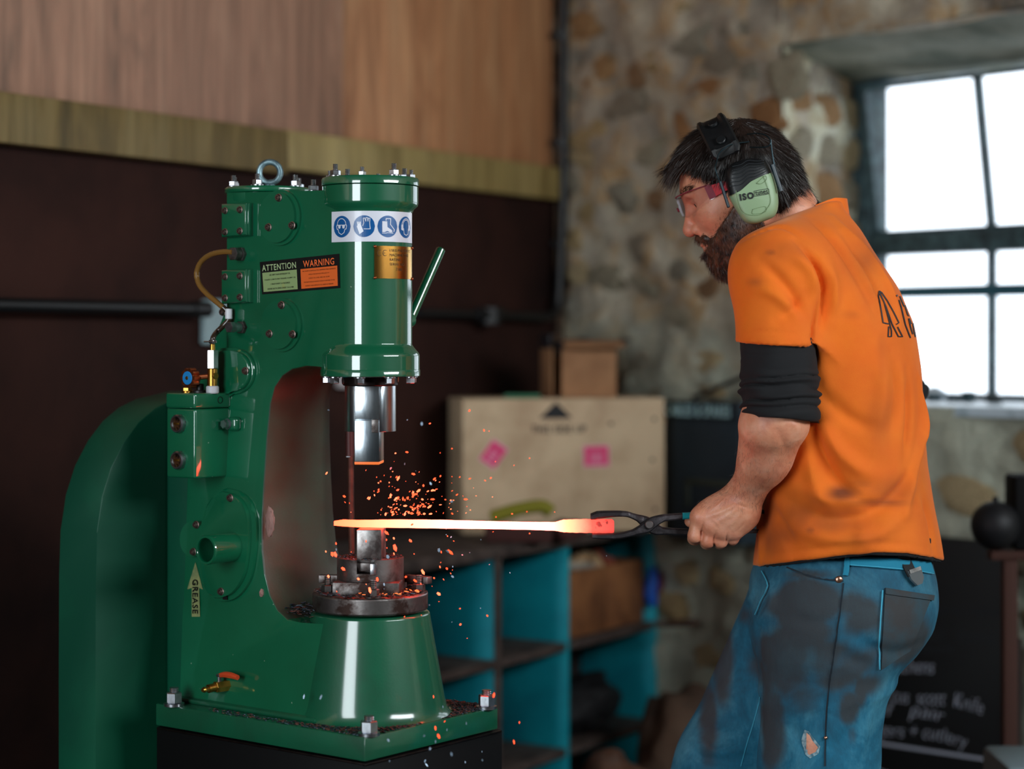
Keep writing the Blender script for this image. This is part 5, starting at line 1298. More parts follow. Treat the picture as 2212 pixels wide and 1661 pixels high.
# ---- torso profile (rows of the photograph at the depth of the body)
BD = 3.12; SB = BD / F
rows = np.array([  # py, centre px, half width px, half breadth m
    (452, 1760, 50, .060), (470, 1757, 66, .090), (492, 1750, 101, .130), (520, 1752, 123, .163), (560, 1762, 138, .185), (620, 1780, 162, .198), (700, 1791, 185, .202), (800, 1799, 191, .198),
    (900, 1806, 189, .192), (1000, 1815, 187, .188), (1100, 1829, 190, .190), (1160, 1832, 199, .193), (1215, 1832, 206, .196), (1260, 1830, 207, .196)], float)
psi = math.radians(10); cps, sps = math.cos(psi), math.sin(psi)
TF = np.array([-cps, sps, 0]); TL = np.array([-sps, -cps, 0])
def tube_prim(rows, grow=0.0, ex=2.35, k=.03, cd=BD, top=None):
    z = CAMZ - (rows[:, 0] - HY) * SB; o = np.argsort(z); z = z[o]; R_ = rows[o]
    zz = np.linspace(z[0], z[-1], 90); cx = np.interp(zz, z, (R_[:, 1] - CX) * SB); hw_ = np.interp(zz, z, R_[:, 2] * SB); b = np.interp(zz, z, R_[:, 3])
    ker = np.array([1, 2, 3, 2, 1]) / 9
    def sm(v): q = np.pad(v, 2, mode='edge'); return np.convolve(q, ker, 'valid')
    cx, hw_, b = sm(cx), sm(hw_), sm(b); a = np.sqrt(np.maximum(hw_ ** 2 - (b * sps) ** 2, 1e-4)) / cps
    a = a + grow; b = b + grow
    def f(P):
        zc = np.clip(P[:, 2], zz[0], zz[-1]); A_ = np.interp(zc, zz, a); B_ = np.interp(zc, zz, b); C_ = np.interp(zc, zz, cx)
        q = P[:, :2] - np.stack([C_, np.full(len(P), cd)], 1); u = q @ TF[:2]; v = q @ TL[:2]
        e = ((np.abs(u) / A_) ** ex + (np.abs(v) / B_) ** ex) ** (1 / ex); r = np.sqrt(u * u + v * v) + 1e-9
        d = (e - 1) * r / np.maximum(e, .3)
        return np.maximum(d, np.maximum(P[:, 2] - zz[-1] - grow, zz[0] - P[:, 2]) )
    c = [cx.mean(), cd, (zz[0] + zz[-1]) / 2]; return Prim(f, c, (zz[-1] - zz[0]) / 2 + .25, k)
# ---- joints
SHn = Wn(1678, 590, 2.945); ELn = Wn(1688, 925, 2.925); WRn = Wn(1602, 1078, 3.005)
SHf = Wn(1775, 590, 3.285); ELf = Wn(1918, 845, 3.345); WRf = Wn(1800, 1060, 3.36)
neck0 = Hh(-.035, 0, -.045); neck1 = Wn(1708, 505, 3.115)

def hand(px_off, d0, side=1):
    """left hand closed on the tongs, seen from its back; returns primitives"""
    H = lambda px, py, d: Wn(px + px_off, py, d + d0)
    pr = [cap(WRn, H(1585, 1098, 3.005), .026, .026, .02), ell((H(1560, 1112, 3.008)), (.040, .020, .030), None, .022),
          cap(H(1592, 1095, 3.004), H(1512, 1118, 3.004), .023, .0135, .018), cap(H(1595, 1105, 3.006), H(1535, 1134, 3.003), .022, .013, .018),
          cap(H(1600, 1110, 3.008), H(1560, 1146, 3.004), .020, .0125, .018), cap(H(1604, 1112, 3.012), H(1584, 1146, 3.008), .019, .012, .018)]
    K = [(1509, 1117, 3.002), (1537, 1137, 3.0), (1563, 1148, 3.001), (1586, 1149, 3.005)]
    Pp = [(1501, 1157, 3.003), (1529, 1168, 3.003), (1557, 1169, 3.006), (1583, 1163, 3.010)]
    Dp = [(1500, 1163, 3.030), (1527, 1172, 3.032), (1555, 1172, 3.034), (1581, 1166, 3.034)]
    Tp = [(1508, 1142, 3.050), (1533, 1148, 3.052), (1560, 1150, 3.052), (1585, 1148, 3.050)]
    for i, (a, b, c, e) in enumerate(zip(K, Pp, Dp, Tp)):
        r = [.0106, .0107, .0101, .0092][i]; a, b, c, e = H(*a), H(*b), H(*c), H(*e)
        pr += [cap(a, b, r * 1.04, r, .0035), cap(b, c, r, r * .92, .003), cap(c, e, r * .92, r * .78, .004)]
        pr.append(ell(a + np.array([0, -.003, .001]), (r * 1.02, r, r * .95), None, .008))
    pr += [cap(H(1572, 1100, 3.03), H(1520, 1112, 3.045), .016, .0125, .014), cap(H(1520, 1112, 3.045), H(1492, 1126, 3.046), .012, .0095, .006)]
    return pr
def arm_far():
    pr = [cap(SHf, ELf, .052, .042, .03), cap(ELf, WRf, .043, .027, .02)]; o = WRf
    pr += [ell(o + np.array([-.04, 0, -.02]), (.045, .022, .034), None, .02)]
    for i in range(4):
        k_ = o + np.array([-.07 + .004 * i, -.012, -.012 - .017 * i]); p_ = k_ + np.array([-.028, .004, -.004]); t_ = p_ + np.array([.002, .026, .002]); u_ = t_ + np.array([.024, .004, .004]); r = .0098
        pr += [cap(k_, p_, r, r, .006), cap(p_, t_, r, r * .9, .005), cap(t_, u_, r * .9, r * .8, .004)]
    a = o + np.array([-.03, .01, .018]); b = a + np.array([-.035, .018, .008]); pr += [cap(a, b, .012, .011, .012), cap(b, b + np.array([-.022, .004, -.006]), .011, .009, .006)]
    return pr

# ---- body
head = [
    ell(Hh(.008, 0, .044), (.082, .074, .079), RH, .02), ell(Hh(.032, 0, .030), (.062, .064, .070), RH, .03),
    ell(Hh(.046, 0, -.020), (.046, .052, .060), RH, .03), cap(Hh(.010, .052, -.035), Hh(.066, .018, -.072), .016, .015, .03), cap(Hh(.010, -.052, -.035), Hh(.066, -.018, -.072), .016, .015, .03),
    ell(Hh(.072, 0, -.068), (.019, .022, .018), RH, .02),
    cap(Hh(.083, -.030, .049), Hh(.083, .030, .049), .0095, .0095, .014), ell(Hh(.060, .042, .002), (.026, .020, .022), RH, .02), ell(Hh(.060, -.042, .002), (.026, .020, .022), RH, .02),
    cap(Hh(.086, 0, .036), Hh(.108, 0, -.002), .0065, .0095, .008), ell(Hh(.107, 0, -.006), (.0105, .0110, .0095), RH, .006), ell(Hh(.096, .0125, -.009), (.0105, .0070, .0080), RH, .005), ell(Hh(.096, -.0125, -.009), (.0105, .0070, .0080), RH, .005),
    ell(Hh(.083, 0, -.034), (.016, .026, .018), RH, .014),
    ell(Hh(.0945, .0, -.0335), (.0085, .020, .0048), RH, .004), ell(Hh(.0935, .0, -.0430), (.0080, .018, .0055), RH, .004),
    ell(Hh(.097, .030, .027), (.017, .0185, .0115), RH, .010, sub=True), ell(Hh(.097, -.030, .027), (.017, .0185, .0115), RH, .010, sub=True),
    ell(Hh(.0705, .032, .0275), (.0145, .0150, .0125), RH, .004), ell(Hh(.0705, -.032, .0275), (.0145, .0150, .0125), RH, .004),
    cap(Hh(.0835, .020, .0225), Hh(.0790, .042, .0225), .0024, .0024, .003), cap(Hh(.0850, .020, .0320), Hh(.0800, .044, .0310), .0034, .0030, .004),
    cap(Hh(.1, .006, -.0155), Hh(.096, .010, -.0150), .0022, .0022, .003, sub=True),
    ell(Hh(.0, .074, .0), (.018, .010, .030), RH, .004), ell(Hh(.0, -.074, .0), (.018, .010, .030), RH, .004),
    cap(neck0, neck1, .054, .056, .02), cap(Hh(-.046, 0, -.02), Wn(1722, 500, 3.12), .032, .034, .02)]
body_p = head + [tube_prim(rows[3:-2], -.024, k=.02), cap(SHn, ELn + np.array([-.012,0,.01]), .050, .041, .03), ell(ELn + np.array([-.002, 0, .006]), (.038, .040, .034), None, .02),
    cap(ELn + np.array([-.022, .003, .0]), ELn + (WRn - ELn) * .42, .040, .036, .02), cap(ELn + (WRn - ELn) * .35, WRn + np.array([.004, 0, .004]), .037, .0255, .02), cap(ELn + np.array([.012, 0, .006]), ELn + (WRn - ELn) * .55 + np.array([.008, 0, 0]), .026, .022, .015)] + hand(0, 0) + arm_far()
HIn, KNn, ANn = Wn(1790, 1340, 3.045), Wn(1748, 1870, 3.03), np.array([.490, 3.05, .10])
HIf, KNf, ANf = Wn(1735, 1340, 3.20), Wn(1492, 1850, 3.19), np.array([.305, 3.22, .10])
pel = np.array([(1180, 1824, 188, .172), (1240, 1823, 197, .182), (1300, 1820, 199, .186), (1350, 1815, 195, .184), (1400, 1806, 172, .172), (1440, 1800, 135, .150)], float)
body_p += [tube_prim(pel, -.034, k=.03), cap(HIn, KNn, .075, .050, .03), cap(KNn, ANn, .048, .036, .02), cap(HIf, KNf, .075, .050, .03), cap(KNf, ANf, .048, .036, .02)]
sd_body = SDF(body_p)
me = sdf_mesh('person', sd_body, (-.02, 2.80, .06), (1.02, 3.48, 1.78), .0036)
# finer mesh on the face and the hand, fitted again to the implicit surface
bm = bmesh.new(); bm.from_mesh(me); co = vco(me); hc = headcoords(co)
fine = ((hc[:, 0] > .03) & (np.abs(hc[:, 2]) < .13) & (np.abs(hc[:, 1]) < .09)) | ((np.linalg.norm(co - Wn(1555, 1125, 3.02), axis=1) < .095))
es = [e for e in bm.edges if fine[e.verts[0].index] and fine[e.verts[1].index]]
bmesh.ops.subdivide_edges(bm, edges=es, cuts=1, use_grid_fill=True); bmesh.ops.triangulate(bm, faces=[f for f in bm.faces if len(f.verts) > 4])
bm.to_mesh(me); bm.free(); me.shade_smooth(); setco(me, project(sd_body, project(sd_body, vco(me), .002), .002))
co, no = vco(me), vno(me); hc = headcoords(co)
fore = (co[:, 2] < ELn[2] + .05) & (co[:, 1] < 3.1) & (co[:, 0] < .5)
# knuckle folds, veins and tendons of the near hand and forearm
crease(me, [([(1600, 1085), (1560, 1105), (1520, 1118)], .0035, .0016), ([(1606, 1090), (1575, 1112), (1542, 1134)], .0033, .0014), ([(1610, 1096), (1588, 1122), (1565, 1146)], .003, .0012), ([(1519, 1128), (1516, 1150), (1514, 1172)], .0017, -.0032), ([(1546, 1148), (1543, 1165), (1542, 1182)], .0016, -.0030), ([(1571, 1152), (1570, 1168), (1569, 1184)], .0016, -.0028), ([(1590, 1150), (1600, 1140), (1610, 1128)], .002, -.0008),
            ([(1595, 980), (1610, 1030), (1618, 1075)], .004, .0012), ([(1640, 930), (1628, 985), (1600, 1030)], .0035, .0011), ([(1690, 985), (1668, 1030), (1640, 1070)], .005, -.0015), ([(1582, 1080), (1600, 1092), (1622, 1098)], .002, -.0010), ([(1660, 905), (1690, 950), (1700, 985)], .006, -.0018),
            ([(1700, 905), (1722, 925), (1722, 945)], .008, .003), ([(1504, 1166), (1512, 1160)], .003, -.0004), ([(1535, 1120), (1548, 1128), (1556, 1140)], .0018, .0007), ([(1570, 1072), (1552, 1090), (1530, 1105)], .002, .0009)])
blush = np.exp(-((hc[:, 0] - .105) ** 2 + hc[:, 2] ** 2 + (hc[:, 1]) ** 2) / .0003) * .7
kn = np.zeros(len(co))
for k_ in ((1509, 1117, 3.0), (1537, 1137, 3.0), (1563, 1148, 3.0), (1586, 1149, 3.0)): kn = np.maximum(kn, np.exp(-((co - Wn(*k_)) ** 2).sum(1) / .00012))
paint(me, 'blush', np.clip(blush + kn * .6 + .25 * (fnoise(co, 60, 3) > .3) * 1.0, 0, 1))
t = NT('skin'); at = t.attr('blush'); n1 = t.noise(26, 5, .6); n2 = t.noise(240, 3, .6); n3 = t.noise(34, 6, .7, 1.2, (1, 1, 2.2))
c = t.ramp(n1, [(.3, lin((188, 114, 86))), (.5, lin((212, 142, 110))), (.72, lin((224, 166, 136)))])
c = t.mix(t.math('MULTIPLY', at.outputs['Fac'], .65), c, lin((196, 104, 88)))
c = t.mix(t.ramp(n3, [(.56, (0, 0, 0)), (.70, (.28, .28, .28))]), c, lin((130, 84, 66)))
t.link(c, t.b.inputs['Base Color']); t.set(Roughness=.46); t.b.inputs['Subsurface Weight'].default_value = .12; t.b.inputs['Subsurface Radius'].default_value = (.010, .004, .002); t.b.inputs['Subsurface Scale'].default_value = .6
t.bump(n2, .35, .0012, t.bump(n1, .25, .002)); skin = t.m
person = man_obj('person', me, skin); person.location = ROOT
tag(person, 'bearded man in orange T-shirt and stained jeans bending forward, holding tongs', 'person')
# eyes
eye_w = pbr('eye_white', (216, 204, 196), .2); iris = pbr('iris_dark', (46, 34, 26), .15)
for s in (-1, 1):
    bm = bmesh.new(); bmesh.ops.create_uvsphere(bm, u_segments=20, v_segments=14, radius=.0118); bmesh.ops.translate(bm, verts=bm.verts, vec=Hh(.0738, .032 * s, .0272) - np.array(ROOT)); e_ = bo('eye', bm, eye_w, person)
    bm = bmesh.new(); g = Vector(HF * .93 - HU * .28).normalized(); c = Vector(Hh(.0738, .032 * s, .0272)) - ROOT
    cyl(bm, c + g * .0098, c + g * .0121, .0052, 18, r2=.0040); bo('iris', bm, iris, e_)

# ---- hair and beard: solid base and strands
hairm = NT('dark_brown_hair'); nn = hairm.noise(9, 3, .6); hairm.link(hairm.ramp(nn, [(.35, lin((20, 14, 12))), (.7, lin((50, 34, 27)))]), hairm.b.inputs['Base Color']); hairm.set(Roughness=.42); hairm = hairm.m
beardm = NT('brown_beard'); nn = beardm.noise(70, 3, .6); beardm.link(beardm.ramp(nn, [(.35, lin((38, 24, 19))), (.7, lin((104, 66, 46)))]), beardm.b.inputs['Base Color']); beardm.set(Roughness=.5); beardm = beardm.m
def hplane(p, n, k=.01):
    """keeps the side of a head-frame plane opposite to n (f, u)"""
    return Prim(lambda P: ((headcoords(P)[:, 0] - p[0]) * n[0] + (headcoords(P)[:, 2] - p[1]) * n[1]) / math.hypot(*n), E0, 5, k, inter=True)
hair_sdf = SDF([ell(Hh(.006, 0, .046), (.088, .082, .085), RH, .02), ell(Hh(.030, 0, .054), (.068, .073, .072), RH, .02), ell(Hh(-.028, 0, .004), (.052, .070, .062), RH, .03), cap(Hh(-.036, .0, -.03), Hh(-.056, 0, -.064), .042, .036, .02),
    hplane((.080, .094), (.80, -.52)), Prim(lambda P: (lambda q: np.maximum(-.030 - q[:, 2] - .0 * q[:, 0], 0) * 1.0 + np.where(q[:, 0] > -.020, -.030 - q[:, 2], -.2))(headcoords(P)), E0, 5, .008, inter=True)])
hm = sdf_mesh('hair', hair_sdf, E0 - .2, E0 + .2, .0035)
q = vco(hm); setco(hm, q + vno(hm) * (fnoise(q, 160, 11, 2) * .0022)[:, None])
def strands(me, n, length, flow, mat, name, w=.0006, lift=.25, seg=4, keep=None, seed=1, curl=.15, grav=0):
    r = np.random.default_rng(seed); co, no = vco(me), vno(me); ok = np.flatnonzero(keep(headcoords(co), co)) if keep is not None else np.arange(len(co))
    idx = r.choice(ok, n); P = co[idx] + r.normal(size=(n, 3)) * .0015; N_ = no[idx]; hcP = headcoords(P); D = flow(hcP, N_) ; D = D - N_ * (D * N_).sum(1)[:, None] * .75; D /= np.linalg.norm(D, axis=1)[:, None] + 1e-9
    D = D + r.normal(size=(n, 3)) * curl + N_ * lift; D /= np.linalg.norm(D, axis=1)[:, None]; L = length(hcP, r); side = np.cross(D, r.normal(size=(n, 3))); side /= np.linalg.norm(side, axis=1)[:, None]
    V = np.zeros((n, seg + 1, 2, 3)); bend = r.normal(size=(n, 3)) * curl * .5 - N_ * lift * .9 + np.array([0, 0, -1.0]) * grav
    for s in range(seg + 1):
        t_ = s / seg; c = P + D * (L * t_)[:, None] + bend * (L * t_ * t_ * .5)[:, None] - N_ * .001; ww = w * (1 - .85 * t_)
        V[:, s, 0] = c + side * ww; V[:, s, 1] = c - side * ww
    V = V.reshape(-1, 3) - np.array(ROOT); Fc = []
    base = (np.arange(n) * (seg + 1) * 2)[:, None]
    F_ = np.concatenate([base + np.array([[2 * s, 2 * s + 1, 2 * s + 3, 2 * s + 2]]) for s in range(seg)], 0)
    m2 = bpy.data.meshes.new(name); m2.vertices.add(len(V)); m2.vertices.foreach_set('co', V.ravel()); m2.loops.add(len(F_) * 4); m2.loops.foreach_set('vertex_index', F_.ravel().astype(np.int32)); m2.polygons.add(len(F_)); m2.polygons.foreach_set('loop_start', np.arange(0, len(F_) * 4, 4, dtype=np.int32)); m2.update(calc_edges=True); m2.shade_smooth()
    return mesh_obj(name, m2, mat)
def hflow(h, N_):
    f, l, u = h.T; t_ = smoothstep(-.06, .0, f)[:, None]
    fwd = HF * .95 + HU * -.35; back = -HF * .75 - HU * .9; side = HF * .35 - HU * 1.0; ks = smoothstep(.04, .075, np.abs(l))[:, None]
    return (fwd * t_ + back * (1 - t_)) * (1 - ks * .6) + side * ks * .6
hair = man_obj('hair', hm, hairm, person)
hm2 = hm
hm_w = hm.copy(); setco(hm_w, vco(hm) + np.array(ROOT))
hpl = lambda h: -((h[:, 0] - .080) * .80 - (h[:, 2] - .094) * .52) / .954      # distance behind the hairline
st = strands(hm_w, 36000, lambda h, r: (.010 + np.clip(hpl(h), 0, .03) * .45 + .008 * r.random(len(h))) * np.where(h[:, 0] < -.02, .75, 1.0), hflow, hairm, 'hair_strands', .00034, .12, keep=lambda h, c: (h[:, 2] > -.03) | (h[:, 0] < -.03), curl=.11, seed=4); st.parent = hair; st['kind'] = 'stuff'
# fringe falling forward over the forehead, wisps at the temple
st = strands(hm_w, 1500, lambda h, r: .024 + .024 * r.random(len(h)), lambda h, N_: np.tile(HF * 1.0 - HU * .10, (len(h), 1)), hairm, 'fringe', .0005, .10, keep=lambda h, c: (h[:, 0] > .058) & (h[:, 2] > .088) & (np.abs(h[:, 1]) < .06), curl=.12, seed=9, grav=.75); st.parent = hair; st['kind'] = 'stuff'
st = strands(hm_w, 260, lambda h, r: .010 + .012 * r.random(len(h)), lambda h, N_: np.tile(HF * .8 - HU * .6, (len(h), 1)), hairm, 'wisps', .0004, .1, keep=lambda h, c: (hpl(h) < .006) & (h[:, 2] > .03) & (h[:, 2] < .08) & (np.abs(h[:, 1]) > .03), curl=.22, seed=19); st.parent = hair; st['kind'] = 'stuff'
sd_head = SDF(head[:-2])
hf_ = sd_head.ev
def beard_skin(P):
    q = headcoords(P); d = hf_(P) - .0045 - .004 * smoothstep(.0, -.05, q[:, 2])
    d = np.maximum(d, ((q[:, 0] - .0275) * .543 + (q[:, 2] - .001) * .840) * .95); d = np.maximum(d, .004 - q[:, 0]); d = np.maximum(d, -.098 - q[:, 2]); return d
bsd = SDF([Prim(beard_skin, Hh(.04, 0, -.05), .12, 0.0), ell(Hh(.068, 0, -.074), (.019, .029, .019), RH, .015), ell(Hh(.046, 0, -.074), (.036, .044, .020), RH, .02),
    cap(Hh(.074, .026, -.046), Hh(.066, .034, -.060), .008, .010, .012), cap(Hh(.074, -.026, -.046), Hh(.066, -.034, -.060), .008, .010, .012),
    cap(Hh(.0985, 0, -.0225), Hh(.080, .030, -.037), .0066, .0078, .006), cap(Hh(.0985, 0, -.0225), Hh(.080, -.030, -.037), .0066, .0078, .006),
    ell(Hh(.090, .020, -.0275), (.010, .012, .0075), RH, .006), ell(Hh(.090, -.020, -.0275), (.010, .012, .0075), RH, .006),
    ell(Hh(.098, 0, -.0405), (.014, .018, .0070), RH, .004, sub=True)])
bmsh = sdf_mesh('beard', bsd, E0 - .2, E0 + .2, .0030); bw_ = bmsh.copy()
beard = man_obj('beard', bmsh, beardm, person)
st = strands(bw_, 20000, lambda h, r: .0045 + .005 * r.random(len(h)) + .006 * smoothstep(-.05, -.085, h[:, 2]), lambda h, N_: np.tile(HF * .25 - HU * 1.0, (len(h), 1)) + N_ * .35, beardm, 'beard_strands', .00030, .35, seg=3, curl=.30, seed=5, grav=.2); st.parent = beard; st['kind'] = 'stuff'
# stubble reaching up the cheek, eyebrows
bd_w = me.copy(); setco(bd_w, vco(me) + np.array(ROOT))
st = strands(bd_w, 3500, lambda h, r: .0022 + .002 * r.random(len(h)), lambda h, N_: np.tile(HF * .3 - HU, (len(h), 1)), beardm, 'stubble', .00016, .3, seg=2, curl=.25, seed=6,
    keep=lambda h, c: (h[:, 0] > .005) & (h[:, 0] < .085) & (h[:, 2] < .012 - .647 * (h[:, 0] - .0275)) & (h[:, 2] > -.06) & (np.abs(h[:, 1]) > .028)); st.parent = beard; st['kind'] = 'stuff'
st = strands(bd_w, 700, lambda h, r: .007 + .004 * r.random(len(h)), lambda h, N_: np.sign(h[:, 1])[:, None] * HL * .8 - HF * .5 + HU * .1, hairm, 'eyebrow', .00035, .15, seg=2, curl=.12, seed=8,
    keep=lambda h, c: (h[:, 0] > .066) & (np.abs(h[:, 2] - .052) < .005) & (np.abs(h[:, 1]) > .012) & (np.abs(h[:, 1]) < .050)); st.parent = person; st['kind'] = 'stuff'
st = strands(bd_w, 6500, lambda h, r: .005 + .007 * r.random(len(h)), lambda h, N_: np.tile((WRn - ELn) / np.linalg.norm(WRn - ELn), (len(h), 1)) + np.array([.3, 0, -.2]), hairm, 'arm_hair', .00008, .22, seg=2, curl=.35, seed=18,
    keep=lambda h, c: (c[:, 2] < ELn[2] - .015) & (c[:, 2] > WRn[2] - .012) & (c[:, 1] < 3.06) & (c[:, 0] < .48)); st.parent = person; st['kind'] = 'stuff'

# ---- T-shirt
sl_end = Wn(1672, 742, 2.93); sl_dir = (ELn - SHn) / np.linalg.norm(ELn - SHn)
def halfsp(p, n, lim=None):
    p, n = np.array(p), np.array(n, float); n /= np.linalg.norm(n); return lambda P: (P - p) @ n
cutn = halfsp(sl_end, (-.05, .05, -1)); fe = SHf + (ELf - SHf) * .62; cutf = halfsp(fe, ELf - SHf)
def sleeve(a, b, ra, rb, cut, k):
    c0 = cap(a, b, ra, rb, k); f0 = c0.f; return Prim(lambda P: np.maximum(f0(P), cut(P)), c0.c, c0.r, k)
shirt_p = [tube_prim(rows, 0.0, k=.03), sleeve(SHn + np.array([.004, .012, .0]), SHn + (ELn - SHn) * .60, .0625, .0640, cutn, .035), ell(SHn + np.array([.010, .02, -.004]), (.064, .060, .062), None, .05),
    cap(SHn + np.array([.01, .02, .01]), Wn(1752, 500, 3.08), .052, .050, .05), cap(SHf + np.array([.01, -.02, .01]), Wn(1760, 506, 3.16), .050, .042, .05), sleeve(SHf, ELf, .066, .058, cutf, .035), ell(SHf + np.array([0, -.02, 0]), (.064, .06, .062), None, .05),
    cap(Wn(1712, 488, 3.06), Wn(1788, 474, 3.13), .028, .020, .03)]
NK = cap(Hh(-.03, 0, -.06), Wn(1764, 470, 3.12), .056, .060)
ncut = halfsp(Wn(1760, 445, 3.12), (-.40, 0, 1))
shirt_p += [Prim(lambda P: ncut(P), E0, 5, .012, inter=True)]
hem_z = lambda P: CAMZ - (np.interp(pix(P)[0], [1600, 1640, 1720, 1800, 1880, 1960, 2040], [1224, 1221, 1212, 1201, 1193, 1196, 1211]) - HY) / F * P[:, 1]
shirt_p += [Prim(lambda P: (hem_z(P) - P[:, 2]), E0, 5, .004, inter=True)]
sd_sh = SDF(shirt_p)
sm_ = sdf_mesh('t_shirt', sd_sh, (.18, 2.82, .92), (.82, 3.46, 1.62), .0042)
folds = [
 ([(1640, 560), (1700, 620), (1745, 700)], .009, -.0035), ([(1720, 520), (1765, 570), (1785, 640), (1770, 730)], .007, -.0075), ([(1785, 560), (1800, 620), (1798, 690)], .012, .004), ([(1700, 545), (1745, 580), (1765, 640)], .010, .004),
 ([(1772, 640), (1762, 700), (1757, 760), (1752, 830)], .006, -.006), ([(1600, 520), (1640, 500), (1690, 490), (1740, 520)], .004, -.0022), ([(1740, 640), (1710, 670), (1680, 690)], .008, -.003), ([(1630, 620), (1680, 640), (1730, 690)], .009, .003),
 ([(1750, 470), (1820, 540), (1880, 640), (1900, 700)], .012, -.004), ([(1800, 470), (1870, 550), (1925, 640), (1950, 720)], .010, .0045), ([(1820, 510), (1880, 590), (1920, 680)], .008, -.003),
 ([(1750, 900), (1775, 980), (1820, 1050), (1880, 1090)], .010, -.0055), ([(1770, 890), (1800, 960), (1850, 1010), (1900, 1030)], .013, .005), ([(1760, 830), (1830, 900), (1900, 930)], .012, -.003), ([(1745, 960), (1760, 1040), (1800, 1110)], .012, .004),
 ([(1700, 1080), (1780, 1120), (1880, 1110), (1960, 1040), (1985, 960)], .012, -.0055), ([(1720, 1050), (1800, 1080), (1900, 1070)], .012, .004), ([(1690, 1130), (1780, 1160), (1880, 1160), (1960, 1110)], .014, .0045),
 ([(1930, 760), (1940, 860), (1920, 960)], .012, -.003), ([(1985, 820), (1990, 920), (1975, 1010), (1955, 1110)], .010, .0065), ([(1962, 800), (1966, 900), (1955, 1000)], .010, -.004), ([(1900, 760), (1905, 860), (1880, 960)], .014, .003),
 ([(1660, 1090), (1700, 1150), (1720, 1200)], .012, -.003), ([(1640, 1120), (1650, 1170), (1640, 1215)], .008, .004), ([(1990, 1060), (2010, 1130), (2020, 1200)], .010, -.003), ([(1870, 1120), (1860, 1160), (1868, 1195)], .012, .002)]
crease(sm_, [(a, b * .9, c * 2.1) for a, b, c in folds])
# hems
hemline = lambda off: [(x, np.interp(x, [1600, 1640, 1720, 1800, 1880, 1960, 2040], [1224, 1221, 1212, 1201, 1193, 1196, 1211]) - off) for x in range(1632, 2036, 22)]
crease(sm_, [(hemline(22), .0022, -.0014), (hemline(17), .0018, -.0008), ([(1590, 722), (1640, 716), (1700, 720), (1752, 728)], .0022, -.0014)])
q = vco(sm_); n_ = vno(sm_); setco(sm_, q + n_ * (fnoise(q, 22, 31, 2) * .0016 + fnoise(q, 60, 7, 2) * .0005)[:, None])
dirt = blobs(sm_, [(1820, 1065, 34, 16, 1.0), (1900, 1085, 70, 10, .55), (1720, 1100, 50, 60, .55), (1680, 1160, 60, 50, .5), (1800, 1130, 90, 30, .42), (1930, 1060, 60, 30, .35), (1850, 1160, 60, 20, .28), (1700, 540, 60, 25, .25), (1870, 560, 60, 60, .34), (1890, 640, 40, 60, .22), (1905, 780, 12, 70, .2),
                   (1630, 610, 16, 10, .4), (1840, 680, 20, 10, .35), (1665, 545, 14, 8, .5), (1750, 1145, 14, 10, .6), (1990, 1000, 20, 120, .2), (1900, 900, 30, 90, .22), (1660, 1110, 30, 60, .5), (1860, 1045, 30, 12, .35)])
q = vco(sm_); dn = fnoise(q, 55, 77, 3)
paint(sm_, 'dirt', np.clip(dirt * 1.35 * (.8 + .55 * dn) + .22 * smoothstep(1.32, 1.02, q[:, 2]) * np.maximum(fnoise(q, 14, 79, 3) + .3, 0) + .10 * np.maximum(fnoise(q, 30, 78), 0), 0, 1))
t = NT('orange_cotton'); at = t.attr('dirt'); n2 = t.noise(900, 2, .5); n1 = t.noise(14, 4, .6)
c = t.mix(t.ramp(n1, [(.35, (0, 0, 0)), (.7, (1, 1, 1))]), lin((236, 106, 6)), lin((242, 118, 12)))
t.link(t.mix(t.math('MULTIPLY', at.outputs['Fac'], .85), c, lin((78, 34, 16))), t.b.inputs['Base Color']); t.set(Roughness=.85); t.b.inputs['Sheen Weight'].default_value = .25; t.b.inputs['Sheen Tint'].default_value = lin((255, 190, 150)); t.bump(n2, .35, .0008); orange = t.m
sm_world = sm_.copy()
shirt = man_obj('t_shirt', sm_, orange, person)
# collar band at the nape
tree = bvh(sm_world)
bm = bmesh.new(); cpts = []
for a in range(0, 360, 12):
    ca, sa = math.cos(math.radians(a)), math.sin(math.radians(a)); p = Wn(1754, 452, 3.12) + TF * (.054 * ca) + TL * (.056 * sa); p[2] += .40 * (p[0] - Wn(1754, 452, 3.12)[0]) + .004 - .35 * max(0, p[0] - Wn(1790, 452, 3.12)[0])
    cpts.append(p)
n_c = len(cpts); rings = []
for i, p in enumerate(cpts):
    o_ = (p - Wn(1754, 452, 3.12)); o_[2] = 0; o_ /= np.linalg.norm(o_)
    rings.append([bm.verts.new(p - np.array(ROOT) + o_ * x + Zv * z) for x, z in ((0, -.024), (.004, -.024), (.0005, .0), (-.003, .0))])
for i in range(n_c):
    A_, B_ = rings[i], rings[(i + 1) % n_c]
    for j in range(4): bm.faces.new((A_[j], A_[(j + 1) % 4], B_[(j + 1) % 4], B_[j]))
bo('collar', bm, orange, shirt)
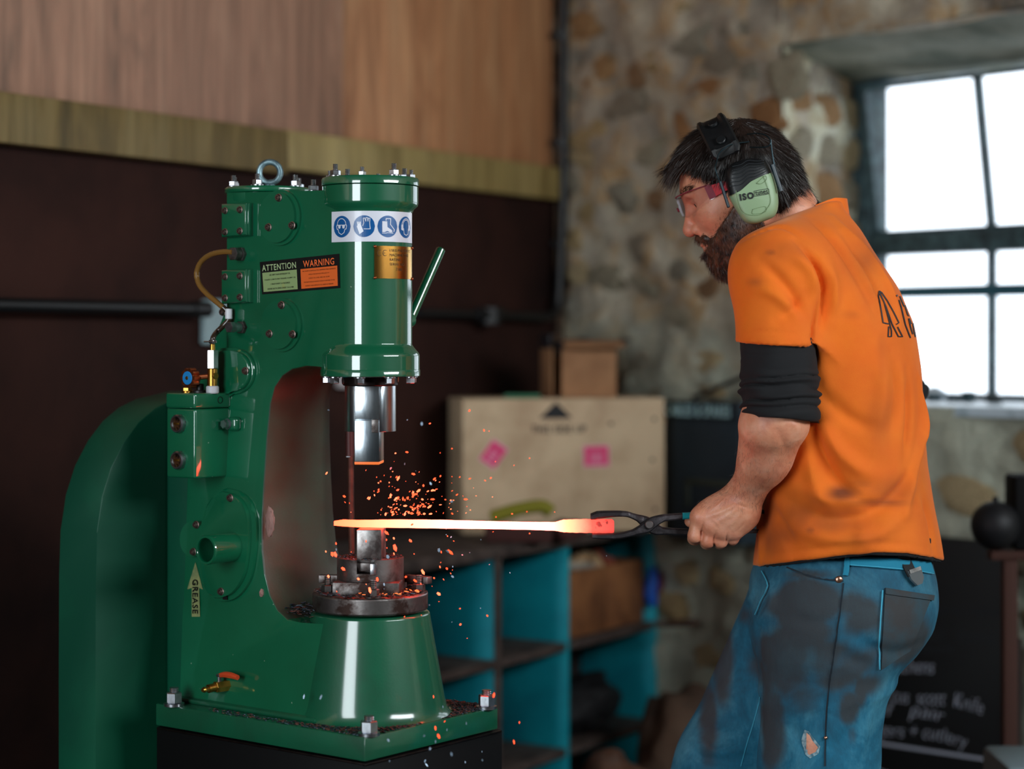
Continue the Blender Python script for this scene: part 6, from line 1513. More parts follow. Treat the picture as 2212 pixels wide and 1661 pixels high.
# print on the back
def on_shirt(px, py, off=.0010):
    h = shoot(tree, px, py)
    if h[0] is None: return None
    return h[0] + h[1] * off - ROOT
def print_lines(lines, wpx):
    V, Fc = [], []
    for pl in lines:
        P2 = []
        for a, b in zip(pl, pl[1:]):
            n = max(2, int(math.hypot(b[0] - a[0], b[1] - a[1]) / 4)); P2 += [(a[0] + (b[0] - a[0]) * k / n, a[1] + (b[1] - a[1]) * k / n) for k in range(n)]
        P2.append(pl[-1]); prev = None
        for i, p in enumerate(P2):
            a, b = P2[max(i - 1, 0)], P2[min(i + 1, len(P2) - 1)]; dx, dy = b[0] - a[0], b[1] - a[1]; L = math.hypot(dx, dy) or 1; nx, ny = -dy / L * wpx / 2, dx / L * wpx / 2
            A_, B_ = on_shirt(p[0] + nx, p[1] + ny), on_shirt(p[0] - nx, p[1] - ny)
            if A_ is None or B_ is None or (prev and (A_ - prev[2]).length > .02): prev = None; continue
            V += [A_, B_]; cur = (len(V) - 2, len(V) - 1, A_)
            if prev: Fc.append((prev[0], prev[1], cur[1], cur[0]))
            prev = cur
    return V, Fc
logo = [[(1899, 628), (1897, 640), (1903, 672), (1907, 697), (1919, 700)], [(1899, 629), (1904, 632), (1916, 650), (1930, 675), (1941, 697), (1935, 701)], [(1900, 632), (1913, 662), (1926, 700), (1940, 727), (1949, 727), (1938, 706)],
        [(1900, 634), (1909, 652), (1919, 690), (1925, 715), (1925, 727), (1918, 727), (1919, 705)],
        [(1936, 637), (1940, 644), (1946, 664), (1955, 702), (1966, 730)], [(1943, 640), (1952, 662), (1954, 660)], [(1956, 651), (1954, 660), (1960, 680), (1964, 684), (1964, 668), (1958, 652)], [(1966, 655), (1969, 680), (1971, 690)], [(1962, 688), (1966, 706), (1971, 722)], [(1971, 694), (1973, 712), (1977, 728)], [(1963, 688), (1968, 700)]]
V, Fc = print_lines(logo, 2.6)
if V: o = pyd('back_print', V, Fc, pbr('print_ink', (34, 24, 30), .7), shirt, None); o['kind'] = 'stuff'
# ---- black undershirt: sleeves and the strip under the hem
rip = lambda P, c, d: (P - c) @ d
def ruffle(a, b, ra, rb, lo_, hi_, seed):
    d_ = (b - a) / np.linalg.norm(b - a); c0 = cap(a, b + d_ * .08, ra, rb)
    def f(P):
        s = rip(P, a, d_); w = smoothstep(lo_ + .35 * (hi_ - lo_), lo_ + .55 * (hi_ - lo_), s); ang = np.arctan2((P - a) @ np.array([0, 1.0, 0]), (P - a) @ np.array([1.0, 0, 0]))
        ph = s * 2 * PI / .0155 + 1.1 * np.sin(ang * 2 + seed) + .7 * np.sin(ang * 5 + 1); rp_ = (np.abs(np.sin(ph / 2 + .8 * np.sin(s * 170 + ang))) - .5) * (.0070 + .003 * np.sin(s * 260 + ang * 2)) * (.08 + .92 * w)
        return np.maximum(c0.f(P) - rp_ - .0010 * np.sin(ang * 7 + s * 60), np.maximum(s - hi_ + .10 * ((P - a) @ np.array([-1.0, 0, 0])) , lo_ - s))
    return Prim(f, c0.c, c0.r + .01, .0)
La = np.linalg.norm(ELn - SHn)
EB = ELn + np.array([.0, 0, -.01])
su = SDF([ruffle(SHn + np.array([-.002, 0, 0]), EB, .054, .0580, .10, La * .945, 1.0)])
blackc = pbr('black_cotton', (17, 17, 20), .92, bump=(900, .3, .0006)); us = sdf_mesh('undershirt_sleeve', su, ELn - .13 + np.array([0, 0, -.05]), ELn + np.array([.15, .15, .28]), .0026)
q = vco(us); setco(us, q + vno(us) * (fnoise(q, 50, 41, 2) * .0012)[:, None]); man_obj('undershirt_sleeve', us, blackc, person)
d_ = (ELf - SHf) / np.linalg.norm(ELf - SHf)
su2 = SDF([ruffle(SHf, ELf + d_ * .02, .058, .060, .15, np.linalg.norm(ELf - SHf) + .015, 2.0)]); us = sdf_mesh('undershirt_sleeve', su2, ELf - .16, ELf + .16, .0034); man_obj('undershirt_sleeve', us, blackc, person)
uh = tube_prim(rows[-5:], -.0045, k=.0)
hs = SDF([Prim(lambda P: np.maximum(uh.f(P), np.maximum(hem_z(P) - .004 - P[:, 2], P[:, 2] - hem_z(P) - .03)), uh.c, uh.r, 0)]); us = sdf_mesh('undershirt_hem', hs, (.3, 2.85, .95), (.85, 3.4, 1.06), .004); man_obj('undershirt_hem', us, blackc, person)

# ---- jeans
jp = [tube_prim(pel, -.004, k=.05), cap(HIn, Wn(1767, 1661, 3.035), .106, .0860, .05), cap(Wn(1767, 1661, 3.035), KNn, .0860, .078, .03), cap(KNn, ANn, .078, .066, .03), cap(HIf, Wn(1577, 1650, 3.195), .098, .082, .03), cap(Wn(1577, 1650, 3.195), KNf, .082, .076, .03), cap(KNf, ANf, .075, .066, .03),
      ell(Wn(1893, 1303, 3.05), (.084, .080, .084), None, .04), ell(Wn(1883, 1303, 3.20), (.082, .080, .084), None, .04), ell(Wn(1645, 1262, 3.10), (.014, .05, .030), None, .02)]
jp.append(Prim(lambda P: np.maximum(.09 - P[:, 2], P[:, 2] - zat(1185, BD)), E0, 5, .004, inter=True))
sd_j = SDF(jp); jm = sdf_mesh('jeans', sd_j, (.10, 2.84, .07), (.86, 3.42, 1.05), .0050)
crease(jm, [([(1642, 1330), (1641, 1420), (1645, 1520), (1646, 1640)], .008, -.003), ([(1990, 1385), (1940, 1410), (1890, 1400), (1840, 1370)], .010, -.006), ([(1900, 1440), (1850, 1430), (1800, 1400)], .012, -.004), ([(1700, 1330), (1760, 1345), (1810, 1335)], .010, -.003),
    ([(1650, 1250), (1668, 1290), (1650, 1330), (1625, 1350)], .008, .005), ([(1625, 1240), (1630, 1275), (1617, 1300)], .005, .006), ([(1600, 1330), (1635, 1345)], .006, -.004), ([(1560, 1420), (1600, 1435), (1640, 1420)], .009, -.003), ([(1545, 1480), (1590, 1500), (1640, 1490)], .009, .003), ([(1520, 1540), (1580, 1560), (1640, 1540)], .010, -.003),
    ([(1500, 1600), (1560, 1625), (1620, 1610)], .008, .005), ([(1492, 1615), (1520, 1640), (1570, 1640)], .006, -.005), ([(1850, 1540), (1830, 1590), (1790, 1630)], .012, -.004), ([(1880, 1520), (1870, 1580), (1850, 1640)], .010, .003), ([(1700, 1560), (1730, 1600), (1760, 1640)], .010, -.003),
    ([(1832, 1215), (1826, 1270), (1818, 1340), (1806, 1420), (1795, 1500), (1788, 1600), (1786, 1655)], .0035, .0024), ([(1822, 1215), (1817, 1270), (1809, 1340), (1797, 1420), (1786, 1500), (1779, 1600), (1777, 1655)], .002, -.0015),
    ([(1700, 1222), (1740, 1238), (1780, 1248), (1824, 1252)], .003, -.0028), ([(1700, 1230), (1740, 1246), (1780, 1256), (1824, 1260)], .003, .0016)])
q = vco(jm); setco(jm, q + vno(jm) * (fnoise(q, 26, 51, 3) * .0016)[:, None])
q = vco(jm); jd = blobs(jm, [(1740, 1330, 90, 80, 1.0), (1700, 1420, 70, 110, .95), (1860, 1330, 70, 60, .8), (1950, 1370, 60, 70, .85), (1800, 1430, 110, 60, .8), (1670, 1560, 30, 130, .85), (1730, 1500, 50, 50, .6), (1870, 1470, 50, 40, .5), (1835, 1530, 22, 40, .8), (1858, 1480, 16, 60, .6), (1745, 1240, 90, 16, .5), (1560, 1420, 28, 120, .7), (1530, 1560, 26, 120, .6), (1940, 1310, 40, 60, .5), (1840, 1590, 14, 30, .5), (1610, 1330, 20, 30, .5)])
jn = fnoise(q, 30, 61, 3)
x_, y_ = pix(q)
paint(jm, 'dirt', np.clip(smoothstep(.14, .52, jd * (.85 + .35 * jn + .35 * fnoise(q, 90, 63, 3))) * .93 + .26 * smoothstep(.86, 1.0, q[:, 2]) + .16 * np.maximum(jn, 0), 0, 1))
seam = np.zeros(len(q))
t = NT('dirty_denim'); at = t.attr('dirt'); n1 = t.noise(12, 5, .65, .5); n2 = t.noise(1100, 2, .5); n3 = t.noise(260, 3, .7, 0, (1, 1, .25))
c = t.ramp(n1, [(.3, lin((4, 74, 98))), (.5, lin((10, 100, 130))), (.72, lin((66, 138, 162)))])
c = t.mix(.35, c, t.ramp(n3, [(.3, (.35, .38, .42)), (.7, (1, 1, 1))]), 'MULTIPLY')
t.link(t.mix(t.math('MULTIPLY', at.outputs['Fac'], .9), c, lin((50, 49, 49))), t.b.inputs['Base Color']); t.set(Roughness=.85); t.bump(n2, .4, .0008, t.bump(n3, .2, .001)); denim = t.m
jw = jm.copy(); tj_ = bvh(jw)
jeans = man_obj('jeans', jm, denim, person)
def on_jeans(px, py, off):
    h = shoot(tj_, px, py); return None if h[0] is None else h[0] + h[1] * off - ROOT
def patch(name, poly, off, mat, parent, n=18, thick=.0015, edge=True):
    """a cloth patch following the jeans: quad (4 photo corners) lifted off the surface"""
    V, Fc = [], []
    for lay in (off, off - thick - .002):
        for j in range(n + 1):
            for i in range(n + 1):
                u, v = i / n, j / n; x = (poly[0][0] * (1 - u) + poly[1][0] * u) * (1 - v) + (poly[3][0] * (1 - u) + poly[2][0] * u) * v; y = (poly[0][1] * (1 - u) + poly[1][1] * u) * (1 - v) + (poly[3][1] * (1 - u) + poly[2][1] * u) * v
                p = on_jeans(x, y, lay); V.append(p if p is not None else (V[-1] if V else Vector((0, 0, 1))))
    m = (n + 1) ** 2
    for j in range(n):
        for i in range(n): a = j * (n + 1) + i; Fc.append((a, a + 1, a + n + 2, a + n + 1)); Fc.append((m + a, m + a + n + 1, m + a + n + 2, m + a + 1))
    rim = [i for i in range(n + 1)] + [j * (n + 1) + n for j in range(1, n + 1)] + [n * (n + 1) + i for i in range(n - 1, -1, -1)] + [j * (n + 1) for j in range(n - 1, 0, -1)]
    for a, b in zip(rim, rim[1:] + rim[:1]): Fc.append((a, b, b + m, a + m)[::-1])
    return pyd(name, V, Fc, mat, parent, 50)
den_dark = pbr('grimy_denim', (44, 66, 76), .85, var=(16, (54, 54, 56), .4, .6), bump=(900, .4, .0008)); den_teal = pbr('clean_denim_edge', (16, 122, 152), .85, bump=(900, .4, .0008))
patch('back_pocket', [(1911, 1272), (2012, 1285), (1965, 1405), (1902, 1446)], .0022, den_dark, jeans)
patch('pocket_hem', [(1911, 1270), (2014, 1286), (2012, 1297), (1911, 1283)], .0042, den_dark, jeans, 14)
patch('belt_loop', [(1826, 1205), (1836, 1206), (1832, 1245), (1821, 1243)], .0045, den_teal, jeans, 8)
patch('waistband', [(1832, 1207), (2006, 1213), (2014, 1238), (1834, 1222)], .0035, den_teal, jeans, 18)
def stitch(lines, w, mat, name, off=.0052):
    V, Fc = [], []
    for pl in lines:
        P2 = spline([Vector((x, y, 0)) for x, y in pl], 8); prev = None
        for i, p in enumerate(P2):
            a, b = P2[max(i - 1, 0)], P2[min(i + 1, len(P2) - 1)]; dx, dy = b.x - a.x, b.y - a.y; L = math.hypot(dx, dy) or 1; nx, ny = -dy / L * w / 2, dx / L * w / 2
            A_, B_ = on_jeans(p.x + nx, p.y + ny, off), on_jeans(p.x - nx, p.y - ny, off)
            if A_ is None or B_ is None: prev = None; continue
            V += [A_, B_]; c = len(V) - 2
            if prev is not None: Fc.append((prev, prev + 1, c + 1, c))
            prev = c
    o = pyd(name, V, Fc, mat, jeans, None); o['kind'] = 'stuff'; return o
thread = pbr('blue_thread', (60, 160, 190), .8); thread_d = pbr('dark_seam', (24, 36, 46), .9)
stitch([[(1905, 1275), (1900, 1340), (1897, 1400), (1898, 1444)]], 2.6, thread, 'pocket_stitching', .0034)
stitch([[(1836, 1222), (1900, 1226), (1960, 1232), (2012, 1240)], [(1650, 1235), (1662, 1268), (1648, 1300), (1636, 1330)]], 1.6, thread, 'waist_stitching', .0048)
stitch([[(1822, 1260), (1812, 1340), (1800, 1420), (1789, 1500), (1783, 1600), (1782, 1655)], [(1700, 1226), (1740, 1242), (1780, 1252), (1822, 1256)]], 3.2, thread_d, 'side_seam', .0016)
stitch([[(1643, 1505), (1628, 1560), (1612, 1610), (1600, 1655)]], 1.8, thread, 'inner_seam', .0012)
p = on_jeans(1812, 1253, .001); bm = bmesh.new(); bmesh.ops.create_uvsphere(bm, u_segments=14, v_segments=10, radius=.0058); bmesh.ops.scale(bm, verts=bm.verts, vec=(1, .5, 1)); bo('rivet', bm, pbr('copper_rivet', (214, 160, 134), .3, 1.0), jeans, p)
p = on_jeans(1784, 1593, .002); bm = bmesh.new(); bmesh.ops.create_uvsphere(bm, u_segments=12, v_segments=8, radius=.003); bo('rivet', bm, MATS['copper_rivet'], jeans, p)
# torn hole with skin and frayed edge
def holepatch(name, pts, off, mat):
    c = np.mean(pts, 0); V = [on_jeans(*c, off + .001)] + [on_jeans(x, y, off) for x, y in pts]; n = len(pts); return pyd(name, V, [(0, 1 + k, 1 + (k + 1) % n) for k in range(n)], mat, jeans, None)
holepatch('torn_edge', [(1738, 1576), (1748, 1580), (1756, 1592), (1772, 1612), (1768, 1628), (1750, 1638), (1740, 1630), (1731, 1600)], .0008, pbr('frayed_threads', (150, 176, 184), .9, var=(160, (70, 110, 126), .4, .6)))
holepatch('bare_knee', [(1743, 1582), (1750, 1588), (1756, 1600), (1767, 1614), (1762, 1624), (1748, 1631), (1742, 1622)], .0016, skin)
# far leg turn-up
# strap with a clip hanging from the belt
kf = pbr('black_webbing', (12, 12, 14), .8); bm = bmesh.new()
V, Fc = [], []
sp = [(1944, 1186), (1950, 1208), (1958, 1232), (1966, 1248)]
for i, (x, y) in enumerate(sp):
    for s_ in (-11, 11): V.append(on_jeans(x + s_, y, .008)); V.append(on_jeans(x + s_, y, .0055))
for i in range(len(sp) - 1):
    a, b = i * 4, i * 4 + 4; Fc += [(a, a + 2, b + 2, b), (a + 1, b + 1, b + 3, a + 3), (a, b, b + 1, a + 1), (a + 2, a + 3, b + 3, b + 2)]
strap = pyd('key_strap', V, Fc, kf, None, 40); strap.location = ROOT; tag(strap, 'black strap with a clear-cased clip hanging from the back of the waistband', 'strap')
V = [on_jeans(x, y, o_) for o_ in (.0095, .0055) for x, y in ((1952, 1236), (1978, 1226), (1985, 1250), (1982, 1262), (1972, 1266), (1960, 1254))]
pyd('clip', V, [(0, 1, 2, 3, 4, 5), (6, 11, 10, 9, 8, 7)] + [(k, 6 + k, 6 + (k + 1) % 6, (k + 1) % 6) for k in range(6)], pbr('clear_case', (90, 96, 100), .12, coat=1.0), strap, 30)
V = [on_jeans(x, y, .011) for x, y in ((1954, 1234), (1976, 1226), (1978, 1234), (1956, 1242))]; pyd('clip_edge', V, [(0, 1, 2, 3)], zinc, strap, None)
# boots
leather = pbr('worn_leather', (44, 32, 26), .6, bump=(60, .4, .002))
for an, yw in ((ANn, 6), (ANf, 12)):
    d_ = np.array([-math.cos(math.radians(yw)), math.sin(math.radians(yw)), 0]); a = an.copy(); a[2] = .05
    bs = SDF([cap(an + np.array([0, 0, .05]), a, .052, .045, .02), cap(a + d_ * -.03 + np.array([0, 0, -.012]), a + d_ * .14 + np.array([0, 0, -.012]), .038, .040, .03), Prim(lambda P: .004 - P[:, 2], a, 5, .003, inter=True)])
    m_ = sdf_mesh('boot', bs, a - np.array([.2, .2, .06]), a + np.array([.2, .2, .14]), .006); man_obj('boot', m_, leather, person)

# ---- ear defenders
muff = empty('ear_defenders', tuple(E0)); tag(muff, 'pale green and black ear defenders worn by the man', 'ear defenders')
eo = np.array(E0)
mg = pbr('sage_green_shell', (140, 166, 128), .45); mk_ = pbr('black_shell', (16, 18, 20), .45, bump=(300, .1, .0005)); mw = pbr('blued_wire', (54, 70, 76), .35, .9)
cupz = 3.0                                       # depth of the cup's outer face
def muff_poly(off): 
    P2 = [(1570, 400), (1569, 375), (1580, 356), (1604, 346), (1632, 343), (1654, 352), (1668, 378), (1678, 412), (1680, 445), (1672, 466), (1652, 476), (1628, 483), (1608, 477), (1592, 455), (1577, 428)]
    c = np.mean(P2, 0); out = []
    for x, y in P2:
        v = np.array([x, y]) - c; L = np.linalg.norm(v); out.append(c + v * (L - off) / L)
    return spline([Vector((x, y, 0)) for x, y in out + out[:1]], 4)[:-1]
def muff_layers(name, layers, mat, clip=None, sgn=1, parent=muff):
    """layers: (inset px, depth)"""
    bm = bmesh.new(); rings = []
    for off, d in layers:
        pts = muff_poly(off)
        if clip: pts = [Vector((p.x, max(p.y, clip(p.x)), 0)) for p in pts]
        ring = []
        for p in pts:
            w_ = np.array(W(p.x, p.y, d))
            if sgn < 0:
                q_ = headcoords(w_[None])[0]; q_[1] = -q_[1] ; w_ = E0 + q_ @ RH
            ring.append(bm.verts.new(w_ - eo))
        rings.append(ring)
    for A_, B_ in zip(rings, rings[1:]):
        n = len(A_)
        for k in range(n):
            try: bm.faces.new((A_[k], A_[(k + 1) % n], B_[(k + 1) % n], B_[k]))
            except ValueError: pass
    bm.faces.new(rings[-1])
    bmesh.ops.remove_doubles(bm, verts=bm.verts, dist=1e-6); return bo(name, bm, mat, parent, None, None, 50)
for sgn in (1, -1):
    muff_layers('cushion', [(2, 3.030), (-1, 3.027), (-1, 3.016), (3, 3.012)], pbr('black_cushion', (14, 14, 15), .6), None, sgn)
    shell = muff_layers('cup_shell', [(4, 3.014), (0, 3.012), (0, 3.000), (3, 2.9915), (9, 2.9865), (18, 2.984)], mk_, None, sgn)
    cl = lambda x: float(np.interp(x, [1560, 1577, 1600, 1622, 1640, 1656, 1672, 1690], [424, 423, 412, 392, 383, 376, 371, 367]))
    gp = muff_layers('green_shell', [(2, 3.008), (-1.2, 3.006), (-1.2, 2.998), (2, 2.989), (8, 2.984), (18, 2.9815)], mg, cl, sgn, shell)
    if sgn > 0: shellN = shell
# relief of the cup and its lettering
mline = pbr('shell_groove', (120, 146, 100), .6); ink2 = pbr('cup_ink', (18, 20, 20), .5)
def mp(px, py, d=2.9808): return Vector(np.array(W(px, py, d)) - eo)
def mline_obj(name, pl, w, mat, d=2.9808):
    fl = Flat(); P2 = [(p.x, p.y) for p in spline([Vector((x, y, 0)) for x, y in pl], 6)]; fl.line(P2, w); o = fl.build(name, lambda u, v, h: mp(u, v, d), mat, muff); o.parent = shellN; o['kind'] = 'stuff'; return o
mline_obj('groove', [(1590, 412), (1592, 430), (1598, 452), (1612, 462), (1640, 464), (1660, 446), (1664, 428), (1656, 400), (1648, 380)], 1.1, mline)
mline_obj('groove', [(1626, 452), (1652, 446), (1652, 458), (1626, 462), (1626, 452)], 1.0, mline); mline_obj('groove', [(1634, 396), (1652, 380), (1655, 388), (1644, 397), (1634, 396)], 1.0, mline)
for k in range(6): mline_obj('ridge', [(1577 + k * 1.2, 402 - k * 8.5), (1600, 398 - k * 8.5), (1616, 384 - k * 7.5), (1634, 380 - k * 6.5), (1656 - k * 1.5, 369 - k * 4.5)], 1.5, pbr('ridge_black', (34, 38, 42), .4), 2.9825)
def rtext(s, w, h, cx_, cy_, ang, bold=0, d=2.9800):
    V, Fc = text2d(s, width=w, height=h, bold=bold); c, s_ = math.cos(ang), math.sin(ang); return Flat().add([(cx_ + x * c + y * s_, cy_ - y * c + x * s_) for x, y in V], Fc)
o = rtext('ISO', 31, 15, 1613, 424, -.17, .045).build('lettering', lambda u, v, h: mp(u, v, 2.9802), ink2, muff); o.parent = shellN
o = rtext('tunes', 27, 9.5, 1645, 415.5, -.17, .01).build('lettering', lambda u, v, h: mp(u, v, 2.9802), ink2, muff); o.parent = shellN
mline_obj('lettering_box', [(1629.5, 424), (1628.6, 412.5)], .9, ink2, 2.9802); 
fl = Flat().line([(1629, 412.6), (1659, 407.2), (1661, 410), (1661.5, 416), (1660, 418.6), (1630, 424.2)], .9); o = fl.build('lettering_box', lambda u, v, h: mp(u, v, 2.9802), ink2, muff); o.parent = shellN; o['kind'] = 'stuff'
# headband: broad black pad over the crown, wire forks
band_pts = []
def bandpt(a, r_=0): # a from near side (0) over the crown (90) to the far side (180)
    return Hh(.010, (.090 + r_) * math.cos(math.radians(a)), .041 + (.092 + r_) * math.sin(math.radians(a)))
bw2 = .043
bm = bmesh.new(); rings = []
for i, a in enumerate(np.linspace(18, 162, 34)):
    th_ = .006 + .003 * (math.sin(math.radians(a) * 6) > 0) * (25 < a < 155); f_ = HF * (bw2 if 20 < a < 160 else bw2 * .8)
    p0, p1 = bandpt(a), bandpt(a, th_); nn_ = p1 - p0; rings.append([bm.verts.new(p0 + f_ * a_ + nn_ * b_ - eo) for a_, b_ in ((.54, 0), (.54, .55), (.47, 1.1), (.36, 1.15), (.26, .75), (-.26, .75), (-.36, 1.15), (-.47, 1.1), (-.54, .55), (-.54, 0))])
for A_, B_ in zip(rings, rings[1:]):
    for k in range(10): bm.faces.new((A_[k], A_[(k + 1) % 10], B_[(k + 1) % 10], B_[k]))
bm.faces.new(rings[0]); bm.faces.new(rings[-1][::-1]); bo('headband', bm, pbr('black_rubber', (13, 14, 16), .5), muff)
for a in (34, 60):
    bm = bmesh.new(); p = Vector(bandpt(a, .009) - eo); n_ = Vector(bandpt(a, .02) - bandpt(a)).normalized(); cyl(bm, p - n_ * .004, p + n_ * .0012, .0075, 18, .001); bo('band_stud', bm, mk_, muff)
for sgn in (1, -1):
    def wp(px, py, d):
        q_ = headcoords(Wn(px, py, d)[None])[0]; q_[1] *= sgn; return Vector(E0 + q_ @ RH - eo)
    for nm, pl in (('fork_wire', [(1618, 306, 3.03), (1580, 312, 3.015), (1562, 323, 3.01), (1552, 334, 3.008), (1548, 350, 3.004), (1545, 362, 3.0), (1550, 380, 2.998), (1560, 405, 2.994), (1570, 432, 2.99)]),
                   ('fork_wire', [(1614, 290, 3.035), (1635, 288, 3.02), (1654, 292, 3.008), (1664, 303, 3.0), (1662, 314, 2.998), (1648, 318, 3.002), (1620, 318, 3.02)]), ('fork_wire', [(1665, 302, 3.0), (1668, 330, 2.995), (1675, 365, 2.990), (1686, 400, 2.988)])):
        bm = bmesh.new(); tube(bm, spline([wp(*p) for p in pl], 6), .0011, 8); bo(nm, bm, mw, muff)
    for nm, a, b, r_ in (('wire_grip', (1556, 392, 2.996), (1574, 448, 2.987), .0024), ('wire_grip', (1668, 355, 2.990), (1688, 414, 2.986), .0034)):
        bm = bmesh.new(); cyl(bm, wp(*a), wp(*b), r_, 10, .0006); bo(nm, bm, pbr('blue_black_grip', (22, 40, 50), .4), muff)

# ---- safety glasses
gls = empty('safety_glasses', tuple(Hh(.09, 0, .03))); tag(gls, 'clear safety glasses with a red arm on the man', 'glasses'); go = Hh(.09, 0, .03)
lensm = NT('clear_polycarbonate'); tr = lensm.n.new('ShaderNodeBsdfTransparent'); gl_ = lensm.n.new('ShaderNodeBsdfGlossy'); mx = lensm.n.new('ShaderNodeMixShader'); fr_ = lensm.n.new('ShaderNodeLayerWeight'); fr_.inputs[0].default_value = .25; fo_ = lensm.math('ADD', lensm.math('MULTIPLY', lensm.math('POWER', fr_.outputs[1], 3.0), .35), .05)
tr.inputs[0].default_value = (.985, .965, .985, 1); gl_.inputs['Roughness'].default_value = .06; lensm.link(fo_, mx.inputs[0]); lensm.link(tr.outputs[0], mx.inputs[1]); lensm.link(gl_.outputs[0], mx.inputs[2]); lensm.link(mx.outputs[0], lensm.out.inputs[0]); lensm = lensm.m
redp = pbr('red_plastic_arm', (190, 18, 38), .55, spec=.3); pinkish = pbr('pink_clear_plastic', (132, 52, 66), .6, spec=.25)
def gl_pt(a, u):   # a: angle round the face, 0 = straight ahead
    r = math.radians(a); return Hh(.034 + .076 * math.cos(r) - .10 * max(0, u - .03) , .072 * math.sin(r), u)
for s in (1, -1):
    V, Fc = [], []; n = 16; m = 6
    for lay in (0, 1):
        for j in range(m + 1):
            for i in range(n + 1):
                a = 6 + 72 * i / n; u0 = .012 + .010 * (i / n) ** 2 + .010 * max(0, 1 - i / n * 4) ; u1 = .050 - .008 * (i / n) ** 2; u = u0 + (u1 - u0) * j / m; p = gl_pt(a * s, u) + (HF * math.cos(math.radians(a)) + HL * s * math.sin(math.radians(a))) * (-.0018 * lay); V.append(p - go)
    q_ = (n + 1) * (m + 1)
    for j in range(m):
        for i in range(n): a = j * (n + 1) + i; Fc += [(a, a + 1, a + n + 2, a + n + 1), (q_ + a, q_ + a + n + 1, q_ + a + n + 2, q_ + a + 1)]
    rim = [i for i in range(n + 1)] + [j * (n + 1) + n for j in range(1, m + 1)] + [m * (n + 1) + i for i in range(n - 1, -1, -1)] + [j * (n + 1) for j in range(m - 1, 0, -1)]
    for a, b in zip(rim, rim[1:] + rim[:1]): Fc.append((a, b, b + q_, a + q_))
    pyd('lens', V, Fc, lensm, gls, 40)
    bm = bmesh.new(); tube(bm, [Vector(gl_pt(a * s, .0505 - .008 * (a / 78) ** 2) - go) for a in range(0, 80, 6)], .0009, 8); bo('brow_bar', bm, pinkish, gls)
    a0, a1 = gl_pt(76 * s, .032), gl_pt(90 * s, .033); 
    def strip(name, pts, h0, h1, th, mat):
        V, Fc = [], []
        for i, p in enumerate(pts):
            h_ = h0 + (h1 - h0) * i / (len(pts) - 1)
            for du, dl in ((-h_, 0), (h_, 0), (h_, th), (-h_, th)): V.append(p + HU * du + HL * s * dl - go)
        for i in range(len(pts) - 1):
            for k in range(4): a, b = i * 4 + k, i * 4 + (k + 1) % 4; Fc.append((a, b, b + 4, a + 4))
        Fc += [(0, 3, 2, 1), (len(V) - 4, len(V) - 3, len(V) - 2, len(V) - 1)]; return pyd(name, V, Fc, mat, gls, 40)
    strip('hinge', [Hh(.062, s * .0690, .0325), Hh(.056, s * .0705, .032), Hh(.050, s * .072, .0315)], .0105, .0098, .003, pinkish)
    strip('temple_arm', [Hh(.051, s * .0735, .0315), Hh(.035, s * .0775, .031), Hh(.010, s * .0785, .028), Hh(-.02, s * .0775, .022)], .0090, .0050, .003, redp)
bm = bmesh.new(); tube(bm, spline([Vector(Hh(.1115, -.008, .030) - go), Vector(Hh(.112, 0, .034) - go), Vector(Hh(.1115, .008, .030) - go)], 5), .0016, 8); bo('nose_bridge', bm, pinkish, gls)

# ---- tongs
TG = empty('blacksmith_tongs', tuple(Wn(1403, 1134, 3.03))); tag(TG, 'long black iron tongs gripping the glowing bar', 'tongs'); to = Wn(1403, 1134, 3.03)
iron = pbr('forged_iron', (58, 54, 56), .48, .75, var=(40, (96, 90, 94), .5, .7), bump=(70, .5, .002)); tealp = pbr('teal_paint_mark', (20, 150, 160), .5)
def rein(name, pts, mat, d_list=None, w=.0075):
    """bar of rectangular section along photo points (px, py, half height px, depth, half thickness)"""
    n = 5; P = []
    for i in range(len(pts) - 1):
        for k in range(n):
            t_ = k / n; s_ = t_ * t_ * (3 - 2 * t_) if False else t_; P.append([a + (b - a) * s_ for a, b in zip(pts[i], pts[i + 1])])
    P.append(list(pts[-1])); P = np.array(P); ker = np.array([1, 2, 3, 2, 1]) / 9
    for c in range(1, 5): P[2:-2, c] = np.convolve(P[:, c], ker, 'valid')
    bm = bmesh.new(); rings = []
    for x, y, hh_, d, th_ in P:
        hh = hh_ * d / F; c = np.array(W(x, y, d)) - to; b_ = min(hh, th_) * .45; ring = []
        for sx, sy in ((-1, -1), (1, -1), (1, 1), (-1, 1)):
            pass
        for u, v in ((-th_ + b_, -hh), (th_ - b_, -hh), (th_, -hh + b_), (th_, hh - b_), (th_ - b_, hh), (-th_ + b_, hh), (-th_, hh - b_), (-th_, -hh + b_)): ring.append(bm.verts.new(c + np.array([0, u, v])))
        rings.append(ring)
    for A_, B_ in zip(rings, rings[1:]):
        for k in range(8): bm.faces.new((A_[k], A_[(k + 1) % 8], B_[(k + 1) % 8], B_[k]))
    bm.faces.new(rings[0][::-1]); bm.faces.new(rings[-1]); return bo(name, bm, mat, TG, angle=40)
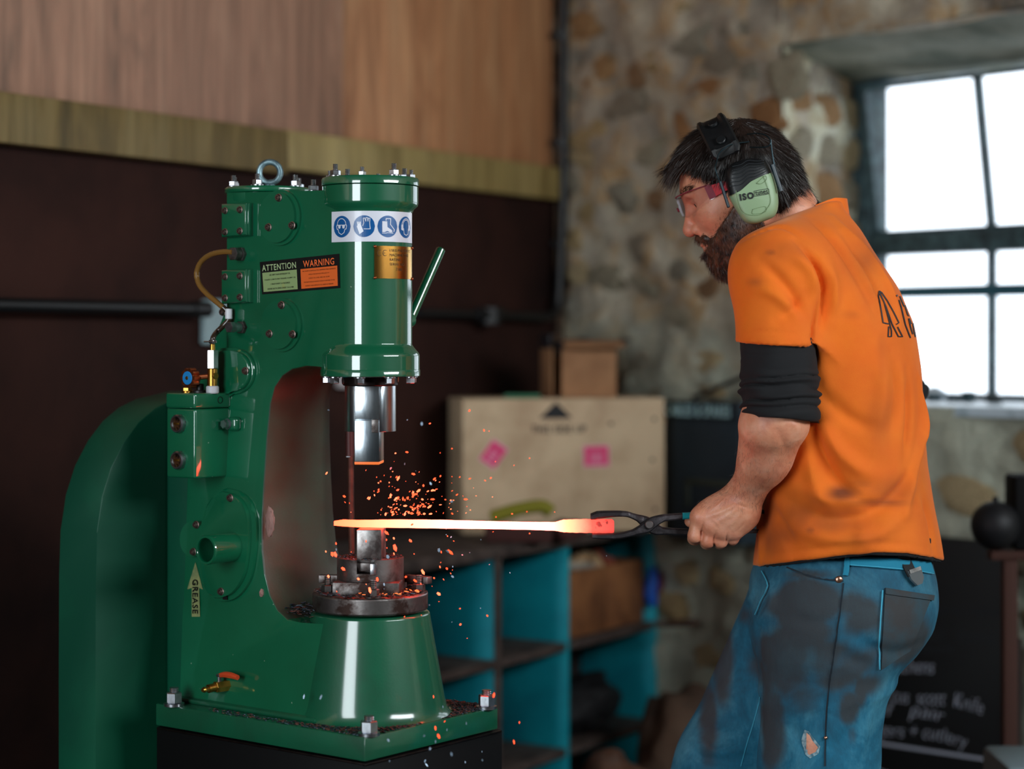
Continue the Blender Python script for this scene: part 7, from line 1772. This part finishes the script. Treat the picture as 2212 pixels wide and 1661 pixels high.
# upper jaw continues as the lower rein, lower jaw as the upper rein
rein('tong_half', [(1276, 1117, 7, 3.012, .010), (1290, 1112, 8, 3.012, .010), (1330, 1109, 6, 3.012, .009), (1355, 1110, 5.5, 3.012, .008), (1375, 1118, 7, 3.018, .006), (1388, 1126, 13, 3.024, .005), (1403, 1134, 17, 3.026, .0045), (1418, 1143, 13, 3.028, .005), (1432, 1147, 8, 3.03, .006), (1480, 1149, 6.5, 3.036, .006), (1520, 1147, 5.5, 3.040, .006), (1600, 1147, 4.5, 3.046, .0052), (1662, 1147, 4, 3.052, .005)], iron)
rein('tong_half', [(1279, 1157, 5, 3.008, .010), (1300, 1158, 6, 3.008, .010), (1340, 1157, 6, 3.010, .009), (1366, 1151, 6.5, 3.012, .008), (1385, 1143, 11, 3.012, .006), (1403, 1134, 16.5, 3.013, .0045), (1420, 1124, 11, 3.014, .005), (1436, 1118, 7.5, 3.018, .006), (1480, 1114, 6.5, 3.026, .006), (1520, 1111, 5.5, 3.034, .006), (1600, 1106, 4.5, 3.044, .0052), (1662, 1105, 4, 3.050, .005)], iron)
rein('paint_mark', [(1474, 1114.5, 7.0, 3.0245, .0068), (1497, 1113, 6.6, 3.029, .0068)], tealp)
bm = bmesh.new(); c = Vector(Wn(1403, 1134, 3.0) - to); cyl(bm, c + Vector((0, .0035, 0)), c + Vector((0, .034, 0)), .0062, 20, .001)
for v in bm.verts: pass
bo('rivet', bm, pbr('rivet_head', (120, 112, 110), .45, .9, bump=(80, .5, .001)), TG)

# ---- glowing bar
t = NT('glowing_steel'); ge = t.n.new('ShaderNodeSeparateXYZ'); t.link(t.tc.outputs['Object'], ge.inputs[0])
mr = t.n.new('ShaderNodeMapRange'); mr.inputs[1].default_value = 0.0; mr.inputs[2].default_value = .425; t.link(ge.outputs[0], mr.inputs[0]); nz = t.noise(34, 4, .6); nz2 = t.noise(90, 3, .6)
pos = t.math('ADD', mr.outputs[0], t.math('MULTIPLY', t.math('SUBTRACT', nz, .5), .03))
col = t.ramp(pos, [(0.0, (1, .032, .011)), (.10, (1, .040, .017)), (.30, (1, .058, .034)), (.55, (1, .074, .054)), (.74, (1, .074, .052)), (.83, (1, .055, .026)), (.90, (1, .052, .032)), (1.0, (1, .07, .055))])
stn = t.ramp(pos, [(0.0, (.55,) * 3), (.15, (.75,) * 3), (.35, (.90,) * 3), (.55, (1,) * 3), (.76, (1,) * 3), (.85, (.55,) * 3), (.91, (.11,) * 3), (1.0, (.034,) * 3)])
scl = t.ramp(nz2, [(.58, (1, 1, 1)), (.63, (.22, .16, .18))]); late = t.ramp(pos, [(.88, (0, 0, 0)), (.94, (1, 1, 1))])
t.link(t.mix(late, col, t.mix(1.0, col, scl, 'MULTIPLY')), t.b.inputs['Emission Color']); t.link(t.math('MULTIPLY', stn, 26), t.b.inputs['Emission Strength'])
t.b.inputs['Base Color'].default_value = lin((70, 40, 34)); t.set(Roughness=.7); glow = t.m
x0 = Wn(722, 1130, 2.99)
bar = [(722, 1130, 4.5, 2.990, .006), (740, 1129.5, 6.5, 2.991, .009), (775, 1131, 7, 2.992, .010), (850, 1131, 8, 2.993, .010), (950, 1132, 8.5, 2.995, .010), (1050, 1134, 7.5, 2.998, .010), (1150, 1136, 7.5, 3.001, .010), (1200, 1137, 8.5, 3.003, .010), (1216, 1136, 12.5, 3.0035, .011), (1240, 1136, 13.5, 3.004, .0115), (1280, 1136, 14, 3.006, .0115), (1322, 1136, 14, 3.008, .0115), (1326, 1137, 12, 3.0085, .010)]
to_s = to; to = x0
def bar_mesh():
    bm = bmesh.new(); rings = []
    P = []
    for a, b in zip(bar, bar[1:]):
        for k in range(6): P.append([p + (q - p) * k / 6 for p, q in zip(a, b)])
    P.append(list(bar[-1]))
    for i, (x, y, hh_, d, th_) in enumerate(P):
        hh = hh_ * d / F * (1 + .02 * math.sin(i * 2.1)); c = np.array(W(x, y, d)) - x0; b_ = min(hh, th_) * .4
        rings.append([bm.verts.new(c + np.array([0, u, v])) for u, v in ((-th_ + b_, -hh), (th_ - b_, -hh), (th_, -hh + b_), (th_, hh - b_), (th_ - b_, hh), (-th_ + b_, hh), (-th_, hh - b_), (-th_, -hh + b_))])
    for A_, B_ in zip(rings, rings[1:]):
        for k in range(8): bm.faces.new((A_[k], A_[(k + 1) % 8], B_[(k + 1) % 8], B_[k]))
    bm.faces.new(rings[0][::-1]); bm.faces.new(rings[-1]); return bm
gb = bo('glowing_bar', bar_mesh(), glow, None, tuple(x0)); tag(gb, 'white-hot to red steel bar laid on the lower die and held in the tongs', 'hot steel bar')

# ---- sparks
spark = emis('spark_glow', (1.0, .065, .018), 3.2); spark2 = emis('spark_pale', (1.0, .13, .05), 4.0); spark3 = pbr('grey_scale_chip', (150, 170, 190), .4, .4)
V, Fc, Mi = [], [], []
def chip(px, py, d, s, ang, el, mi):
    c = Vector(W(px, py, d)); u = Vector((math.cos(ang), 0, math.sin(ang))); v = Vector((-math.sin(ang) * .7, random.uniform(-.6, .6), math.cos(ang) * .7)).normalized(); n = u.cross(v).normalized(); b = len(V)
    m = 5
    for s_ in (-1, 1): V.extend([c + u * (s * el * math.cos(2 * PI * k / m)) * random.uniform(.7, 1) + v * (s * math.sin(2 * PI * k / m)) + n * s * .18 * s_ for k in range(m)])
    Fc.extend([tuple(b + k for k in range(m))[::-1], tuple(b + m + k for k in range(m))] + [(b + k, b + (k + 1) % m, b + m + (k + 1) % m, b + m + k) for k in range(m)]); Mi.extend([mi] * (m + 2))
for _ in range(170):
    a = random.gauss(PI / 2, .9); r_ = abs(random.gauss(0, 62)); px, py = 893 + r_ * math.cos(a) * 1.25 + random.gauss(0, 22), 1112 - abs(r_ * math.sin(a)) * .95
    chip(px, py, random.gauss(2.99, .035), random.uniform(.0004, 1) ** 2 * .0016 + .0004, math.atan2(1112 - py, px - 880) * .5 + random.gauss(0, .6), random.uniform(1.2, 2.8), random.choice([0, 0, 1, 1, 0]))
for _ in range(55): chip(random.uniform(690, 1010), random.uniform(1150, 1290), random.gauss(2.97, .06), random.uniform(0, 1) ** 1.5 * .0022 + .0007, random.uniform(-1.6, -.6), random.uniform(1.2, 2.6), random.choice([0, 0, 0, 1, 2]))
for _ in range(60): chip(random.gauss(960, 110), random.uniform(880, 1420), random.gauss(2.98, .10), random.uniform(.0005, .0018), random.uniform(-1.6, 1.6), random.uniform(1, 2), random.choice([0, 0, 2]))
for _ in range(26): chip(random.uniform(640, 1130), random.uniform(1500, 1655), random.gauss(2.78, .05), random.uniform(.0006, .0016), random.gauss(PI / 2, .3), random.uniform(1.5, 3.5), random.choice([0, 2, 2]))
sc_ = Vector(W(890, 1090, 2.99)); sp_ = pyd('sparks', [v - sc_ for v in V], Fc, [spark, spark2, spark3], None, 30); sp_.location = sc_
for p, i in zip(sp_.data.polygons, Mi): p.material_index = i
tag(sp_, 'orange sparks and glowing scale flying off the struck bar above the anvil', 'sparks', kind='stuff')
# hot scale lying round the anvil
hotflake = emis('hot_flake', (1.0, .20, .05), 1.6)
def reg_hot():
    a = random.gauss(-.25, .45); r = random.uniform(.052, .083); return (r * math.cos(a), r * math.sin(a), za1 + .003)
flakes('glowing_flakes', reg_hot, 60, [hotflake, MATS['forge_scale_red']], 'still glowing flakes at the right of the anvil flange', .002, .006)
